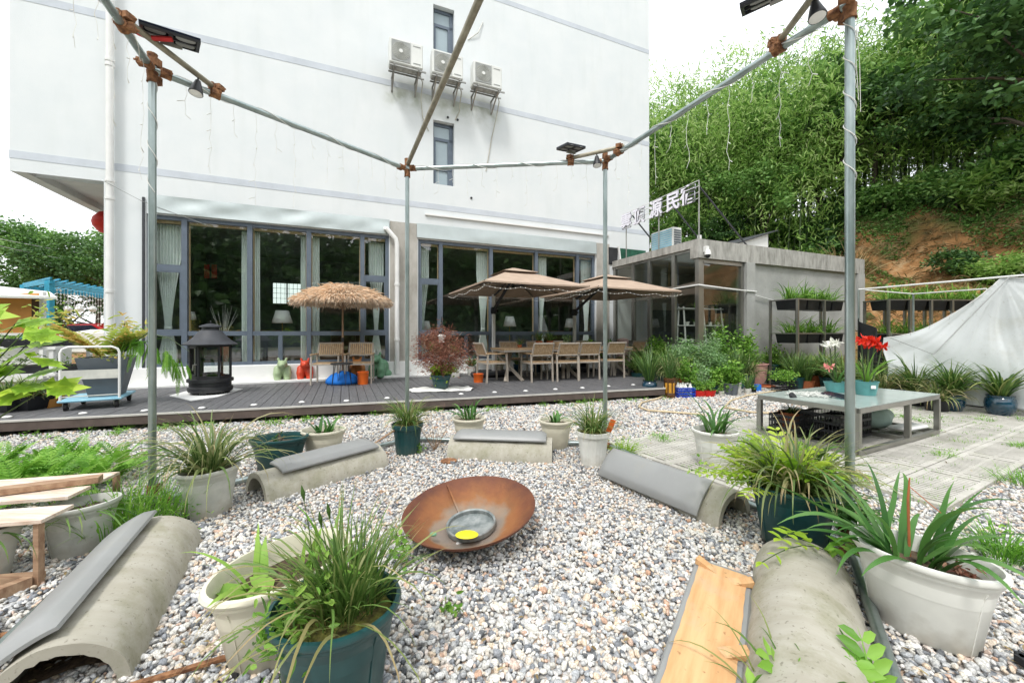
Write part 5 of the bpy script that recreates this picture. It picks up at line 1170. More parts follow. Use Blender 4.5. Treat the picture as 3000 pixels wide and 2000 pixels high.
# ================================================================ POTTED PLANTS
def pot(t,r,h,m,ex=1,ey=1,style='rim',soil='soil',fill=.86,notch=True):
    b=MB(); n=44
    if style=='rim':
        b.lathe([(r*.66,0),(r*.70,.01),(r*.86,h*.72),(r*.93,h-.05),(r*.955,h-.045),(r*.96,h-.032),(r*1.0,h-.028),(r*1.03,h-.012),(r*1.01,h),(r*.95,h+.002),(r*.91,h-.02),(r*.88,h*.75),(r*.84,h*.6)],n,ex=ex,ey=ey,cap0=True)
    elif style=='rib':
        b.lathe([(r*.70,0),(r*.80,h*.5),(r*.90,h-.05)],96,rib=.018,ribn=24,cap0=True); b.lathe([(r*.92,h-.05),(r*1.0,h-.045),(r*1.01,h-.005),(r*.97,h),(r*.9,h-.02),(r*.84,h*.6)],n)
    elif style=='jar':
        b.lathe([(r*.62,0),(r*.70,.01),(r*.93,h*.35),(r*1.0,h*.6),(r*.93,h*.82),(r*.82,h*.9),(r*.88,h*.95),(r*.9,h),(r*.82,h*.985),(r*.78,h*.9),(r*.8,h*.7)],n,cap0=True)
    elif style=='square':
        b.lathe([(r*.95,0),(r*1.35,h),(r*1.27,h),(r*1.2,h*.8)],4,ex=ex,ey=ey,cap0=True,rot=math.pi/4)
    else:
        b.lathe([(r*.75,0),(r*.97,h*.94),(r*1.0,h*.95),(r,h),(r*.93,h),(r*.88,h*.7)],n,ex=ex,ey=ey,cap0=True)
    o=b.build('pot',m,t,smooth=45 if style!='square' else None)
    if style=='rim' and notch:
        b=MB()
        for s in (-1,1): b.box((r*.60*ex*s-.004,-r*ey*.2,0),(r*.705*ex*s,r*ey*.2,.028))
        b.build('drain_slot','black',t)
        b=MB()
        for a in (R(200),R(330)): b.tube([(r*.705*ex*math.cos(a),r*.705*ey*math.sin(a),.01),(r*.865*ex*math.cos(a),r*.865*ey*math.sin(a),h*.72),(r*.92*ex*math.cos(a),r*.92*ey*math.sin(a),h-.06)],.0025,4)
        b.build('mould_seam',m,t)
    b=MB(); zr=h*fill; rr=r*.865
    if style=='square': b.lathe([(.001,zr+.01),(r*1.2,zr)],4,ex=ex,ey=ey,rot=math.pi/4)
    else: 
        R_=random.Random(int(r*1e4)); b.lathe([(.001,zr+.012),(rr*.4,zr+.008),(rr*.75,zr),(rr,zr-.006)],28,ex=ex,ey=ey)
        b.v=[(x,y,z+R_.uniform(-.006,.006)) for x,y,z in b.v]
    b.build('soil',soil,t,smooth=True)
    return zr
NP=[100]
def plant(p,label,r,h,m,kind,cat='potted plant',name='potted_plant',style='rim',ex=1,ey=1,rz=0,group=None,soil='soil',fill=.86,**k):
    NP[0]+=1; t=thing(name,label,cat,(p[0],p[1],p[2] if len(p)>2 else 0),rz,group)
    z=pot(t,r,h,m,ex,ey,style,soil,fill); foliage(t,kind,z,r,NP[0],ex,ey,**k); return t
def foliage(t,kind,z,r,seed,ex=1,ey=1,H=.5,n=None,sc_=1.0):
    fm=FM(seed); c=(0,0,z); br=r*.5
    if kind=='grass':        # dry spidery drooping grass
        fm.strap(n or 150,H,.011*sc_,.9,1.9,c,br,7,0,.85,ex=ex,ey=ey); fm.strap((n or 150)//3,H*.7,.008,1.3,1.2,c,br,6,.6,1,ex=ex,ey=ey); fm.build('foliage','lf_grass',t)
    elif kind=='varieg':
        fm.strap(n or 130,H,.015*sc_,1.0,2.3,c,br,8,.1,.9,ex=ex,ey=ey); fm.strap(50,H*.6,.010,.6,1.0,c,br,6,0,.6,ex=ex,ey=ey); fm.build('foliage','lf_varieg',t)
    elif kind=='clivia':
        fm.strap((n or 13)+6,H,.036*sc_,.85,1.5,c,br*.7,10,.2,.9,ex=ex,ey=ey,tlow=.08); fm.build('foliage','lf_strap',t)
    elif kind=='orchid':
        fm.strap(n or 70,H,.022*sc_,.75,1.5,c,br*.8,8,0,.8,ex=ex,ey=ey); fm.strap(14,H*.8,.02,.8,1.5,c,br,7,.8,1,ex=ex,ey=ey); fm.build('foliage','lf_orchid',t)
    elif kind=='reed':
        fm.strap(n or 110,H,.012*sc_,.5,.8,c,br,7,0,.7,ex=ex,ey=ey); fm.build('foliage','lf_orchid',t)
    elif kind=='leafy':
        fm.cloud(n or 500,(0,0,z+H*.45),(r*1.2*ex,r*1.2*ey,H*.5),.055*sc_,.035*sc_,14,.6,.2,.5); fm.strap(12,H*.8,.006,.6,.5,c,br*.5,5,.2,.5); fm.build('foliage','lf_pot',t)
    elif kind=='grey':
        fm.cloud(n or 700,(0,0,z+H*.45),(r*1.2*ex,r*1.2*ey,H*.5),.045*sc_,.018*sc_,16,.6,.1,.4); fm.strap(16,H*.9,.006,.5,.4,c,br*.5,5,.2,.5); fm.build('foliage','lf_grey',t)
    elif kind=='fern':
        fm.frond(n or 22,H,.07*sc_,.016*sc_,16,1.1,1.2,c,br*.4,0,.9,ex=ex,ey=ey); fm.build('foliage','lf_fern',t)
    elif kind=='spike':
        fm.strap(n or 60,H,.03*sc_,1.1,.4,c,br*.4,6,0,.6,ex=ex,ey=ey); fm.build('foliage','lf_pot',t)
    return fm
gc='pots standing around the fire-bowl ring'
t=plant(g(968,1400,0)[:2] and ((948-1500)/F*4.12,4.12,0),'cream pot with a cut strap-leaf stump behind the left back seat',.205,.30,'cream','clivia',group=gc,H=.26,n=8,fill=.8,ex=1.08,ey=.95)
t=plant((-2.245,3.82,0),'dark green oval pot with a stubby bare stem behind the left back seat',.235,.30,'green','none',ex=1.08,ey=.85,rz=R(10),group=gc,fill=.78)
fm=FM(3); fm.leaves(np.array([[-.0,0,.25]]*26)+np.random.default_rng(2).normal(0,.025,(26,3)),.06,.02,.2); fm.build('shoots','lf_dark',t)
b=MB(); b.tube([(0,0,.2),(.005,0,.27),(-.01,.0,.34)],[.022,.018,.008],8); b.tube([(0,0,.25),(.04,.01,.30)],[.012,.006],6); b.build('stem','trunk',t)
t=plant(g(1194,1328),'ribbed dark green pot with yellowing drooping grass by the second post',.165,.33,'green','grass',style='rib',group=gc,H=.42,n=170,soil='moss',fill=.95)
plant((-.50,4.60,0),'cream pot with grey-green strap leaves behind the left end of the middle seat',.19,.32,'cream','clivia',group=gc,H=.34,n=14,sc_=.75,fill=.9)
plant((.50,4.52,0),'cream pot with a small pointed rosette behind the right end of the middle seat',.19,.31,'cream','clivia',group=gc,H=.26,n=8,sc_=.9,fill=.85)
t=plant(g(1737,1357),'white ribbed pot with dried drooping grass and an orange tag by the third post',.165,.33,'white','grass',style='rib',group=gc,H=.40,n=150,soil='moss',fill=.94)
b=MB(); b.box((-.03,-.002,0),(.03,.002,.13)); o=b.build('orange_tag','orange',t); o.location=(.14,-.06,.33); o.rotation_euler=(R(12),R(18),R(20))
plant(g(2095,1372),'white round pot with broad arching clivia leaves, alone right of the gazebo',.20,.375,'white','clivia',group=gc,H=.42,n=20,sc_=.95,fill=.88,ex=1.02)
plant((-2.18,2.85,0),'white oval pot with long drooping variegated grass by the left post',.175,.33,'white2','varieg',group=gc,ex=1.08,ey=.85,rz=R(60),H=.64,n=170,fill=.9)
t=plant((-.965,1.675,0),'big cream oval pot with a few lime leaves, left of the front dark green one',.29,.34,'cream','none',ex=1.0,ey=.68,rz=R(62),group=gc,fill=.74)
fm=FM(8); z=.25
fm.leaves(np.array([[-.13,.0,z],[-.12,.04,z],[-.10,-.04,z],[-.14,-.01,z+.02],[-.1,.02,z],[-.10,.05,z+.02],[-.08,-.05,z+.02],[-.12,.0,z+.05]]),.13,.085,.9,.6,1); fm.strap(7,.34,.03,.7,1.2,(-.08,.02,z),.05,8,.5,1); fm.strap(5,.18,.03,.4,.4,(.06,0,z),.06,6,.5,.9); fm.strap(6,.30,.02,.8,1,(.2,.0,z),.04,7,.3,.7); fm.build('foliage','lf_pot',t)
t=plant((-.622,1.40,0),'dark green pot overflowing with wild grass at the front, left of centre',.213,.355,'green','none',ex=1.02,ey=.95,group=gc,soil='moss',fill=.86)
fm=FM(9); z=.315
fm.strap(190,.34,.010,.75,.9,(.05,.02,z),.09,8,0,.6); fm.strap(50,.40,.009,.5,.8,(.0,.03,z),.10,8,.1,.7); fm.strap(34,.50,.010,1.0,2.4,(.02,-.02,z),.10,9,.3,1.0); fm.strap(14,.55,.011,1.1,2.6,(.0,-.05,z),.1,10,.5,.9,az=(R(200),R(340))); fm.build('grass','lf_grass',t)
fm=FM(10); fm.cloud(240,(-.10,-.05,z+.06),(.12,.12,.13),.05,.016,12,.8,.2,.3); fm.strap(6,.36,.018,.7,.9,(-.12,.0,z),.04,8,.2,.8); fm.leaves(np.array([[-.15,-.12,z-.02],[-.12,-.14,z-.03],[-.16,-.1,z]]),.06,.045,.8); fm.build('weeds','lf_pot',t)
b=MB(); 
for (x,y,hh) in ((-.1,.05,.36),(.0,.04,.30),(-.04,.06,.26)): b.tube([(x,y,z),(x-.02,y+.01,z+hh*.6),(x-.05,y+.02,z+hh)],[.002,.002,.0015],4); b.tube([(x-.05,y+.02,z+hh),(x-.055,y+.02,z+hh+.03),(x-.06,y+.02,z+hh+.06)],[.002,.008,.001],6)
b.build('seed_heads','lf_grass',t)
t=plant((1.80,1.735,0),'large white oval pot with broad dark strap leaves at the right front',.235,.345,'white','none',ex=1.03,ey=.74,rz=R(-56),group=gc,fill=.80)
fm=FM(12); fm.strap(30,.50,.036,.75,1.6,(-.04,.0,.27),.10,12,.1,.9,tlow=.05,ex=1.3); fm.strap(9,.58,.038,1.0,1.5,(-.05,0,.27),.07,12,.1,.7,az=(R(200),R(270)),tlow=.5); fm.build('foliage','lf_strap',t)
fm=FM(13); fm.cloud(45,(.10,0,.30),(.04,.035,.03),.04,.014,5,.8); fm.build('red_weed','lf_red',t)
b=MB(); b.tube([(-.05,.05,.28),(-.055,.05,.54),(-.05,.05,.64)],[.0055,.005,.003],7); b.tube([(-.05,.05,.60),(.02,.05,.54),(.05,.04,.52)],.002,5); b.build('dried_stem','terra',t)
t=plant((1.72,2.42,0),'dark green oval pot overflowing with lime leaves and drooping grass by the right post',.225,.37,'green','none',ex=1.05,ey=.85,rz=R(-15),group=gc,soil='moss',fill=.88)
fm=FM(14); fm.strap(260,.54,.015,1.0,2.4,(0,0,.34),.14,10,.1,.9); fm.strap(80,.40,.010,.8,1.0,(0,0,.34),.13,7,0,.6); fm.build('grass','lf_varieg',t)
fm=FM(15); fm.frond(30,.40,.10,.046,8,.95,.9,(-.05,.07,.34),.12,.2,1.0,tlow=.10); fm.frond(10,.50,.085,.03,10,1.2,.7,(-.05,.05,.30),.08,.3,1,az=(R(120),R(230)),tlow=.7); fm.build('lime_fronds','lf_lime',t)
fm=FM(16); fm.strap(9,.42,.05,.8,1.0,(.05,.05,.3),.05,9,.1,.8); fm.frond(9,.42,.08,.032,9,1.3,1.2,(.1,-.08,.2),.05,.0,.5,az=(R(-70),R(30)),tlow=.8); fm.build('broad_leaves','lf_strap',t)
# trailing leaflet sprays over the front seat
def spray(name,label,pts,ll,lw,m,seed,cat='plant'):
    fm=FM(seed); b=MB(); P=np.array(pts); n=len(P); r=fm.r
    t=thing(name,label,cat,tuple(P[0])); P=P-P[0]
    d=np.gradient(P,axis=0); d/=np.linalg.norm(d,axis=1)[:,None]; sd=np.cross(d,[0,0,1.0]); sd/=np.linalg.norm(sd,axis=1)[:,None]+1e-9
    for s in (-1,1): fm.leaves(P[1:],ll,lw,.85,.3,.9,dirs=(sd*s*.9+d*.5)[1:])
    fm.leaves(P[-1:],ll,lw,.9,.4,.9,dirs=d[-1:])
    fm.build('leaflets',m,t); b.tube([tuple(x) for x in P],.0025,5); b.build('stalk','culm',t); return t
def arc(a,b_,h,n=8): a,b_=np.array(a,float),np.array(b_,float); return [tuple(a+(b_-a)*u+np.array([0,0,h*math.sin(math.pi*u)])) for u in np.linspace(0,1,n)]
spray('creeper','lime leaflet spray lying over the far end of the bottom right seat',arc((1.62,2.15,.15),(1.38,2.02,.25),.05,6),.07,.04,'lf_lime',61)
spray('creeper','thin creeper with a yellow-green tuft across the bottom right seat',arc((1.70,2.05,.14),(1.20,1.90,.20),.07,7),.05,.02,'lf_lime',62)
for k,(a,b_,l) in enumerate((((1.90,2.10,.05),(1.66,2.02,.20),'green leaflet spray between the dark green pot and the base pipe'),((1.98,2.16,.05),(1.83,1.98,.24),'leafy spray rising left of the large white oval pot'),((2.05,2.3,.0),(2.12,2.5,.32),'wild green leaflets behind the large white oval pot'))):
    spray('wild_shoot',l,arc(a,b_,.08,9),.09,.045,'lf_fern',63+k)
# weeds in the very front
t=thing('foreground_weed','blurry green leaves and curling grass blades at the bottom edge, over the concrete seat','weed',(1.02,1.30,0))
fm=FM(66)
for x in (-.14,-.04,.06,.17): fm.frond(3,.27,.10,.05,6,.5,.8,(x,.0,.02),.02,.3,.9,tlow=.1)
fm.cloud(60,(.0,0,.08),(.22,.06,.06),.06,.03,8,.7); fm.build('leaves','lf_fern',t)
fm=FM(67); fm.strap(12,.42,.010,.9,2.0,(-.1,0,.02),.12,10,0,.8,az=(R(60),R(200))); fm.strap(5,.36,.010,.5,2.6,(.16,0,.05),.05,12,0,.5); fm.build('blades','lf_grass',t)
for k,(px,py,l,n,H) in enumerate(((1325,1800,'tiny green seedling in the gravel below the fire bowl',30,.07),(1180,1665,'sparse wiry weed with few leaves left of the fire bowl',60,.22),(2715,1850,'small bright weed under the front of the large white oval pot',16,.06),(1230,1330,'green weed at the foot of the ribbed dark green pot',50,.14),(1830,1330,'yellow-green grass tuft right of the white ribbed pot',120,.22),(2940,1640,'grassy weeds right of the large white oval pot',200,.25),(2050,1400,'few thin weeds beside the round white clivia pot',30,.15))):
    p=g(px,py); t=thing('weed',l,'weed',p); fm=FM(70+k)
    if k in (4,5): fm.strap(n,H,.007,.9,1.2,(0,0,0),.09,6,.1,.7); fm.cloud(n//2,(0,0,H*.4),(.12,.12,H*.4),.03,.014,8,.8); fm.build('blades','lf_lime' if k==4 else 'lf_fern',t)
    else: fm.cloud(n,(0,0,H*.5),(.06,.06,H*.5),.035,.024,6,.8,.2); fm.strap(5,H,.003,.6,.6,(0,0,0),.02,5); fm.build('leaves','lf_pot',t)
# left: fern patch, grass and plank table
t=thing('fern_patch','bright green feathery ferns growing behind the plank table','fern',(-4.15,3.45,0)); fm=FM(80)
for k in range(40): fm.frond(6,.36,.075,.022,14,1.1,1.0,(random.uniform(-.8,.7),random.uniform(-.55,.45),.0),.03,.2,1,tlow=.2)
fm.build('fronds','lf_fern',t)
t=thing('grass_tuft','tall mixed green and rusty grass between the planks and the left post','grass',(-2.55,2.62,0)); fm=FM(81)
fm.strap(420,.36,.007,.6,.8,(0,0,0),.3,7,.1,.55,ex=1.2); fm.strap(60,.5,.008,.8,1.1,(0,0,0),.25,8,.6,1); fm.cloud(700,(0,0,.12),(.38,.28,.14),.035,.012,20,.7,.1); fm.build('blades','lf_fern',t)
for (x,y,rz,l) in ((-2.78,2.05,R(20),'white oval pot under the near planks with dark drooping blades'),(-2.57,2.36,R(50),'white oval pot under the far planks with hanging grass')):
    t=plant((x,y,0),l,.165,.29,'white2','none',ex=1.05,ey=.8,rz=rz,group='white pots under the plank table',fill=.85); fm=FM(int(-x*100)); fm.strap(26,.42,.012,1.7,1.7,(0,0,.25),.13,9,.1,.8,tlow=1.2); fm.build('hanging_blades','lf_orchid',t)
t=thing('plank_table','low rough table of bleached loose planks over two white pots','table',(-2.42,2.03,0),0)
def plk(a,b_,w,th,z,m,name='plank'):
    a=Vector((a[0],a[1],z)); b_=Vector((b_[0],b_[1],z)); o=MB(); o.bar(tuple(a),tuple(b_),w,th); k=o.build(name,m,t); k.matrix_parent_inverse=t.matrix_basis.inverted(); return k
plk((-2.66,2.62),(-3.9,2.32),.17,.018,.345,'plank'); plk((-2.60,2.38),(-3.9,2.06),.17,.018,.342,'plank'); plk((-2.42,2.11),(-3.9,1.80),.19,.018,.338,'plank'); plk((-2.62,2.52),(-3.55,2.02),.075,.035,.375,'plank2','batten')
for (x,y) in ((-2.44,2.04),(-2.75,2.75),(-3.6,2.0)):
    o=MB(); o.box((x-.014,y-.014,0),(x+.014,y+.014,.328)); k=o.build('leg','plank2',t); k.matrix_parent_inverse=t.matrix_basis.inverted()
o=MB(); o.bar((-2.44,2.05,.03),(-3.5,1.9,.03),.05); o.bar((-2.46,2.02,.03),(-2.62,1.62,.03),.045,.06); k=o.build('foot','plank2',t); k.matrix_parent_inverse=t.matrix_basis.inverted()
b=MB(); b.bar((-2.33,1.78,.03),(-2.12,1.60,.05),.03,.03); b.bar((-2.55,1.52,.02),(-1.95,1.72,.03),.035,.02); o=b.build('rusty_angle_iron','rust'); tag(o,'rusty angle irons on the gravel at the far left edge','scrap metal')
b=MB(); b.bar((-1.42,1.42,.02),(-1.02,1.60,.03),.022,.012); o=b.build('rusty_strip','rust'); tag(o,'thin rusty strip on the gravel left of the big cream pot','scrap metal')
b=MB(); 
for a,c in (((1.98,1.55,.03),(2.35,1.42,.03)),((1.98,1.55,.03),(2.02,1.2,.03)),((2.35,1.42,.03),(2.36,1.1,.03))): b.bar(a,c,.035,.03)
o=b.build('black_plastic_frame','blackpl'); tag(o,'corner of a flat black plastic frame at the bottom right edge','frame')
# hoses and twigs
b=MB()
pp=[(1958,1158),(1925,1172),(1880,1183),(1872,1196),(1900,1207),(1980,1213),(2050,1219)]
b.tube([(*g(x,y)[:2],.03) for x,y in pp],.016,8); o=b.build('garden_hose','hose',smooth=True); tag(o,'beige hose curving over the gravel by the deck end','hose')
b=MB(); b.tube([(*g(x,y)[:2],.03) for x,y in [(2360,1138),(2260,1150),(2190,1162),(2140,1178),(2122,1198),(2200,1212),(2300,1219)]],.016,8); o=b.build('garden_hose','hose',smooth=True); tag(o,'beige hose winding behind the round white clivia pot','hose')
b=MB(); b.tube([(-1.62,3.95,.05),(-1.45,4.1,.14),(-1.2,4.18,.30)],[.006,.009,.012],6); o=b.build('dry_stalk','plank2'); tag(o,'brown stalk leaning from the ribbed dark green pot over the left seat','stalk')
b=MB(); rr=random.Random(4)
for k in range(16):
    a=rr.uniform(0,6.28); l=rr.uniform(.2,.5); b.tube([(0,0,.0),(l*.3*math.cos(a),l*.3*math.sin(a),l*.5),(l*.6*math.cos(a),l*.6*math.sin(a),l)],[.003,.002,.001],4)
o=b.build('dead_twigs','plank2'); o.location=(-.85,4.35,0); tag(o,'bare brown twigs between the ribbed pot and the middle cream pot','twigs')
# ================================================================ DECK PLANTS
t=thing('potted_shrub','round rusty-red shrub in a dark green pot on a white cloth on the deck','potted plant',g(1292,1141,.2))
pot(t,.195,.29,'green',soil='soil',fill=.9)
fm=FM(90); fm.cloud(5200,(.0,.0,.76),(.52,.48,.42),.085,.007,60,.42,.25,.2); fm.build('red_crown','lf_red',t); fm=FM(91); fm.cloud(900,(0,0,.36),(.24,.24,.14),.06,.045,16,.6,.3); fm.build('lime_leaves','lf_lime',t)
b=MB(); b.tube([(0,0,.26),(.02,0,.5),(0,.0,.8)],[.018,.014,.008],7)
for k in range(26): a=k*.83; b.tube([(0,0,.4+k*.012),(.2*math.cos(a),.2*math.sin(a),.6+k*.012),(.42*math.cos(a),.42*math.sin(a),.62+.022*k)],[.006,.004,.002],4)
b.build('branches','plank2',t)
t=thing('shrub_ornament','small white and dark paper ornament tucked in the top of the red shrub','ornament',(g(1292,1141,.2)[0]+.03,g(1292,1141,.2)[1]-.1,1.32))
b=MB(); b.lathe([(.07,-.2),(.05,-.17),(.08,-.08),(.03,-.04)],7); b.build('white_ruffle','cloth',t); b=MB(); b.lathe([(.05,-.03),(.07,.0),(.02,.08),(.025,.10),(.004,.30)],9); b.build('dark_cone','black',t)
fm=FM(92); c=g(1292,1141,.2)
b=MB(); rr=random.Random(9)
def clothf(u,v):
    x=(u-.5)*1.25; y=(v-.5)*.55; return (x*(1-.3*abs(v-.5)),y,.008+.03*abs(math.sin(x*9+y*7))*abs(math.sin(y*8+2)))
b.grid(40,18,clothf); o=b.build('white_cloth','cloth',smooth=True); solid(o,.003); o.location=(c[0]+.02,c[1]-.05,.203); o.rotation_euler=(0,0,R(10)); tag(o,'crumpled white cloth spread on the deck under the red shrub pot','cloth')
for (s,q,w_,h_,l) in ((2.05,9.7,.24,.62,'tall white planter box against the plinth, left of the pair behind the red shrub'),(2.55,9.72,.24,.62,'tall white planter box against the plinth, nearer the dining chair')):
    t=thing('white_planter',l,'planter',W(s,q,.2),ANG,'white planter boxes by the bare pillar'); b=MB(); b.lathe([(w_*.55,0),(w_*.72,h_),(w_*.64,h_),(w_*.6,h_*.85)],4,cap0=True,rot=math.pi/4); b.build('box','white',t); b=MB(); b.lathe([(.001,h_*.9),(w_*.62,h_*.89)],4,rot=math.pi/4); b.build('soil','soil',t); foliage(t,'leafy',h_*.9,.14,int(s*100),H=.3,n=160)
G2='potted plants lined against the plinth behind the dining table'
for k,(s,kind,m,l) in enumerate(((3.05,'orchid','white','spiky green plant left of the first parasol pole'),(3.85,'grass','cream','yellow-green grassy plant right of the first parasol pole'),(4.4,'orchid','glaze','bushy green plant under the dining table, third from the red shrub'),(5.0,'reed','glaze','reedy plant behind the table centre'),(5.6,'orchid','green','arching green plant behind the table centre right'),(6.5,'orchid','black','dark-potted arching plant behind the table right end'),(7.2,'leafy','white','leafy plant beside the far right dining chair'))):
    plant(W(s,10.0 if s>3.2 else 9.9,.2),l,.13,.24,m,kind,style='plain',group=G2,H=.45,rz=k)
b=MB(); b.box((-.45,-.25,0),(.45,.25,.13),bev=.05); o=b.build('black_weight','blackpl'); o.location=W(3.35,9.35,.2); o.rotation_euler=(0,0,ANG); tag(o,'rounded black weight box on the deck left of the dining table','box')
zt=.945
for k,(ds,l,kind) in enumerate(((-.62,'left terracotta pot of arching leaves on the dining table','orchid'),(-.32,'right terracotta pot of arching leaves on the dining table','orchid'),(.15,'low ferny plant with greyish leaves on the dining table','grey'),(-1.15,'small wiry green plant at the left of the table-top pots','grass'),(.85,'terracotta dish with orange fruit and leaves on the dining table','leafy'),(1.5,'short spiky plant towards the right end of the dining table','spike'))):
    plant(W(5.05+ds,8.75,zt),l,(.085,.085,.08,.06,.12,.06)[k],(.16,.16,.07,.07,.09,.07)[k],'terra',kind,style='plain',group='plants on the dining table',H=(.36,.36,.26,.34,.14,.2)[k],n=(60,60,220,26,60,20)[k],sc_=.9)
b=MB(); b.tube([(0,0,0),(0,0,.86)],.17,20); b.tube([(0,0,.86),(0,0,.9)],[.17,.05],20); o=b.build('gas_cylinder','cyl',smooth=40); o.location=W(7.62,9.55,.25); tag(o,'pale pink metal cylinder standing by the annex glass behind the far chair','cylinder')
# ================================================================ LEFT OF THE DECK
tr=thing('platform_trolley','light blue platform trolley with a white tube handle carrying the grey planter','trolley',(-6.05,5.68,.2),R(33))
b=MB(); b.box((-.33,-.02,.12),(.33,.82,.155),bev=.01); b.build('platform','skyblue',tr)
for (x,y) in ((-.26,.06),(.26,.06),(-.26,.74),(.26,.74)):
    b=MB(); b.tube([(x-.018,y,.055),(x+.018,y,.055)],.055,18); w_=b.build('wheel','rubber',tr,smooth=40); b=MB(); b.box((x-.032,y-.02,.05),(x-.024,y+.02,.12)); b.box((x+.024,y-.02,.05),(x+.032,y+.02,.12)); b.build('fork','steel',w_)
b=MB(); b.tube([(-.30,.0,.15),(-.30,.0,.82),(-.28,.0,.87),(-.22,.0,.90),(.22,.0,.90),(.28,.0,.87),(.30,.0,.82),(.30,.0,.15)],.016,10); b.build('handle','pvc',tr,smooth=40)
b=MB(); b.box((-.29,-.012,.44),(.29,.012,.57)); b.tube([(-.3,0,.2),(.3,0,.2)],.008,6); b.build('handle_panel','white2',tr)
t=thing('grey_planter','tall tapered slate grey planter with autumn-coloured fronds standing on the trolley','potted plant',(-6.18,6.05,.356),R(33))
b=MB(); b.lathe([(.24,0),(.40,.58),(.37,.58),(.34,.5)],4,cap0=True,rot=math.pi/4); b.build('box','planter',t); b=MB(); b.lathe([(.001,.53),(.36,.52)],4,rot=math.pi/4); b.build('soil','soil',t)
fm=FM(95); fm.frond(10,.98,.22,.055,12,.7,.9,(0,0,.52),.05,.5,1,az=(R(150),R(215)),tlow=.5); fm.frond(10,.85,.18,.045,12,.7,1.0,(0,0,.52),.05,.2,.9,az=(R(-60),R(20)),tlow=.35); fm.build('autumn_fronds','lf_yel',t)
b=MB(); b.tube([(0,0,.5),(-.25,.0,.75),(-.5,.0,1.15),(-.56,0,1.3)],[.012,.01,.006,.003],6); b.tube([(0,0,.5),(.15,-.05,.8),(.2,-.05,1.1)],[.01,.007,.004],6); b.build('stems','trunk',t)
fm=FM(96); fm.cloud(60,(-.55,0,1.25),(.2,.2,.25),.14,.035,8,.7); fm.cloud(70,(.22,-.05,1.05),(.25,.2,.25),.14,.03,8,.7,tmin=.3); fm.cloud(80,(0,0,.58),(.25,.25,.1),.1,.03,8,.7); fm.build('tip_leaves','lf_yel',t)
t=thing('hanging_frond_plant','bright green plant with rows of leaflets drooping right of the trolley','plant',(-5.80,6.05,.72),R(-4))
fm=FM(97)
for k in range(12): fm.frond(3,.50+.1*math.sin(k*2.1),.055,.020,26,2.9,.2,(-.08+k*.082,.04*math.sin(k*1.9),.56-.012*k-.0025*k*k),.02,.1,.85,tlow=2.7,hang=.3)
fm.frond(3,.55,.06,.022,16,1.3,.5,(-.1,0,.35),.03,0,.5,az=(R(-20),R(30)),tlow=.7); fm.build('hanging_leaflets','lf_fern',t); b=MB(); b.tube([(-.35,0,-.05),(-.1,0,.35),(.25,0,.58),(.6,.0,.50),(.92,0,.30)],[.012,.010,.008,.006,.003],6); b.build('stalk','culm',t)
for k,(px,py,l) in enumerate(((20,1210,'black crate of green and yellow grass at the left edge of the deck'),(80,1205,'black crate of spiky grass just left of the trolley'))):
    p=g(px,py,.2); t=plant((p[0]-.15,p[1]+.15,.2),l,.19,.2,'blackpl','grass',style='square',group='black crates on the deck left end',H=.42,n=130,sc_=1.4); foliage(t,'orchid',.18,.2,300+k,H=.4,n=30)
b=MB(); b.box((-.12,-.1,0),(.12,.1,.2)); o=b.build('orange_carton','orangewall'); o.location=(-6.9,5.9,.2); tag(o,'battered orange carton behind the trolley wheels','box')
# palmate plant near the camera at the left
t=thing('palmate_plant','plant with large blurred maple-like leaves reaching in from the left edge','plant',(-3.55,2.45,0))
fm=FM(98); r=fm.r
cents=[(.10,.0,1.36),(.28,.05,1.30),(.0,.1,1.22),(.22,.0,1.16),(.38,.02,1.12),(.42,.1,1.22),(.50,.05,1.03),(.30,.0,.98),(.62,.04,.95),(.15,.05,1.05),(.05,.0,.92),(.35,.1,1.36),(.55,.0,1.15),(.12,.0,1.0),(.26,.02,1.06),(.44,.0,.96),(.0,.0,1.28),(.2,.0,1.42),(.1,.02,1.18),(.34,.02,.90),(.5,.02,1.3)]
for c in cents:
    a0=r.uniform(-.5,.3); nn=np.array([r.normal(0,.3),-.5+r.normal(0,.2),.8]); nn/=np.linalg.norm(nn)
    for a,l in ((0,.21),(-.75,.17),(.75,.17),(-1.45,.11),(1.45,.11)):
        dx=np.array([math.cos(a0+a),.25,math.sin(a0+a)*.8]); dx-=nn*dx.dot(nn); dx/=np.linalg.norm(dx); sd=np.cross(dx,nn)
        P=np.array(c); w_=l*.26
        V=np.array([P,P+dx*l*.45+sd*w_,P+dx*l,P+dx*l*.45-sd*w_]); fm.put(V,np.array([[0,1,2,3]]),np.full(4,r.uniform(.2,.9)))
        V=np.array([P+dx*l*.3,P+dx*l*.62+sd*w_*1.5,P+dx*l*.6,P+dx*l*.62-sd*w_*1.5]); fm.put(V,np.array([[0,1,2,3]]),np.full(4,r.uniform(.3,.8)))
fm.build('leaves','lf_lime',t)
b=MB()
for c in cents: b.tube([(0,0,0),(c[0]*.4,c[1]*.5,c[2]*.75),c],[.009,.006,.003],5)
b.build('stems','culm',t)
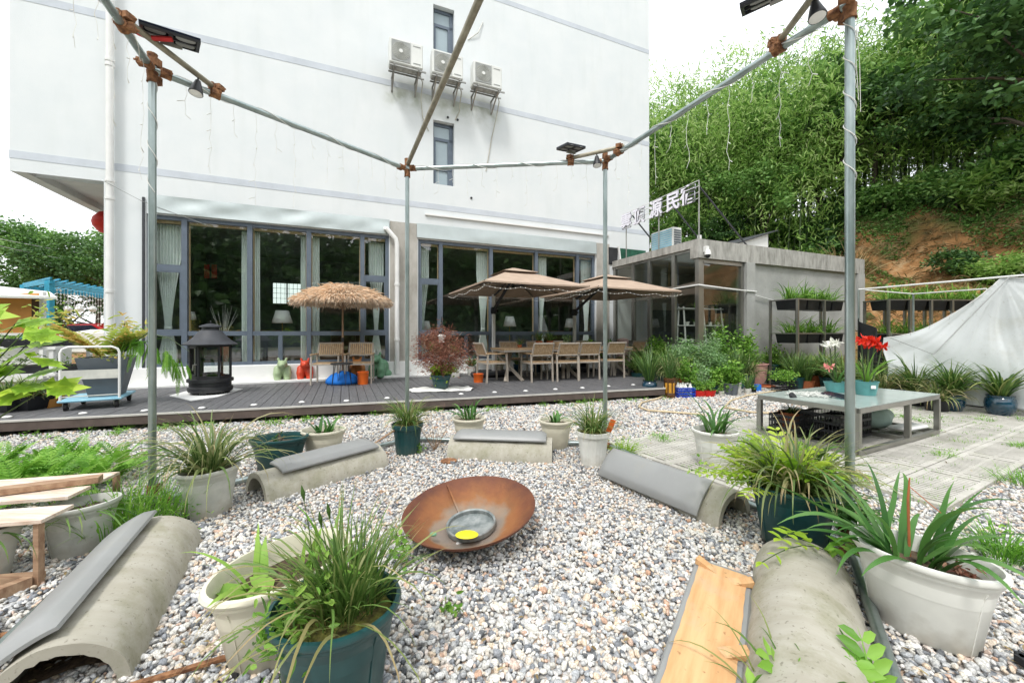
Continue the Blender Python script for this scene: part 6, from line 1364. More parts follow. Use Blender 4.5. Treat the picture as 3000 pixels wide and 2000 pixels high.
# ================================================================ BEYOND THE DECK, LEFT
struct(MB().prism([(-60,13.5),(-13.0,13.5),(-13,40),(-60,60)],-.3,.10).build('side_yard','hill'))
t=thing('food_hut','small hut with a white sheet roof and orange plywood wall at the left edge','hut',(-12.8,9.4,0),R(4))
b=MB(); b.box((-2.6,0,1.30),(1.52,.05,2.25)); b.build('wall','orangewall',t)
b=MB(); b.box((1.5,-.05,.1),(1.58,.03,2.28)); b.box((-2.6,-.04,1.24),(1.5,.04,1.30)); b.box((-2.6,-.04,.1),(-2.5,.04,1.24)); b.build('frame','pvc',t)
b=MB(); b.add([(-3,-.5,2.20),(2.35,-.5,2.10),(-.75,2.4,2.50),(-3.4,1.6,2.80),(-4.2,2.4,2.7)],[(0,1,2,3,4)]); o=b.build('roof','acw',t); solid(o,.05)
b=MB(); b.box((-.85,-.09,1.75),(-.35,-.03,2.08),bev=.02); b.build('meter_box','planter',t); b=MB(); b.box((1.30,-.02,1.45),(1.46,.0,2.2)); b.build('shutter','brown',t)
b=MB(); b.box((-2.6,.3,.1),(1.4,.8,.95)); b.build('counter','acw',t)
pg=thing('pergola','turquoise timber pergola hung with string lights beyond the hut','pergola',(0,0,0))
X0,Y0=(145-1500)/F*15.5,15.5; zb=HC+(975-822)/F*15.5
X1,Y1=-11.5*1.95,21.5
for (x,y) in ((X0,Y0),(X0-2.7,Y0+1.4),(-20.5,21.3),(-22.5,22.5)):
    b=MB(); b.box((x-.10,y-.09,0),(x+.10,y+.09,zb)); b.build('post','pergblue',pg)
b=MB(); e=(-20.5,21.3); b.bar((X0,Y0,zb-.1),(e[0],e[1],zb-.1),.10,.16); b.bar((X0-2.7,Y0+1.4,zb-.1),(e[0]-2,e[1]+1.2,zb-.1),.10,.16); b.bar((X0+.2,Y0-.1,zb-.05),(X0-2.9,Y0+1.5,zb-.05),.10,.15); b.build('beam','pergblue',pg)
b=MB()
for k in range(14):
    u=k/13; b.bar((X0+(e[0]-X0)*u+.3,Y0+(e[1]-Y0)*u-.2,zb+.08),(X0-2.7+(e[0]-X0)*u-.3,Y0+1.4+(e[1]-Y0)*u+.2,zb+.06),.05,.07)
b.build('rafter','pergblue',pg)
b=MB(); b.bar((X0,Y0,zb-.95),(X0-.55,Y0+.55,zb-.2),.12); b.bar((X0-2.7,Y0+1.4,zb-.95),(X0-2.2,Y0+1.15,zb-.2),.12); b.build('brace','pergblue',pg)
b=MB(); rr=random.Random(2)
for k in range(30):
    u=k/29; x,y=X0+(e[0]-X0)*u,Y0+(e[1]-Y0)*u; l=rr.uniform(.6,1.5); b.tube([(x,y,zb-.2),(x,y,zb-.2-l)],.008,4)
    for j in range(5): b.ball((x,y,zb-.2-l*(j+1)/5),.035,6,4)
b.build('light_strands','tube',pg)
# red car
car=thing('parked_car','red hatchback parked beyond the pergola, half hidden by the planter','car',((262-1500)/F*24,24,.10),R(8)); car.scale=(1.15,1.15,1.25)
prof=[(-2.0,.30),(-2.05,.62),(-1.9,.80),(-1.2,.92),(-.55,1.38),(.75,1.42),(1.55,1.0),(1.95,.92),(2.0,.35)]
b=MB(); n=len(prof); vs=[]
for y,f in ((-.80,.96),(-.84,1.0),(.84,1.0),(.80,.96)):
    vs+=[(x*f,y*(1 if z<1 else .84),z) for x,z in prof]
fs_=[tuple(range(n))[::-1],tuple(range(3*n,4*n))]+[(j*n+k,j*n+(k+1)%n,(j+1)*n+(k+1)%n,(j+1)*n+k) for j in range(3) for k in range(n)]
b.add(vs,fs_); b.build('body','red_car',car,smooth=30)
b=MB()
for y in (-.80,.80): s=1 if y>0 else -1; b.add([(-1.0,y+.02*s*0,.95),(-.5,y*.9,1.30),(.7,y*.9,1.33),(1.35,y,.98)],[(0,1,2,3)]); b.v[-4:]=[(x,yy+s*.035,z) for x,yy,z in b.v[-4:]]
b.build('window','solar',car)
for x in (-1.25,1.3):
    for y in (-.82,.82):
        b=MB(); b.tube([(x,y-.1,.30),(x,y+.1,.30)],.31,22); w_=b.build('wheel','rubber',car,smooth=40); b=MB(); s=-1 if y<0 else 1; b.tube([(x,y+s*.09,.30),(x,y+s*.115,.30)],.2,14); b.build('rim','steel',w_)
b=MB(); b.box((-2.06,-.6,.55),(-1.98,-.35,.72)); b.build('headlight','pvc',car)
# white clutter: tables with parasols far left
for k,(px,Y,l) in enumerate(((200,21,'white round light globe under the pergola, leftmost'),(233,21.5,'white round light globe under the pergola, middle'),(272,22,'white round light globe under the pergola, rightmost'))):
    b=MB(); b.ball((0,0,0),.17,14,8); b.tube([(0,0,.15),(0,0,1.2)],.01,4); o=b.build('light_globe','pvc',smooth=True); o.location=gy(px,905,Y); tag(o,l,'lamp','lamp' and None)
t=thing('gravel_bank','pale low stone bank behind the pergola','bank',(0,0,0)); b=MB(); b.box((-34,23,0),(-16,24,1.5),bev=.2); b.build('stones','acw',t)
# plant bench at the far left
t=thing('plant_bench','white bench stacked with black trays of seedlings at the left edge','bench',(-9.3,6.6,0),R(15))
b=MB(); b.box((-2.2,-.4,1.02),(1.6,.5,1.07)); b.box((-2.2,-.4,.58),(1.6,.5,.62))
for x in (-2.1,-.3,1.5): b.box((x,-.38,0),(x+.06,-.32,1.02)); b.box((x,.42,0),(x+.06,.48,1.02))
b.build('frame','pvc',t)
b=MB()
for k in range(5): b.box((-2.1+k*.74,-.3,1.07),(-1.5+k*.74,.3,1.2)); b.box((-2.1+k*.74,-.3,.62),(-1.5+k*.74,.3,.74))
b.build('tray','blackpl',t); fm=FM(99)
for k in range(5):
    for z in (.72,1.18): fm.cloud(160,(-1.8+k*.74,0,z+.06),(.3,.3,.12),.07,.02,10,.7)
fm.build('seedlings','lf_pot',t)
b=MB()
for k in range(5): b.tube([(1.0+.1*k,-.45,1.12+.03*(k%2)),(1.0+.1*k,.3,1.12+.03*(k%2))],.06,10)
b.build('black_pipe','blackpl',t)
for k in range(4):
    p=(-8.6-.75*k,5.75-.25*k,.2); plant(p,['green grassy clump nearest the trolley, behind the crates','leafy green clump second from the trolley at the left edge','tall green clump at the left edge behind the palmate leaves','outermost green clump at the left edge'][k],.2,.25,'blackpl','orchid',style='plain',group='clumps at the left end of the deck',H=.6,n=90,sc_=1.3)
# wires
for k,(a,b_,l) in enumerate((((0,692),(152,718),'upper overhead wire in the sky at the left edge'),((0,706),(78,735),'lower overhead wire in the sky at the left edge'))):
    A=gy(a[0]-200,a[1]-30,20); B=gy(b_[0]+250,b_[1]+50,26); b=MB(); b.tube([A,tuple((A[i]+B[i])/2-(.1 if i==2 else 0) for i in range(3)),B],.018,4); o=b.build('overhead_wire','grille'); tag(o,l,'wire')
# ================================================================ RIGHT: TABLE
A=(3.57,4.085); tb=thing('steel_table','low stainless steel table with a dusty glass top standing on the slotted slabs','table',(A[0],A[1],.03),math.atan2(.453,.89))
TL,TW,TH=2.03,1.0,.49
b=MB()
for (a,c) in (((0,0),(TL,0)),((TL,0),(TL,TW)),((0,0),(0,TW)),((0,TW),(TL,TW))):
    b.bar((a[0],a[1],TH-.025),(c[0],c[1],TH-.025),.05,.05)
b.build('top_frame','steel',tb)
b=MB()
for (a,c) in (((0,0),(TL,0)),((TL,0),(TL,TW)),((0,0),(0,TW)),((0,TW),(TL,TW)),((1.18,0),(1.18,TW))): b.bar((a[0],a[1],.028),(c[0],c[1],.028),.05,.05)
b.build('base_frame','steel',tb)
for (x,y) in ((0,0),(TL,0),(TL,TW),(0,TW),(1.18,0),(1.18,TW)):
    b=MB(); b.box((x-.026,y-.026,.053),(x+.026,y+.026,TH-.05)); b.build('leg','steel',tb)
b=MB(); b.box((-.02,-.02,TH+.001),(TL+.02,TW+.02,TH+.010)); b.build('glass_top','tglass',tb)
def tt(x,y,z=.532): c,s=.891,.4536; return (A[0]+x*c-y*s,A[1]+x*s+y*c,z)
b=MB(); rr=random.Random(6)
for k in range(26):
    p=[]; x,y=rr.gauss(0,.16),rr.gauss(0,.10)
    for j in range(14): x+=rr.uniform(-.06,.06); y+=rr.uniform(-.05,.05); x*=.93; y*=.93; p.append((x,y,.006+abs(rr.gauss(0,.018))))
    b.tube(p,.003,4)
o=b.build('tangled_lights','tube'); o.location=tt(.42,.62); tag(o,'tangled heap of white string lights on the glass table','string lights')
b=MB(); b.lathe([(.05,0),(.055,.015),(.05,.03)],22,cap0=True,cap1=True); o=b.build('black_disc','blackpl'); o.location=tt(.10,.68); o.rotation_euler=(R(60),0,R(30)); tag(o,'small black disc speaker propped on the glass table left end','gadget')
b=MB(); b.box((-.065,-.13,0),(.065,.13,.013),bev=.004); o=b.build('small_solar_panel','solar'); o.location=tt(.52,.42,.56); o.rotation_euler=(R(6),R(-8),R(20)); tag(o,'small black solar panel lying on the string lights on the glass table','solar panel')
fl=[]
t=plant(tt(1.10,.66),'teal oval pot with pink and white amaryllis on the glass table',.13,.13,'teal','none',style='plain',ex=1.25,ey=.85,group='teal pots on the glass table'); fm=FM(110); fm.strap(7,.34,.04,.8,1.0,(0,0,.11),.03,8,.3,.9); fm.build('foliage','lf_strap',t); fl.append((t,[(-.13,-.02,.32,'petal_p',.055),(-.03,.0,.64,'petal_w',.07),(-.08,.02,.60,'petal_w',.06)]))
t=plant(tt(1.13,.37),'round teal pot with red amaryllis on the glass table',.125,.17,'teal','none',style='plain',group='teal pots on the glass table'); fm=FM(111); fm.strap(8,.42,.045,.8,.9,(0,0,.15),.03,8,.3,.9); fm.build('foliage','lf_pot',t); fl.append((t,[(-.06,0,.66,'petal_r',.065),(.03,.0,.68,'petal_r',.07),(.11,.0,.65,'petal_r',.065),(.18,-.02,.59,'petal_r',.065),(.07,.03,.63,'petal_r',.06)]))
b=MB(); b.box((-.03,-.001,-.02),(.03,.001,.02)); o=b.build('pot_label','plinth',t); o.location=(-.02,-.124,.11)
for (t,L_) in fl:
    for k,(x,y,z,m,s) in enumerate(L_):
        fm=FM(120+k+int(z*50)); 
        for h in range(3 if s>.05 else 1):
            c=np.array([x+.03*math.cos(h*2.1),y+.03*math.sin(h*2.1),z]); a=np.arange(6)*math.pi/3+h; hd=np.array([math.cos(h*2.1-1),math.sin(h*2.1-1),.2]); u=np.cross(hd,[0,0,1.]); u/=np.linalg.norm(u); v=np.cross(hd,u); D=np.cos(a)[:,None]*u+np.sin(a)[:,None]*v+hd*.6; fm.leaves(np.tile(c,(6,1)),s*1.25,s*.6,.2,dirs=D)
        fm.build('flower',m,t); b=MB(); b.tube([(x*.2,y,.12),(x*.7,y,z*.6),(x,y,z)],[.009,.008,.007],6); b.build('flower_stalk','culm',t)
# under the table
def crate(name,label,loc,w_,d_,h_,rz,m,group=None,cat='crate'):
    t=thing(name,label,cat,loc,rz,group); b=MB(); e=.012
    for (x0,y0,x1,y1) in ((0,0,w_,e),(0,d_-e,w_,d_),(0,0,e,d_),(w_-e,0,w_,d_)):
        lx=abs(x1-x0)>abs(y1-y0)
        for z in (0,h_*.3,h_*.62,h_-.03): b.box((x0,y0,z),(x1,y1,z+.028))
        N=int((w_ if lx else d_)/.035)
        for k in range(N+1):
            u=k/N; 
            if lx: xx=x0+(x1-x0-.009)*u; b.box((xx,y0+.002,.02),(xx+.009,y1-.002,h_-.01))
            else: yy=y0+(y1-y0-.009)*u; b.box((x0+.002,yy,.02),(x1-.002,yy+.009,h_-.01))
    b.box((e,e,0),(w_-e,d_-e,.012)); b.build('basket',m,t); return t
crate('plastic_crate','black slotted plastic crate under the glass table, largest and nearest',tt(.30,.28,.06),.74,.42,.30,math.atan2(.453,.89),'blackpl')
t=crate('plastic_crate','second black crate behind the first under the glass table',tt(.05,.62,.06),.4,.3,.25,math.atan2(.453,.89),'blackpl')
b=MB(); b.lathe([(.10,0),(.12,.02),(.13,.27),(.12,.30)],48,rib=.04,ribn=24,cap0=True); b.lathe([(.11,.295),(.02,.30)],48); o=b.build('ribbed_bucket','white',smooth=40); o.location=g(2322,1262); tag(o,'white ribbed bucket standing under the glass table at the left','bucket')
t=thing('terracotta_pot','terracotta pot with dead stems under the back of the glass table','pot',tt(.42,.85,.06)); pot(t,.15,.24,'terra',style='plain'); foliage(t,'grass',.2,.1,131,H=.2,n=50)
b=MB(); b.ball((0,0,0),(.05,.04,.035),12,7); o=b.build('red_ball','red',smooth=True); o.location=tt(.72,.62,.40); tag(o,'small red ball on top of things under the glass table','ball')
def sack(loc,r,label,m,seed):
    rr=random.Random(seed); ph=[(rr.uniform(2,7),rr.uniform(2,7),rr.uniform(0,6)) for _ in range(6)]; b=MB(); b.ball((0,0,0),(1,1,1),30,18)
    v=[]
    for (x,y,z) in b.v:
        d=1+.07*sum(math.sin(a*x+c*y+p+z*3) for a,c,p in ph)/2; v.append((x*r[0]*d,y*r[1]*d,max(z*r[2]*d,-r[2]*.75)+r[2]*.75))
    b.v=v; o=b.build('sack',m,smooth=True); o.location=loc; o.rotation_euler=(0,0,R(27)); tag(o,label,'sack'); return o
sack(tt(1.62,.5,.06),(.30,.20,.16),'pale green crumpled bag under the right end of the glass table','bag',1)
sack(tt(1.22,.62,.06),(.22,.18,.15),'whitish crumpled sack between crate and green bag under the table','cloth',2)
b=MB(); b.box((-.26,-.1,0),(.26,.1,.05),bev=.02); o=b.build('grey_board','acw'); o.location=tt(1.68,.16,.09); o.rotation_euler=(0,0,R(22)); tag(o,'flat grey board lying on the table base rail at the right','board')
# grass on the paving
rr=random.Random(12); k_=0
for k in range(34):
    e,f=rr.uniform(-1.5,6),rr.choice((0.0,.415,.83,1.245,1.66,2.07))+rr.uniform(.02,.38)
    if -.3<e<2.3 and .3<f<1.5 and rr.random()<.6: continue
    p=P0+PE*e+PF*f; big=k in (3,9,15)
    if k==0: p=np.array((4.35,3.35)); big=True
    fm=FM(200+k); fm.strap(160 if big else 50,.16 if big else .09,.006,1.0,1.0,(0,0,0),.16 if big else .09,5,.2,1); fm.cloud(60 if big else 30,(0,0,.03),(.2,.14,.03),.025,.012,8,.8)
    o=fm.build('weed_tuft','lf_fern'); o.location=(p[0],p[1],.02); tag(o,'low green weeds growing through the slotted paving slabs','weeds','weeds in the slotted paving')
    if k==0: o['label']='largest green weed tuft at the edge of the paving by the right side'
# ================================================================ RIGHT: PLANT CLUSTER BY THE ANNEX
GC='potted plants crowded in front of the annex'
def gp(px,py,label,r,h,m,kind,style='plain',**k):
    p=g(px,py); return plant((p[0],p[1]+r,0),label,r,h,m,kind,style=style,group=GC,**k)
gp(1911,1163,'tall arching grass in a glazed blue jar at the deck corner',.155,.32,'glaze','reed','jar',H=.85,n=130,sc_=1.6)
t=thing('amber_jar','brown jar with amber panels holding a leafy plant beside the blue jar','jar',(g(1967,1166)[0],g(1967,1166)[1]+.1,0))
b=MB(); b.lathe([(.10,0),(.112,.01),(.112,.08),(.105,.09),(.105,.31),(.112,.32),(.112,.38),(.10,.39)],24,cap0=True,cap1=True); b.build('body','brown',t,smooth=40)
b=MB()
for k in range(4): a0=R(200+k*42); b.lathe([(.109,.10),(.109,.30)],1,c=(0,0,0)) if False else b.add([(.1085*math.cos(a0+j*.16),.1085*math.sin(a0+j*.16),z) for z in (.10,.30) for j in range(4)],[(j,j+1,j+5,j+4) for j in range(3)])
b.build('amber_panel','amber',t); foliage(t,'reed',.38,.12,140,H=.7,n=70,sc_=1.4)
crate('plastic_crate','bright blue crate holding white bottles in front of the annex plants',(g(1985,1165)[0],g(1985,1165)[1],0),.38,.3,.2,R(5),'blue')
t=thing('white_bottles','cluster of white bottles in the blue crate','bottles',(g(1985,1165)[0]+.19,g(1985,1165)[1]+.14,.02)); b=MB()
for k in range(6): x,y=(k%3-1)*.10,(k//3-.5)*.12; b.lathe([(.04,0),(.042,.18),(.02,.23),(.02,.26)],12,c=(x,y,0),cap0=True,cap1=True)
b.build('bottles','white',t)
for k,(px,l) in enumerate(((2052,'left red plastic basket of small plants'),(2080,'right red plastic basket of small plants'))):
    p=g(px,1163); t=thing('red_basket',l,'basket',(p[0],p[1]+.08,0)); b=MB(); b.lathe([(.10,0),(.125,.10),(.13,.13),(.12,.13),(.11,.03)],24,ex=1.2,cap0=True,cap1=True); b.build('tub','red',t,smooth=40); foliage(t,'leafy',.1,.12,150+k,H=.25,n=260,sc_=.8)
gp(2118,1162,'tiny white cup with a small plant right of the red baskets',.055,.11,'white','leafy',H=.2,n=60,sc_=.7)
gp(2166,1158,'tall white plastic cup with leafy top in the front row',.09,.30,'white','leafy',H=.28,n=200)
gp(2195,1154,'short white pot with reddish grass in the front row',.07,.11,'white','reed',H=.45,n=60)
gp(2213,1152,'small black pot in the front row beside the blue box',.05,.1,'blackpl','leafy',H=.12,n=40)
b=MB(); b.box((0,0,0),(.11,.09,.155)); o=b.build('blue_box','blue2'); o.location=g(2216,1147); tag(o,'small bright blue box at the end of the front row of pots','box')
t=thing('pink_tub','wide pink plastic tub planted with reddish grass before the annex wall','tub',(g(2222,1130)[0],g(2222,1130)[1]+.32,0)); b=MB(); b.lathe([(.26,0),(.34,.15),(.37,.50),(.40,.52),(.38,.53),(.34,.45)],32,cap0=True); b.build('tub','pink',t,smooth=40); b=MB(); b.lathe([(.001,.46),(.35,.45)],24); b.build('soil','soil',t); foliage(t,'reed',.45,.4,160,H=.5,n=200); foliage(t,'leafy',.45,.3,161,H=.35,n=300)
b=MB(); b.lathe([(.001,.0),(.14,.0),(.2,.03),(.18,.06)],24,cap0=True); o=b.build('terracotta_dish','terra'); o.location=(g(2245,1135)[0],g(2245,1135)[1],.0); tag(o,'terracotta dish on the gravel at the foot of the pink tub','dish')
for (px0,px1,Y,l) in ((2018,2060,9.0,'pale grey planter trough left of the darker one'),(2062,2128,8.85,'galvanised grey planter trough with a big leafy shrub')):
    x0,x1=(px0-1500)/F*Y,(px1-1500)/F*Y; t=thing('planter_trough',l,'planter',((x0+x1)/2,Y+.15,0),R(4),GC); hw=(x1-x0)/2
    b=MB(); b.lathe([(hw*1.15,0.05),(hw*1.38,.42),(hw*1.3,.42),(hw*1.25,.35)],4,ey=.6,cap0=True,rot=math.pi/4); b.build('trough','acw' if px0<2030 else 'steel',t); b=MB(); b.lathe([(.001,.36),(hw*1.28,.35)],4,ey=.6,rot=math.pi/4); b.build('soil','soil',t)
    foliage(t,'grey',.36,hw*.9,int(px0),H=.75,n=1500,sc_=1.2); foliage(t,'leafy',.36,hw*.7,int(px0)+1,H=.45,n=300)
rows=[ # px, Y, label, r,h,mat,kind,H,n,scale
(1885,10.6,'white-potted spreading shrub at the back by the glass',.16,.4,'white2','orchid',.7,160,1.2),
(1925,10.4,'dense green shrub behind the blue jar',.18,.35,'green','leafy',.75,1100,1.1),
(1962,10.2,'yellow-green spiky plant against the annex glass',.16,.45,'white2','spike',.55,90,1.4),
(2000,9.9,'broad-leaved plant behind the blue crate',.16,.4,'green','grey',.7,700,1.5),
(1990,9.0,'arching variegated grass behind the blue crate',.15,.3,'terra','varieg',.8,120,1.3),
(2030,9.3,'leafy bush between the two troughs',.16,.3,'green','leafy',.6,700,1.2),
(2105,9.7,'tall leafy sapling in front of the plant shelf',.15,.4,'green','leafy',.95,900,1.1),
(2150,9.6,'yellowish rosette plant right of the troughs',.15,.45,'white2','clivia',.4,22,1.4),
(2175,9.9,'leafy green bush against the concrete column',.17,.4,'green','leafy',.85,1000,1.2),
(2160,9.1,'fine reddish-green grass left of the pink tub',.14,.3,'green','reed',.7,140,1.2),
(2090,8.45,'low leafy pot behind the red baskets',.13,.2,'green','leafy',.35,420,1.0),
(2050,8.4,'low trailing plant behind the red baskets, left',.12,.2,'green','grey',.4,420,1.1),
(2140,8.3,'bright leafy plant behind the white cups',.13,.25,'planter','leafy',.4,420,1.1),
(2015,8.2,'leafy stems behind the blue crate, nearer',.12,.25,'green','leafy',.45,300,1.0),
(2265,10.2,'bushy plant behind the pink tub',.16,.5,'green','leafy',.5,700,1.0),
(2305,10.0,'pale leafy plant left of the black rack',.16,.3,'green','reed',.6,120,1.2),
(2350,9.6,'tufty plant in front of the black rack',.16,.3,'green','orchid',.55,90,1.1),
(2405,9.3,'arching plant before the rack, left of the right post',.17,.3,'terra','orchid',.65,110,1.2),
]
for k,(px,Y,l,r,h,m,kd,H,n,s) in enumerate(rows):
    plant(((px-1500)/F*Y,Y,0),l,r*1.25,h,m,kd,style='plain',group=GC,H=H*1.18,n=int(n*1.7),sc_=s*1.15,rz=k*.7)
t=crate('plastic_crate','black crate of low leafy plants right of the pink tub',(g(2292,1152)[0],g(2292,1152)[1],0),.40,.3,.26,R(10),'blackpl'); foliage(t,'leafy',.22,.2,170,H=.3,n=500); [setattr(c,'location',(.2,.15,0)) for c in t.children if c.name.startswith('foliage')]
gp(2378,1146,'terracotta pot with tall arching grass beside the black crate',.17,.22,'terra','reed',H=.75,n=170,sc_=1.5)
gp(2440,1138,'bright teal pot of leafy plants behind the glass table',.16,.18,'teal','leafy',H=.35,n=300)
gp(2325,1100,'pale leafy plant on the gravel before the rack legs',.14,.2,'white2','leafy',H=.4,n=300)
b=MB(); b.lathe([(.001,.0),(.22,.0),(.30,.10),(.28,.13)],26,ex=1.1,cap0=True); b.lathe([(.001,.12),(.28,.12)],26,ex=1.1); o=b.build('white_basin','acw',smooth=40); o.location=(g(2285,1102)[0],g(2285,1102)[1],.25); tag(o,'upturned pale basin resting among plants right of the pink tub','basin')
# row of blue jars and long-leaved plants on the right
GR='long-leaved plants in front of the white tarpaulin'
for k,(px,py,l,r,h,m,kd,H,n,s) in enumerate((
(2821,1212,'arching plant in a round glazed blue jar before the tarpaulin, left of the edge one',.165,.31,'glaze','orchid',.62,130,1.0),
(2972,1226,'broad-leaved plant in the round glazed blue jar at the right edge',.175,.33,'glaze','orchid',.72,60,1.5),
(2560,1150,'leafy bush just right of the right post behind the table',.15,.22,'green','leafy',.5,600,1.1),
(2610,1155,'striped arching plant left of the dark-leaved one',.16,.22,'blackpl','varieg',.6,140,1.3),
(2660,1165,'blue-green tall strap plant before the tarpaulin',.16,.24,'glaze','clivia',.75,22,1.0),
(2700,1160,'rusty-tipped arching plant before the tarpaulin',.16,.22,'blackpl','orchid',.62,140,1.0),
(2760,1165,'dense arching plant left of the left blue jar',.17,.22,'blackpl','orchid',.62,160,1.0),
(2718,1195,'orange pot with low leaves behind the table right end',.09,.14,'orange','leafy',.2,90,.8),
(2880,1175,'dense plant between the two glazed blue jars',.17,.22,'blackpl','orchid',.66,150,1.1),
(2930,1165,'tall dark strap plant behind the edge jar',.17,.25,'blackpl','clivia',.8,20,1.1),
(2640,1130,'green bush at the foot of the tarpaulin, left',.2,.25,'green','reed',.7,200,1.4),
(2790,1140,'tall spiky green bush at the foot of the tarpaulin, middle',.2,.25,'green','reed',.8,200,1.4))):
    p=g(px,py); plant((p[0],p[1]+r,0),l,r,h,m,kd,style='jar' if m=='glaze' else 'plain',group=GR,H=H*1.12,n=int(n*1.6),sc_=s*1.1,rz=k)
# racks
def rack(name,label,loc,rz,Wd,D,H,nb,posts,seed,lower=True):
    t=thing('plant_rack',label,'rack',loc,rz,'steel racks of black planters'); b=MB()
    for k in range(posts):
        x=Wd*k/(posts-1)
        for y in (0,D):
            p=MB(); p.box((x-.024,y-.024,0),(x+.024,y+.024,H)); p.build('post','steel',t)
    for z in (H-.03,H*.60):
        for y in (0,D): b.box((-.03,y-.02,z),(Wd+.03,y+.02,z+.03))
        for k in range(posts): x=Wd*k/(posts-1); b.box((x-.02,0,z+.002),(x+.02,D,z+.028))
    b.build('shelf_rail','steel',t); fm=FM(seed); rr=random.Random(seed)
    for z in (H-.03,H*.60):
        w_=(Wd-.08)/nb
        for k in range(nb):
            x=.04+k*w_; p=MB(); p.lathe([(.57*w_,-.22),(.66*w_,.03),(.60*w_,.03)],4,c=(x+w_/2,D/2,z),ey=D/w_*.8,cap0=True,rot=math.pi/4); p.build('planter_box','blackpl',t)
            fm.strap(60,.62 if z>H*.8 else .60,.022,1.0,1.7,(x+w_/2,D/2,z),.14,7,0,1,ex=1.6); fm.strap(24,.42,.03,1.1,1.2,(x+w_/2,D/2,z),.1,6,.2,.9,ex=1.6)
    fm.build('shelf_plants','lf_pot',t); return t
rack('r','steel rack of black planters nearest the annex wall',(6.75,9.35,0),ANG,2.05,.65,2.12,4,3,401)
rack('r2','long steel rack of black planters before the orange bank, behind the right post',(8.9,9.35,0),R(3),3.2,.6,2.1,6,7,402)
# pipe frame and tarpaulin
t=thing('shade_frame','thin white pipe frame beside and above the tarpaulin','frame',(0,0,0))
p1=gy(2516,848,8.2); p2=gy(3150,793,5.6); p3=gy(2676,861,9.1); p4=gy(2890,846,7.5)
b=MB(); b.tube([p1,p2],.016,8); b.tube([p1,p3],.014,8); b.tube([p3,p4],.014,8); b.build('rail','pvc',t)
for p in (p1,p3): b=MB(); b.tube([(p[0],p[1],0),p],.02,8); b.build('post','galv',t)
b=MB(); b.tube([p2,(p2[0],p2[1],0)],.02,8); b.build('post','galv',t)
tp=MB(); Lc=np.array(gy(2588,990,7.4)); Pk=np.array(gy(2931,813,6.3)); Rc=np.array(gy(3330,800,5.2)); Rc[2]=2.15
def tf(u,v):
    if u<.55:
        k=u/.55; top=Lc+(Pk-Lc)*k; top[2]-=.22*math.sin(math.pi*k)
    else:
        k=(u-.55)/.45; top=Pk+(Rc-Pk)*k; top[2]-=.06*math.sin(math.pi*k)
    bt=np.array([top[0]-.05,top[1]-.12,.12]); 
    p=top+(bt-top)*v; ra=math.atan2(v*1.4+.02,u*2.6-1.43); rd=math.hypot(v*1.4,u*2.6-1.43); fold=.06*math.sin(u*11+v*2.5)*v*(1-v*.3)+.018*math.sin(ra*15)*min(1,rd*2)*math.exp(-rd*.8)+.02*math.sin(u*37-v*9)*v+.025*math.sin((u*6-v*4)*2.6)+.007*math.sin(ra*41+rd*3)*math.exp(-rd)
    return (p[0],p[1]-fold,p[2])
tp.grid(200,60,tf); o=tp.build('tarpaulin','tarp',smooth=True); solid(o,.004); tag(o,'large pale white tarpaulin slung from a pipe and peaked at the right','tarpaulin')
b=MB(); q=gy(2735,1038,6.3); b.tube([tuple(Pk+np.array([0,-.12,0])),q,tuple(Lc+np.array([0,-.15,0]))],.008,6); o=b.build('tarpaulin_rope','grille'); tag(o,'grey rope running over the tarpaulin from its peak','rope')
b=MB(); n1=np.array(gy(2516,930,8.0)); n2=np.array(gy(2590,990,7.6))
b.grid(12,8,lambda u,v:tuple((n1+(n2-n1)*u)*np.array([1,1,0])+np.array([0,.1*math.sin(u*9),((n1[2]+(n2[2]-n1[2])*u)*(1-v)+.1*v)]))); o=b.build('black_net','black'); solid(o,.003); tag(o,'black shade netting hanging at the left end of the tarpaulin','netting')
# ================================================================ TREES
def bamboo(seed,H,n_culm,nleaf,label):
    rr=random.Random(seed); t=thing('bamboo_clump',label,'bamboo',(0,0,0),0,'bamboo clumps on the hillside'); b=MB(); fm=FM(seed); r=fm.r
    tips=[]
    for k in range(n_culm):
        a=rr.uniform(0,6.28); lean=rr.uniform(.05,.28)*H; h=H*rr.uniform(.7,1.05); x0,y0=rr.gauss(0,.35),rr.gauss(0,.35)
        pts=[]
        for j in range(9):
            u=j/8; pts.append((x0+math.cos(a)*lean*u**2.4,y0+math.sin(a)*lean*u**2.4,h*(u-.10*u**3)))
        b.tube(pts,[.035*(1-.85*j/8) for j in range(9)],5); tips.append(np.array(pts))
    b.build('culms','culm',t)
    for P in tips:
        m=nleaf//n_culm; u=r.beta(2.2,1.5,40)*.78+.2; cu=np.stack([np.interp(u*8,np.arange(9),P[:,i]) for i in range(3)],1)
        cu+=r.normal(0,1,(40,3))*np.array([.62,.62,.30]); ct=r.uniform(-.25,.25,40)
        i=r.integers(0,40,m); LP=cu[i]+r.normal(0,1,(m,3))*np.array([.24,.24,.12]); LP[:,2]-=np.abs(r.normal(0,.30,m))
        T=np.clip(r.uniform(0,1,m)*.6+.2+ct[i]*1.3,0,1); fm.leaves(LP,.22,.040,.30,droop=.9,T=T)
    fm.build('leaves','lf_bam',t); return t
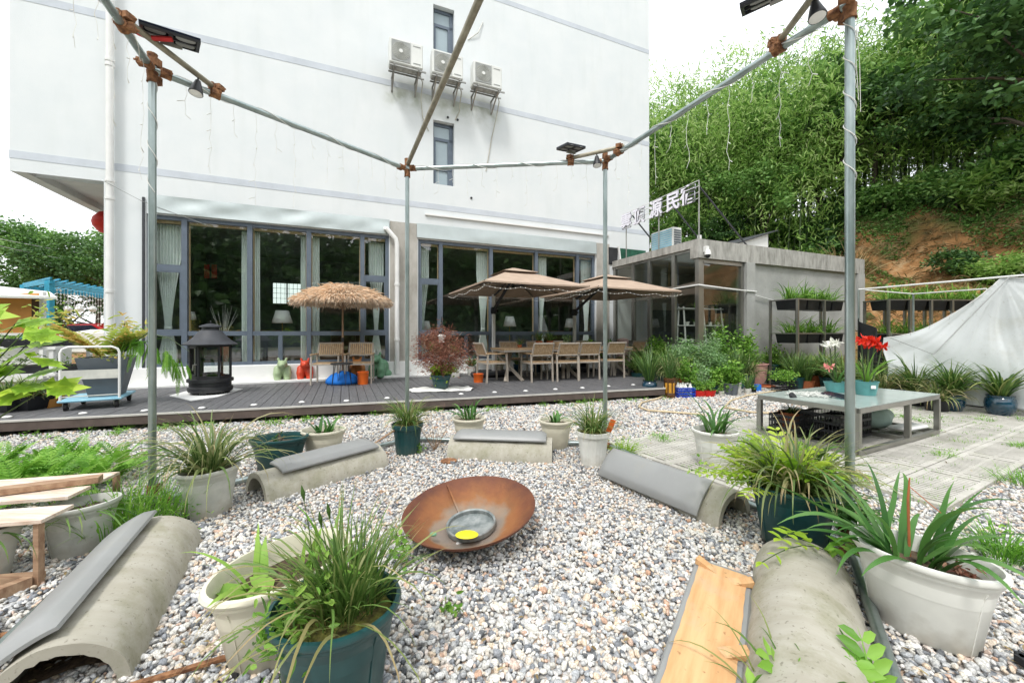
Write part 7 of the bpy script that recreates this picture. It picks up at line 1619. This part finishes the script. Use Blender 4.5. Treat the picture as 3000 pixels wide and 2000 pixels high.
def broad(seed,H,Rr,nleaf,label,m='lf_tree',name='broadleaf_tree',cat='tree',group='broadleaf trees on the hillside',ls=.2,lw=.12,low=.35):
    rr=random.Random(seed); t=thing(name,label,cat,(0,0,0),0,group); b=MB(); fm=FM(seed); r=fm.r
    b.tube([(0,0,-.3),(.05*H*.1,0,H*.3),(.02*H,.01*H,H*.6),(0,0,H*.85)],[H*.022,H*.017,H*.011,H*.004],9)
    cl=[]
    for k in range(15):
        a=rr.uniform(0,6.28); z0=H*rr.uniform(low,.7); l=Rr*rr.uniform(.5,1.0); e=(math.cos(a)*l,math.sin(a)*l,z0+H*rr.uniform(.05,.28)); b.tube([(0,0,z0),(e[0]*.5,e[1]*.5,z0+(e[2]-z0)*.65),e],[H*.009,H*.005,H*.002],6); cl.append(e)
    b.build('trunk','trunk',t)
    cs=np.array(cl+[(rr.gauss(0,Rr*.35),rr.gauss(0,Rr*.35),H*rr.uniform(.6,.98)) for _ in range(14)])
    N=len(cs)*4; sub=cs[r.integers(0,len(cs),N)]+r.normal(0,1,(N,3))*Rr*np.array([.17,.17,.13]); ct=r.uniform(-.25,.25,N)+.15*(sub[:,2]/H-.6)
    i=r.integers(0,N,nleaf); LP=sub[i]+r.normal(0,1,(nleaf,3))*Rr*np.array([.085,.085,.055]); T=np.clip(r.uniform(0,1,nleaf)*.6+.2+ct[i],0,1)
    fm.leaves(LP,ls,lw,.5,T=T,droop=.1); fm.build('crown',m,t); return t
def put(proto,first,x,y,s,rz,label=None,dz=0):
    z=hill_h(x,y); z=max(z,0)+dz
    if first: proto.location=(x,y,z); proto.rotation_euler=(0,0,rz); proto.scale=(s,s,s); 
    else: proto=dup(proto,(x,y,z),rz,label,scale=s)
    if label: proto['label']=label
    return proto
rr=random.Random(21)
LB='tall leafy bamboo clump on the hillside above the annex and orange bank'
B=[bamboo(500+k,8.0,7,5800,LB) for k in range(4)]; used=[False]*4
spots=[]
def hill_pos(px,d):   # on the hillside, seen at photo column px, d metres up from the toe
    u=(px-1500)/F; Y=(15.0+d)/(u*NH[0]+NH[1]); return (u*Y,Y)
for px in (1935,2000,2070,2140,2215,2290,2365,2440,2520,2600,2690,2790,2900,3020): 
    for d,s in (((5.5,.85),(7.6,1.0)) if px<2420 else ((8.0,.95),(10.0,1.1))): 
        spots.append((px+rr.uniform(-30,30),d+rr.uniform(-.6,.6),s*rr.uniform(.85,1.1)))
for i,(px,d,s) in enumerate(spots):
    x,y=hill_pos(px,d); k=i%4; 
    s*= 1.55 if px<2080 else (1.40 if px<2300 else (1.38 if px<2450 else 1.15))
    put(B[k],not used[k],x,y,s,rr.uniform(0,6.28)); used[k]=True
T=[broad(520,7,2.6,9000,'x'),broad(521,6,2.4,9000,'x','lf_dark')]
trs=[(1960,4.2,.62,0,'broadleaf tree just right of the white house, behind the sign'),(2120,4.5,.55,1,'dark tree behind the annex roof between the bamboo'),(2840,9.5,1.0,0,'tall leafy tree high on the hill at the upper right'),(3010,8.5,1.2,0,'big leafy tree rising out of frame at the top right corner'),(2720,9.5,1.25,0,'tall tree behind the bamboo, upper right'),(3090,5,1.2,1,'dark tree at the right edge of the hill'),(2230,5.0,.8,0,'light leafy tree above the annex roof shed'),(2400,6.6,.95,0,'broadleaf tree among the bamboo left of the right post'),(2560,7.4,.9,1,'dark broadleaf tree right of the right post above the bank'),(2040,6.2,1.05,0,'broadleaf tree among the bamboo behind the roof sign')]
us=[False,False]
for (px,d,s,k,l) in trs:
    x,y=hill_pos(px,d); put(T[k],not us[k],x,y,s,rr.uniform(0,6),l); us[k]=True
# shrubs on the bank
def shrub(seed,m,n,L,w_,kind='cloud'):
    fm=FM(seed); t=thing('hillside_shrub','x','shrub',(0,0,0),0,'shrubs on the orange bank')
    if kind=='cloud': fm.cloud(n,(0,0,.42),(.75,.65,.48),L,w_,30,.45,.3,.5); 
    else: fm.strap(n,1.1,.035,.8,1.0,(0,0,0),.35,6)
    fm.build('leaves',m,t); b=MB(); q=random.Random(seed)
    for k in range(7): a=q.uniform(0,6.28); b.tube([(0,0,-.1),(.25*math.cos(a),.25*math.sin(a),.3),(.5*math.cos(a),.5*math.sin(a),.55)],[.02,.012,.005],4)
    b.build('stems','trunk',t); return t
S=[shrub(540,'lf_tree',1500,.14,.07),shrub(541,'lf_bam',1500,.20,.05),shrub(542,'lf_dark',1500,.13,.07),shrub(543,'lf_dry',160,.3,.03,'s')]
lb=['green leafy shrub on the orange bank','bright narrow-leaved shrub on the orange bank','dark green shrub on the orange bank','dry tan reed tuft on the upper bank']
us=[False]*4
for i in range(230):
    px=rr.uniform(1960,3250); d=rr.uniform(2.2,7.5)**1.0; dens=(d-1.2)/4.0
    if px>2420: d=rr.uniform(2.5,9.5)
    if px>2420 and rr.random()>(((d-4.2)/4.2)**1.2 if d>4.2 else .04): continue
    k=rr.choice((0,0,1,1,2,2)); 
    if 2150<px<2480 and 2.8<d<4.2: k=3
    x,y=hill_pos(px,d); put(S[k],not us[k],x,y,rr.uniform(.8,1.55),rr.uniform(0,6),lb[k],dz=-.05); us[k]=True
# creeping ground cover on the bank and dead stalks
fm=FM(560); r=fm.r; pts=[]
while len(pts)<16000:
    px=r.uniform(2350,3300); d=r.uniform(.6,8); 
    if r.uniform()> (d/7.5)**1.8: continue
    x,y=hill_pos(px,d); c=math.sin(x*1.7+2)*math.sin(y*1.3)+.4*math.sin(x*4.1); 
    if c<.05: continue
    pts.append((x+r.normal(0,.05),y,hill_h(x,y)+abs(r.normal(0,.06))))
fm.leaves(np.array(pts),.12,.06,.6); o=fm.build('bank_creepers','lf_tree'); tag(o,'patchy green creepers over the orange bank','ground cover',kind='stuff')
fm=FM(561); pts=[]
for k in range(5200):
    px=r.uniform(2400,3300); d=r.uniform(.5,6); x,y=hill_pos(px,d); pts.append((x,y,hill_h(x,y)+.03))
fm.leaves(np.array(pts),.26,.022,.7); o=fm.build('bank_litter','lf_dry'); tag(o,'dry fallen bamboo litter scattered over the orange bank','litter',kind='stuff')
# tree beyond the pergola and left skyline
t=broad(570,9.5,5.2,26000,'spreading dark green tree beyond the pergola at the left',ls=.26,lw=.15,group='trees beyond the pergola',low=.15); t.location=((175-1500)/F*27,27,0); t.scale=(1.0,.8,.87)
t2=broad(571,8,3.6,12000,'lower dark tree behind the pergola beside the white house',m='lf_dark',ls=.24,lw=.14,group='trees beyond the pergola',low=.12); t2.location=((285-1500)/F*25,25,0); t2.scale=(.95,.8,.85)
t3=dup(t2,((20-1500)/F*26,26,0),2.0,'sparse low tree at the far left edge',scale=(.8,.7,.62))
# wooded hill behind the camera (seen only as the dark reflection in the panes)
b=MB(); 
def bh(u,v):
    a=R(150+u*240); rad=20+v*34; x,y=math.sin(a)*rad,math.cos(a)*rad; h=14*math.sin(min(1,v*1.5)*math.pi/2); return (x,y,h-.2+1.6*math.sin(x*.5)*math.sin(y*.6)*min(1,v*4))
b.grid(110,34,lambda u,v:(lambda a,rad:(math.sin(a)*rad,math.cos(a)*rad,-.2+(13*math.sin(min(1,v*1.6)*math.pi/2)+(1.5*math.sin(math.sin(a)*rad*.5)*math.sin(math.cos(a)*rad*.6))*min(1,v*4))))(R(95+u*170),22+v*34)); o=b.build('rear_hillside','lf_dark',smooth=True); struct(o)
fm=FM(580); r=fm.r; n=26000; a=R(95)+r.uniform(0,1,n)*R(170); v=r.uniform(0,.9,n)**1.3; rad=22+v*34; x,y=np.sin(a)*rad,np.cos(a)*rad; z=13*np.sin(np.minimum(1,v*1.6)*np.pi/2)+1.5*np.sin(x*.5)*np.sin(y*.6)+r.uniform(0,3.0,n)*(.5+.5*np.sin(x*1.1)*np.sin(y*.9))
fm.leaves(np.stack([x,y,z],1),1.1,.7,.4); o=fm.build('rear_woodland','lf_dark'); tag(o,'dense dark woodland on the hill behind the photographer','woodland',kind='stuff')
# more of the dense green in front of the annex and the tarpaulin
for k,(px,Y,l,r,h,m,kd,H,n,s) in enumerate((
(1870,10.0,'low green clump at the deck end before the glass',.18,.3,'green','orchid',.75,150,1.3),
(1945,9.3,'spreading arching grass behind the amber jar',.18,.3,'green','varieg',.8,160,1.3),
(1985,9.6,'leafy grey-green shrub in the middle of the crowd',.2,.35,'green','grey',.8,1400,1.4),
(2075,9.2,'pale leafy shrub rising over the galvanised trough',.2,.4,'green','grey',.85,1500,1.2),
(2135,9.0,'glossy broad-leaved plant behind the white cups',.17,.3,'green','clivia',.6,22,1.1),
(2190,9.4,'arching striped grass right of the column foot',.17,.3,'green','varieg',.7,150,1.2),
(2330,9.0,'green reeds behind the black crate',.18,.3,'green','reed',.7,160,1.3),
(2430,9.0,'arching grass clump behind the teal pot and right post',.2,.3,'green','orchid',.8,150,1.3),
(2475,8.2,'dense green clump just left of the right post',.2,.3,'green','orchid',.8,160,1.3),
(2540,7.6,'dark arching clump right of the right post',.2,.25,'blackpl','orchid',.8,170,1.3),
(2590,7.2,'striped clump at the left foot of the tarpaulin',.2,.25,'blackpl','varieg',.75,170,1.3),
(2680,7.0,'tall striped clump before the tarpaulin folds',.2,.25,'blackpl','orchid',.85,170,1.3),
(2860,6.9,'tall thin-leaved clump between and behind the blue jars',.2,.25,'blackpl','orchid',.85,190,1.2),
(3010,6.7,'tall arching clump at the right edge behind the jar',.2,.25,'blackpl','orchid',.9,170,1.3),
(2745,6.5,'low arching clump behind the table right leg',.17,.2,'blackpl','varieg',.6,140,1.2))):
    plant(((px-1500)/F*Y,Y,0),l,r,h,m,kd,style='plain',group=GC if px<2500 else GR,H=H,n=n,sc_=s,rz=k)
# stones, roots and twigs on the bank
S0=MB(); S0.ball((0,0,0),(1,.8,.6),7,5); S0.v=[(x*(1+.25*math.sin(y*9)),y*(1+.2*math.sin(z*7+x*5)),z) for x,y,z in S0.v]
rk=S0.build('bank_rock','hill'); tag(rk,'small soil-coloured rock lying on the orange bank','rock','rocks on the orange bank')
for k in range(46):
    px=rr.uniform(2440,3200); d=rr.uniform(.3,5.5); x,y=hill_pos(px,d); o=rk if k==0 else rk.copy()
    if k: COL.objects.link(o)
    s=rr.uniform(.05,.2); o.location=(x,y,hill_h(x,y)); o.scale=(s,s,s); o.rotation_euler=(rr.uniform(0,6),rr.uniform(0,6),rr.uniform(0,6))
b=MB()
for k in range(160):
    px=rr.uniform(2380,3250); d=rr.uniform(1.5,7); x,y=hill_pos(px,d); a=rr.uniform(0,6.28); p=[]; 
    for j in range(7): p.append((x,y,hill_h(x,y)+.05+.12*math.sin(j*.6)+.03*(k%5))); x+=.16*math.cos(a)+rr.uniform(-.06,.06); y+=.16*math.sin(a)*.6+rr.uniform(-.05,.05)
    b.tube(p,[.012,.011,.010,.009,.007,.005,.003],4)
o=b.build('bank_twigs','lf_dry'); tag(o,'tangle of bare dry twigs and roots over the bank','twigs',kind='stuff')
# grass sprouting from the slots and dry leaves on the gravel
fm=FM(600); r=fm.r
for k in range(900):
    e,f=r.uniform(-1.7,7),r.uniform(0,2.48)
    if math.sin(e*2.1+f*3)+math.sin(f*5.3-e)<-.35: continue
    p=P0+PE*e+PF*f; fm.strap(9,.055,.005,1.1,.8,(p[0],p[1],.01),.04,3,.2,1)
o=fm.build('slot_grass','lf_fern'); tag(o,'short grass sprouting in the slots of the paving','grass',kind='stuff')
fm=FM(601); r=fm.r; n=420; y=1.3+5*r.uniform(0,1,n)**1.3; x=(r.uniform(-1.3,1.3,n))*y; P=np.stack([x,y,np.full(n,.022)],1)
k=((P[:,:2]-DA)@DN<-.1); P=P[k]; fm.leaves(P,.035,.012,.93,dirs=np.stack([r.normal(0,1,len(P)),r.normal(0,1,len(P)),np.zeros(len(P))],1)); o=fm.build('dry_leaf_litter','lf_dry'); tag(o,'small dry leaves and straw scattered over the gravel','litter',kind='stuff')
fm=FM(602); r=fm.r
for k in range(60):
    u=r.uniform(0,1)**1.2; c=DA+(DB-DA)*u-DN*r.uniform(.02,.3); fm.strap(12,.12,.006,1.1,.8,(c[0],c[1],0),.07,4,.1,.8); fm.cloud(14,(c[0],c[1],.04),(.09,.07,.04),.035,.02,5,.7)
o=fm.build('deck_edge_weeds','lf_fern'); tag(o,'low weeds growing along the foot of the deck','weeds',kind='stuff')
# hem, eyelets and ties of the tarpaulin
b=MB(); b.tube([(lambda p:(p[0],p[1]-.004,p[2]))(tf(k/80,0)) for k in range(81)],.007,5); b.build('hem','pvc',bpy.data.objects['tarpaulin'])
for k in range(9):
    p=tf(.03+k*.1,.02); b=MB(); b.tube([(p[0],p[1]-.01,p[2]-.02),(p[0]+.03,p[1]-.02,p[2]+.09),(p[0],p[1],p[2]+.14)],.003,4); b.build('tie','grille',bpy.data.objects['tarpaulin'])
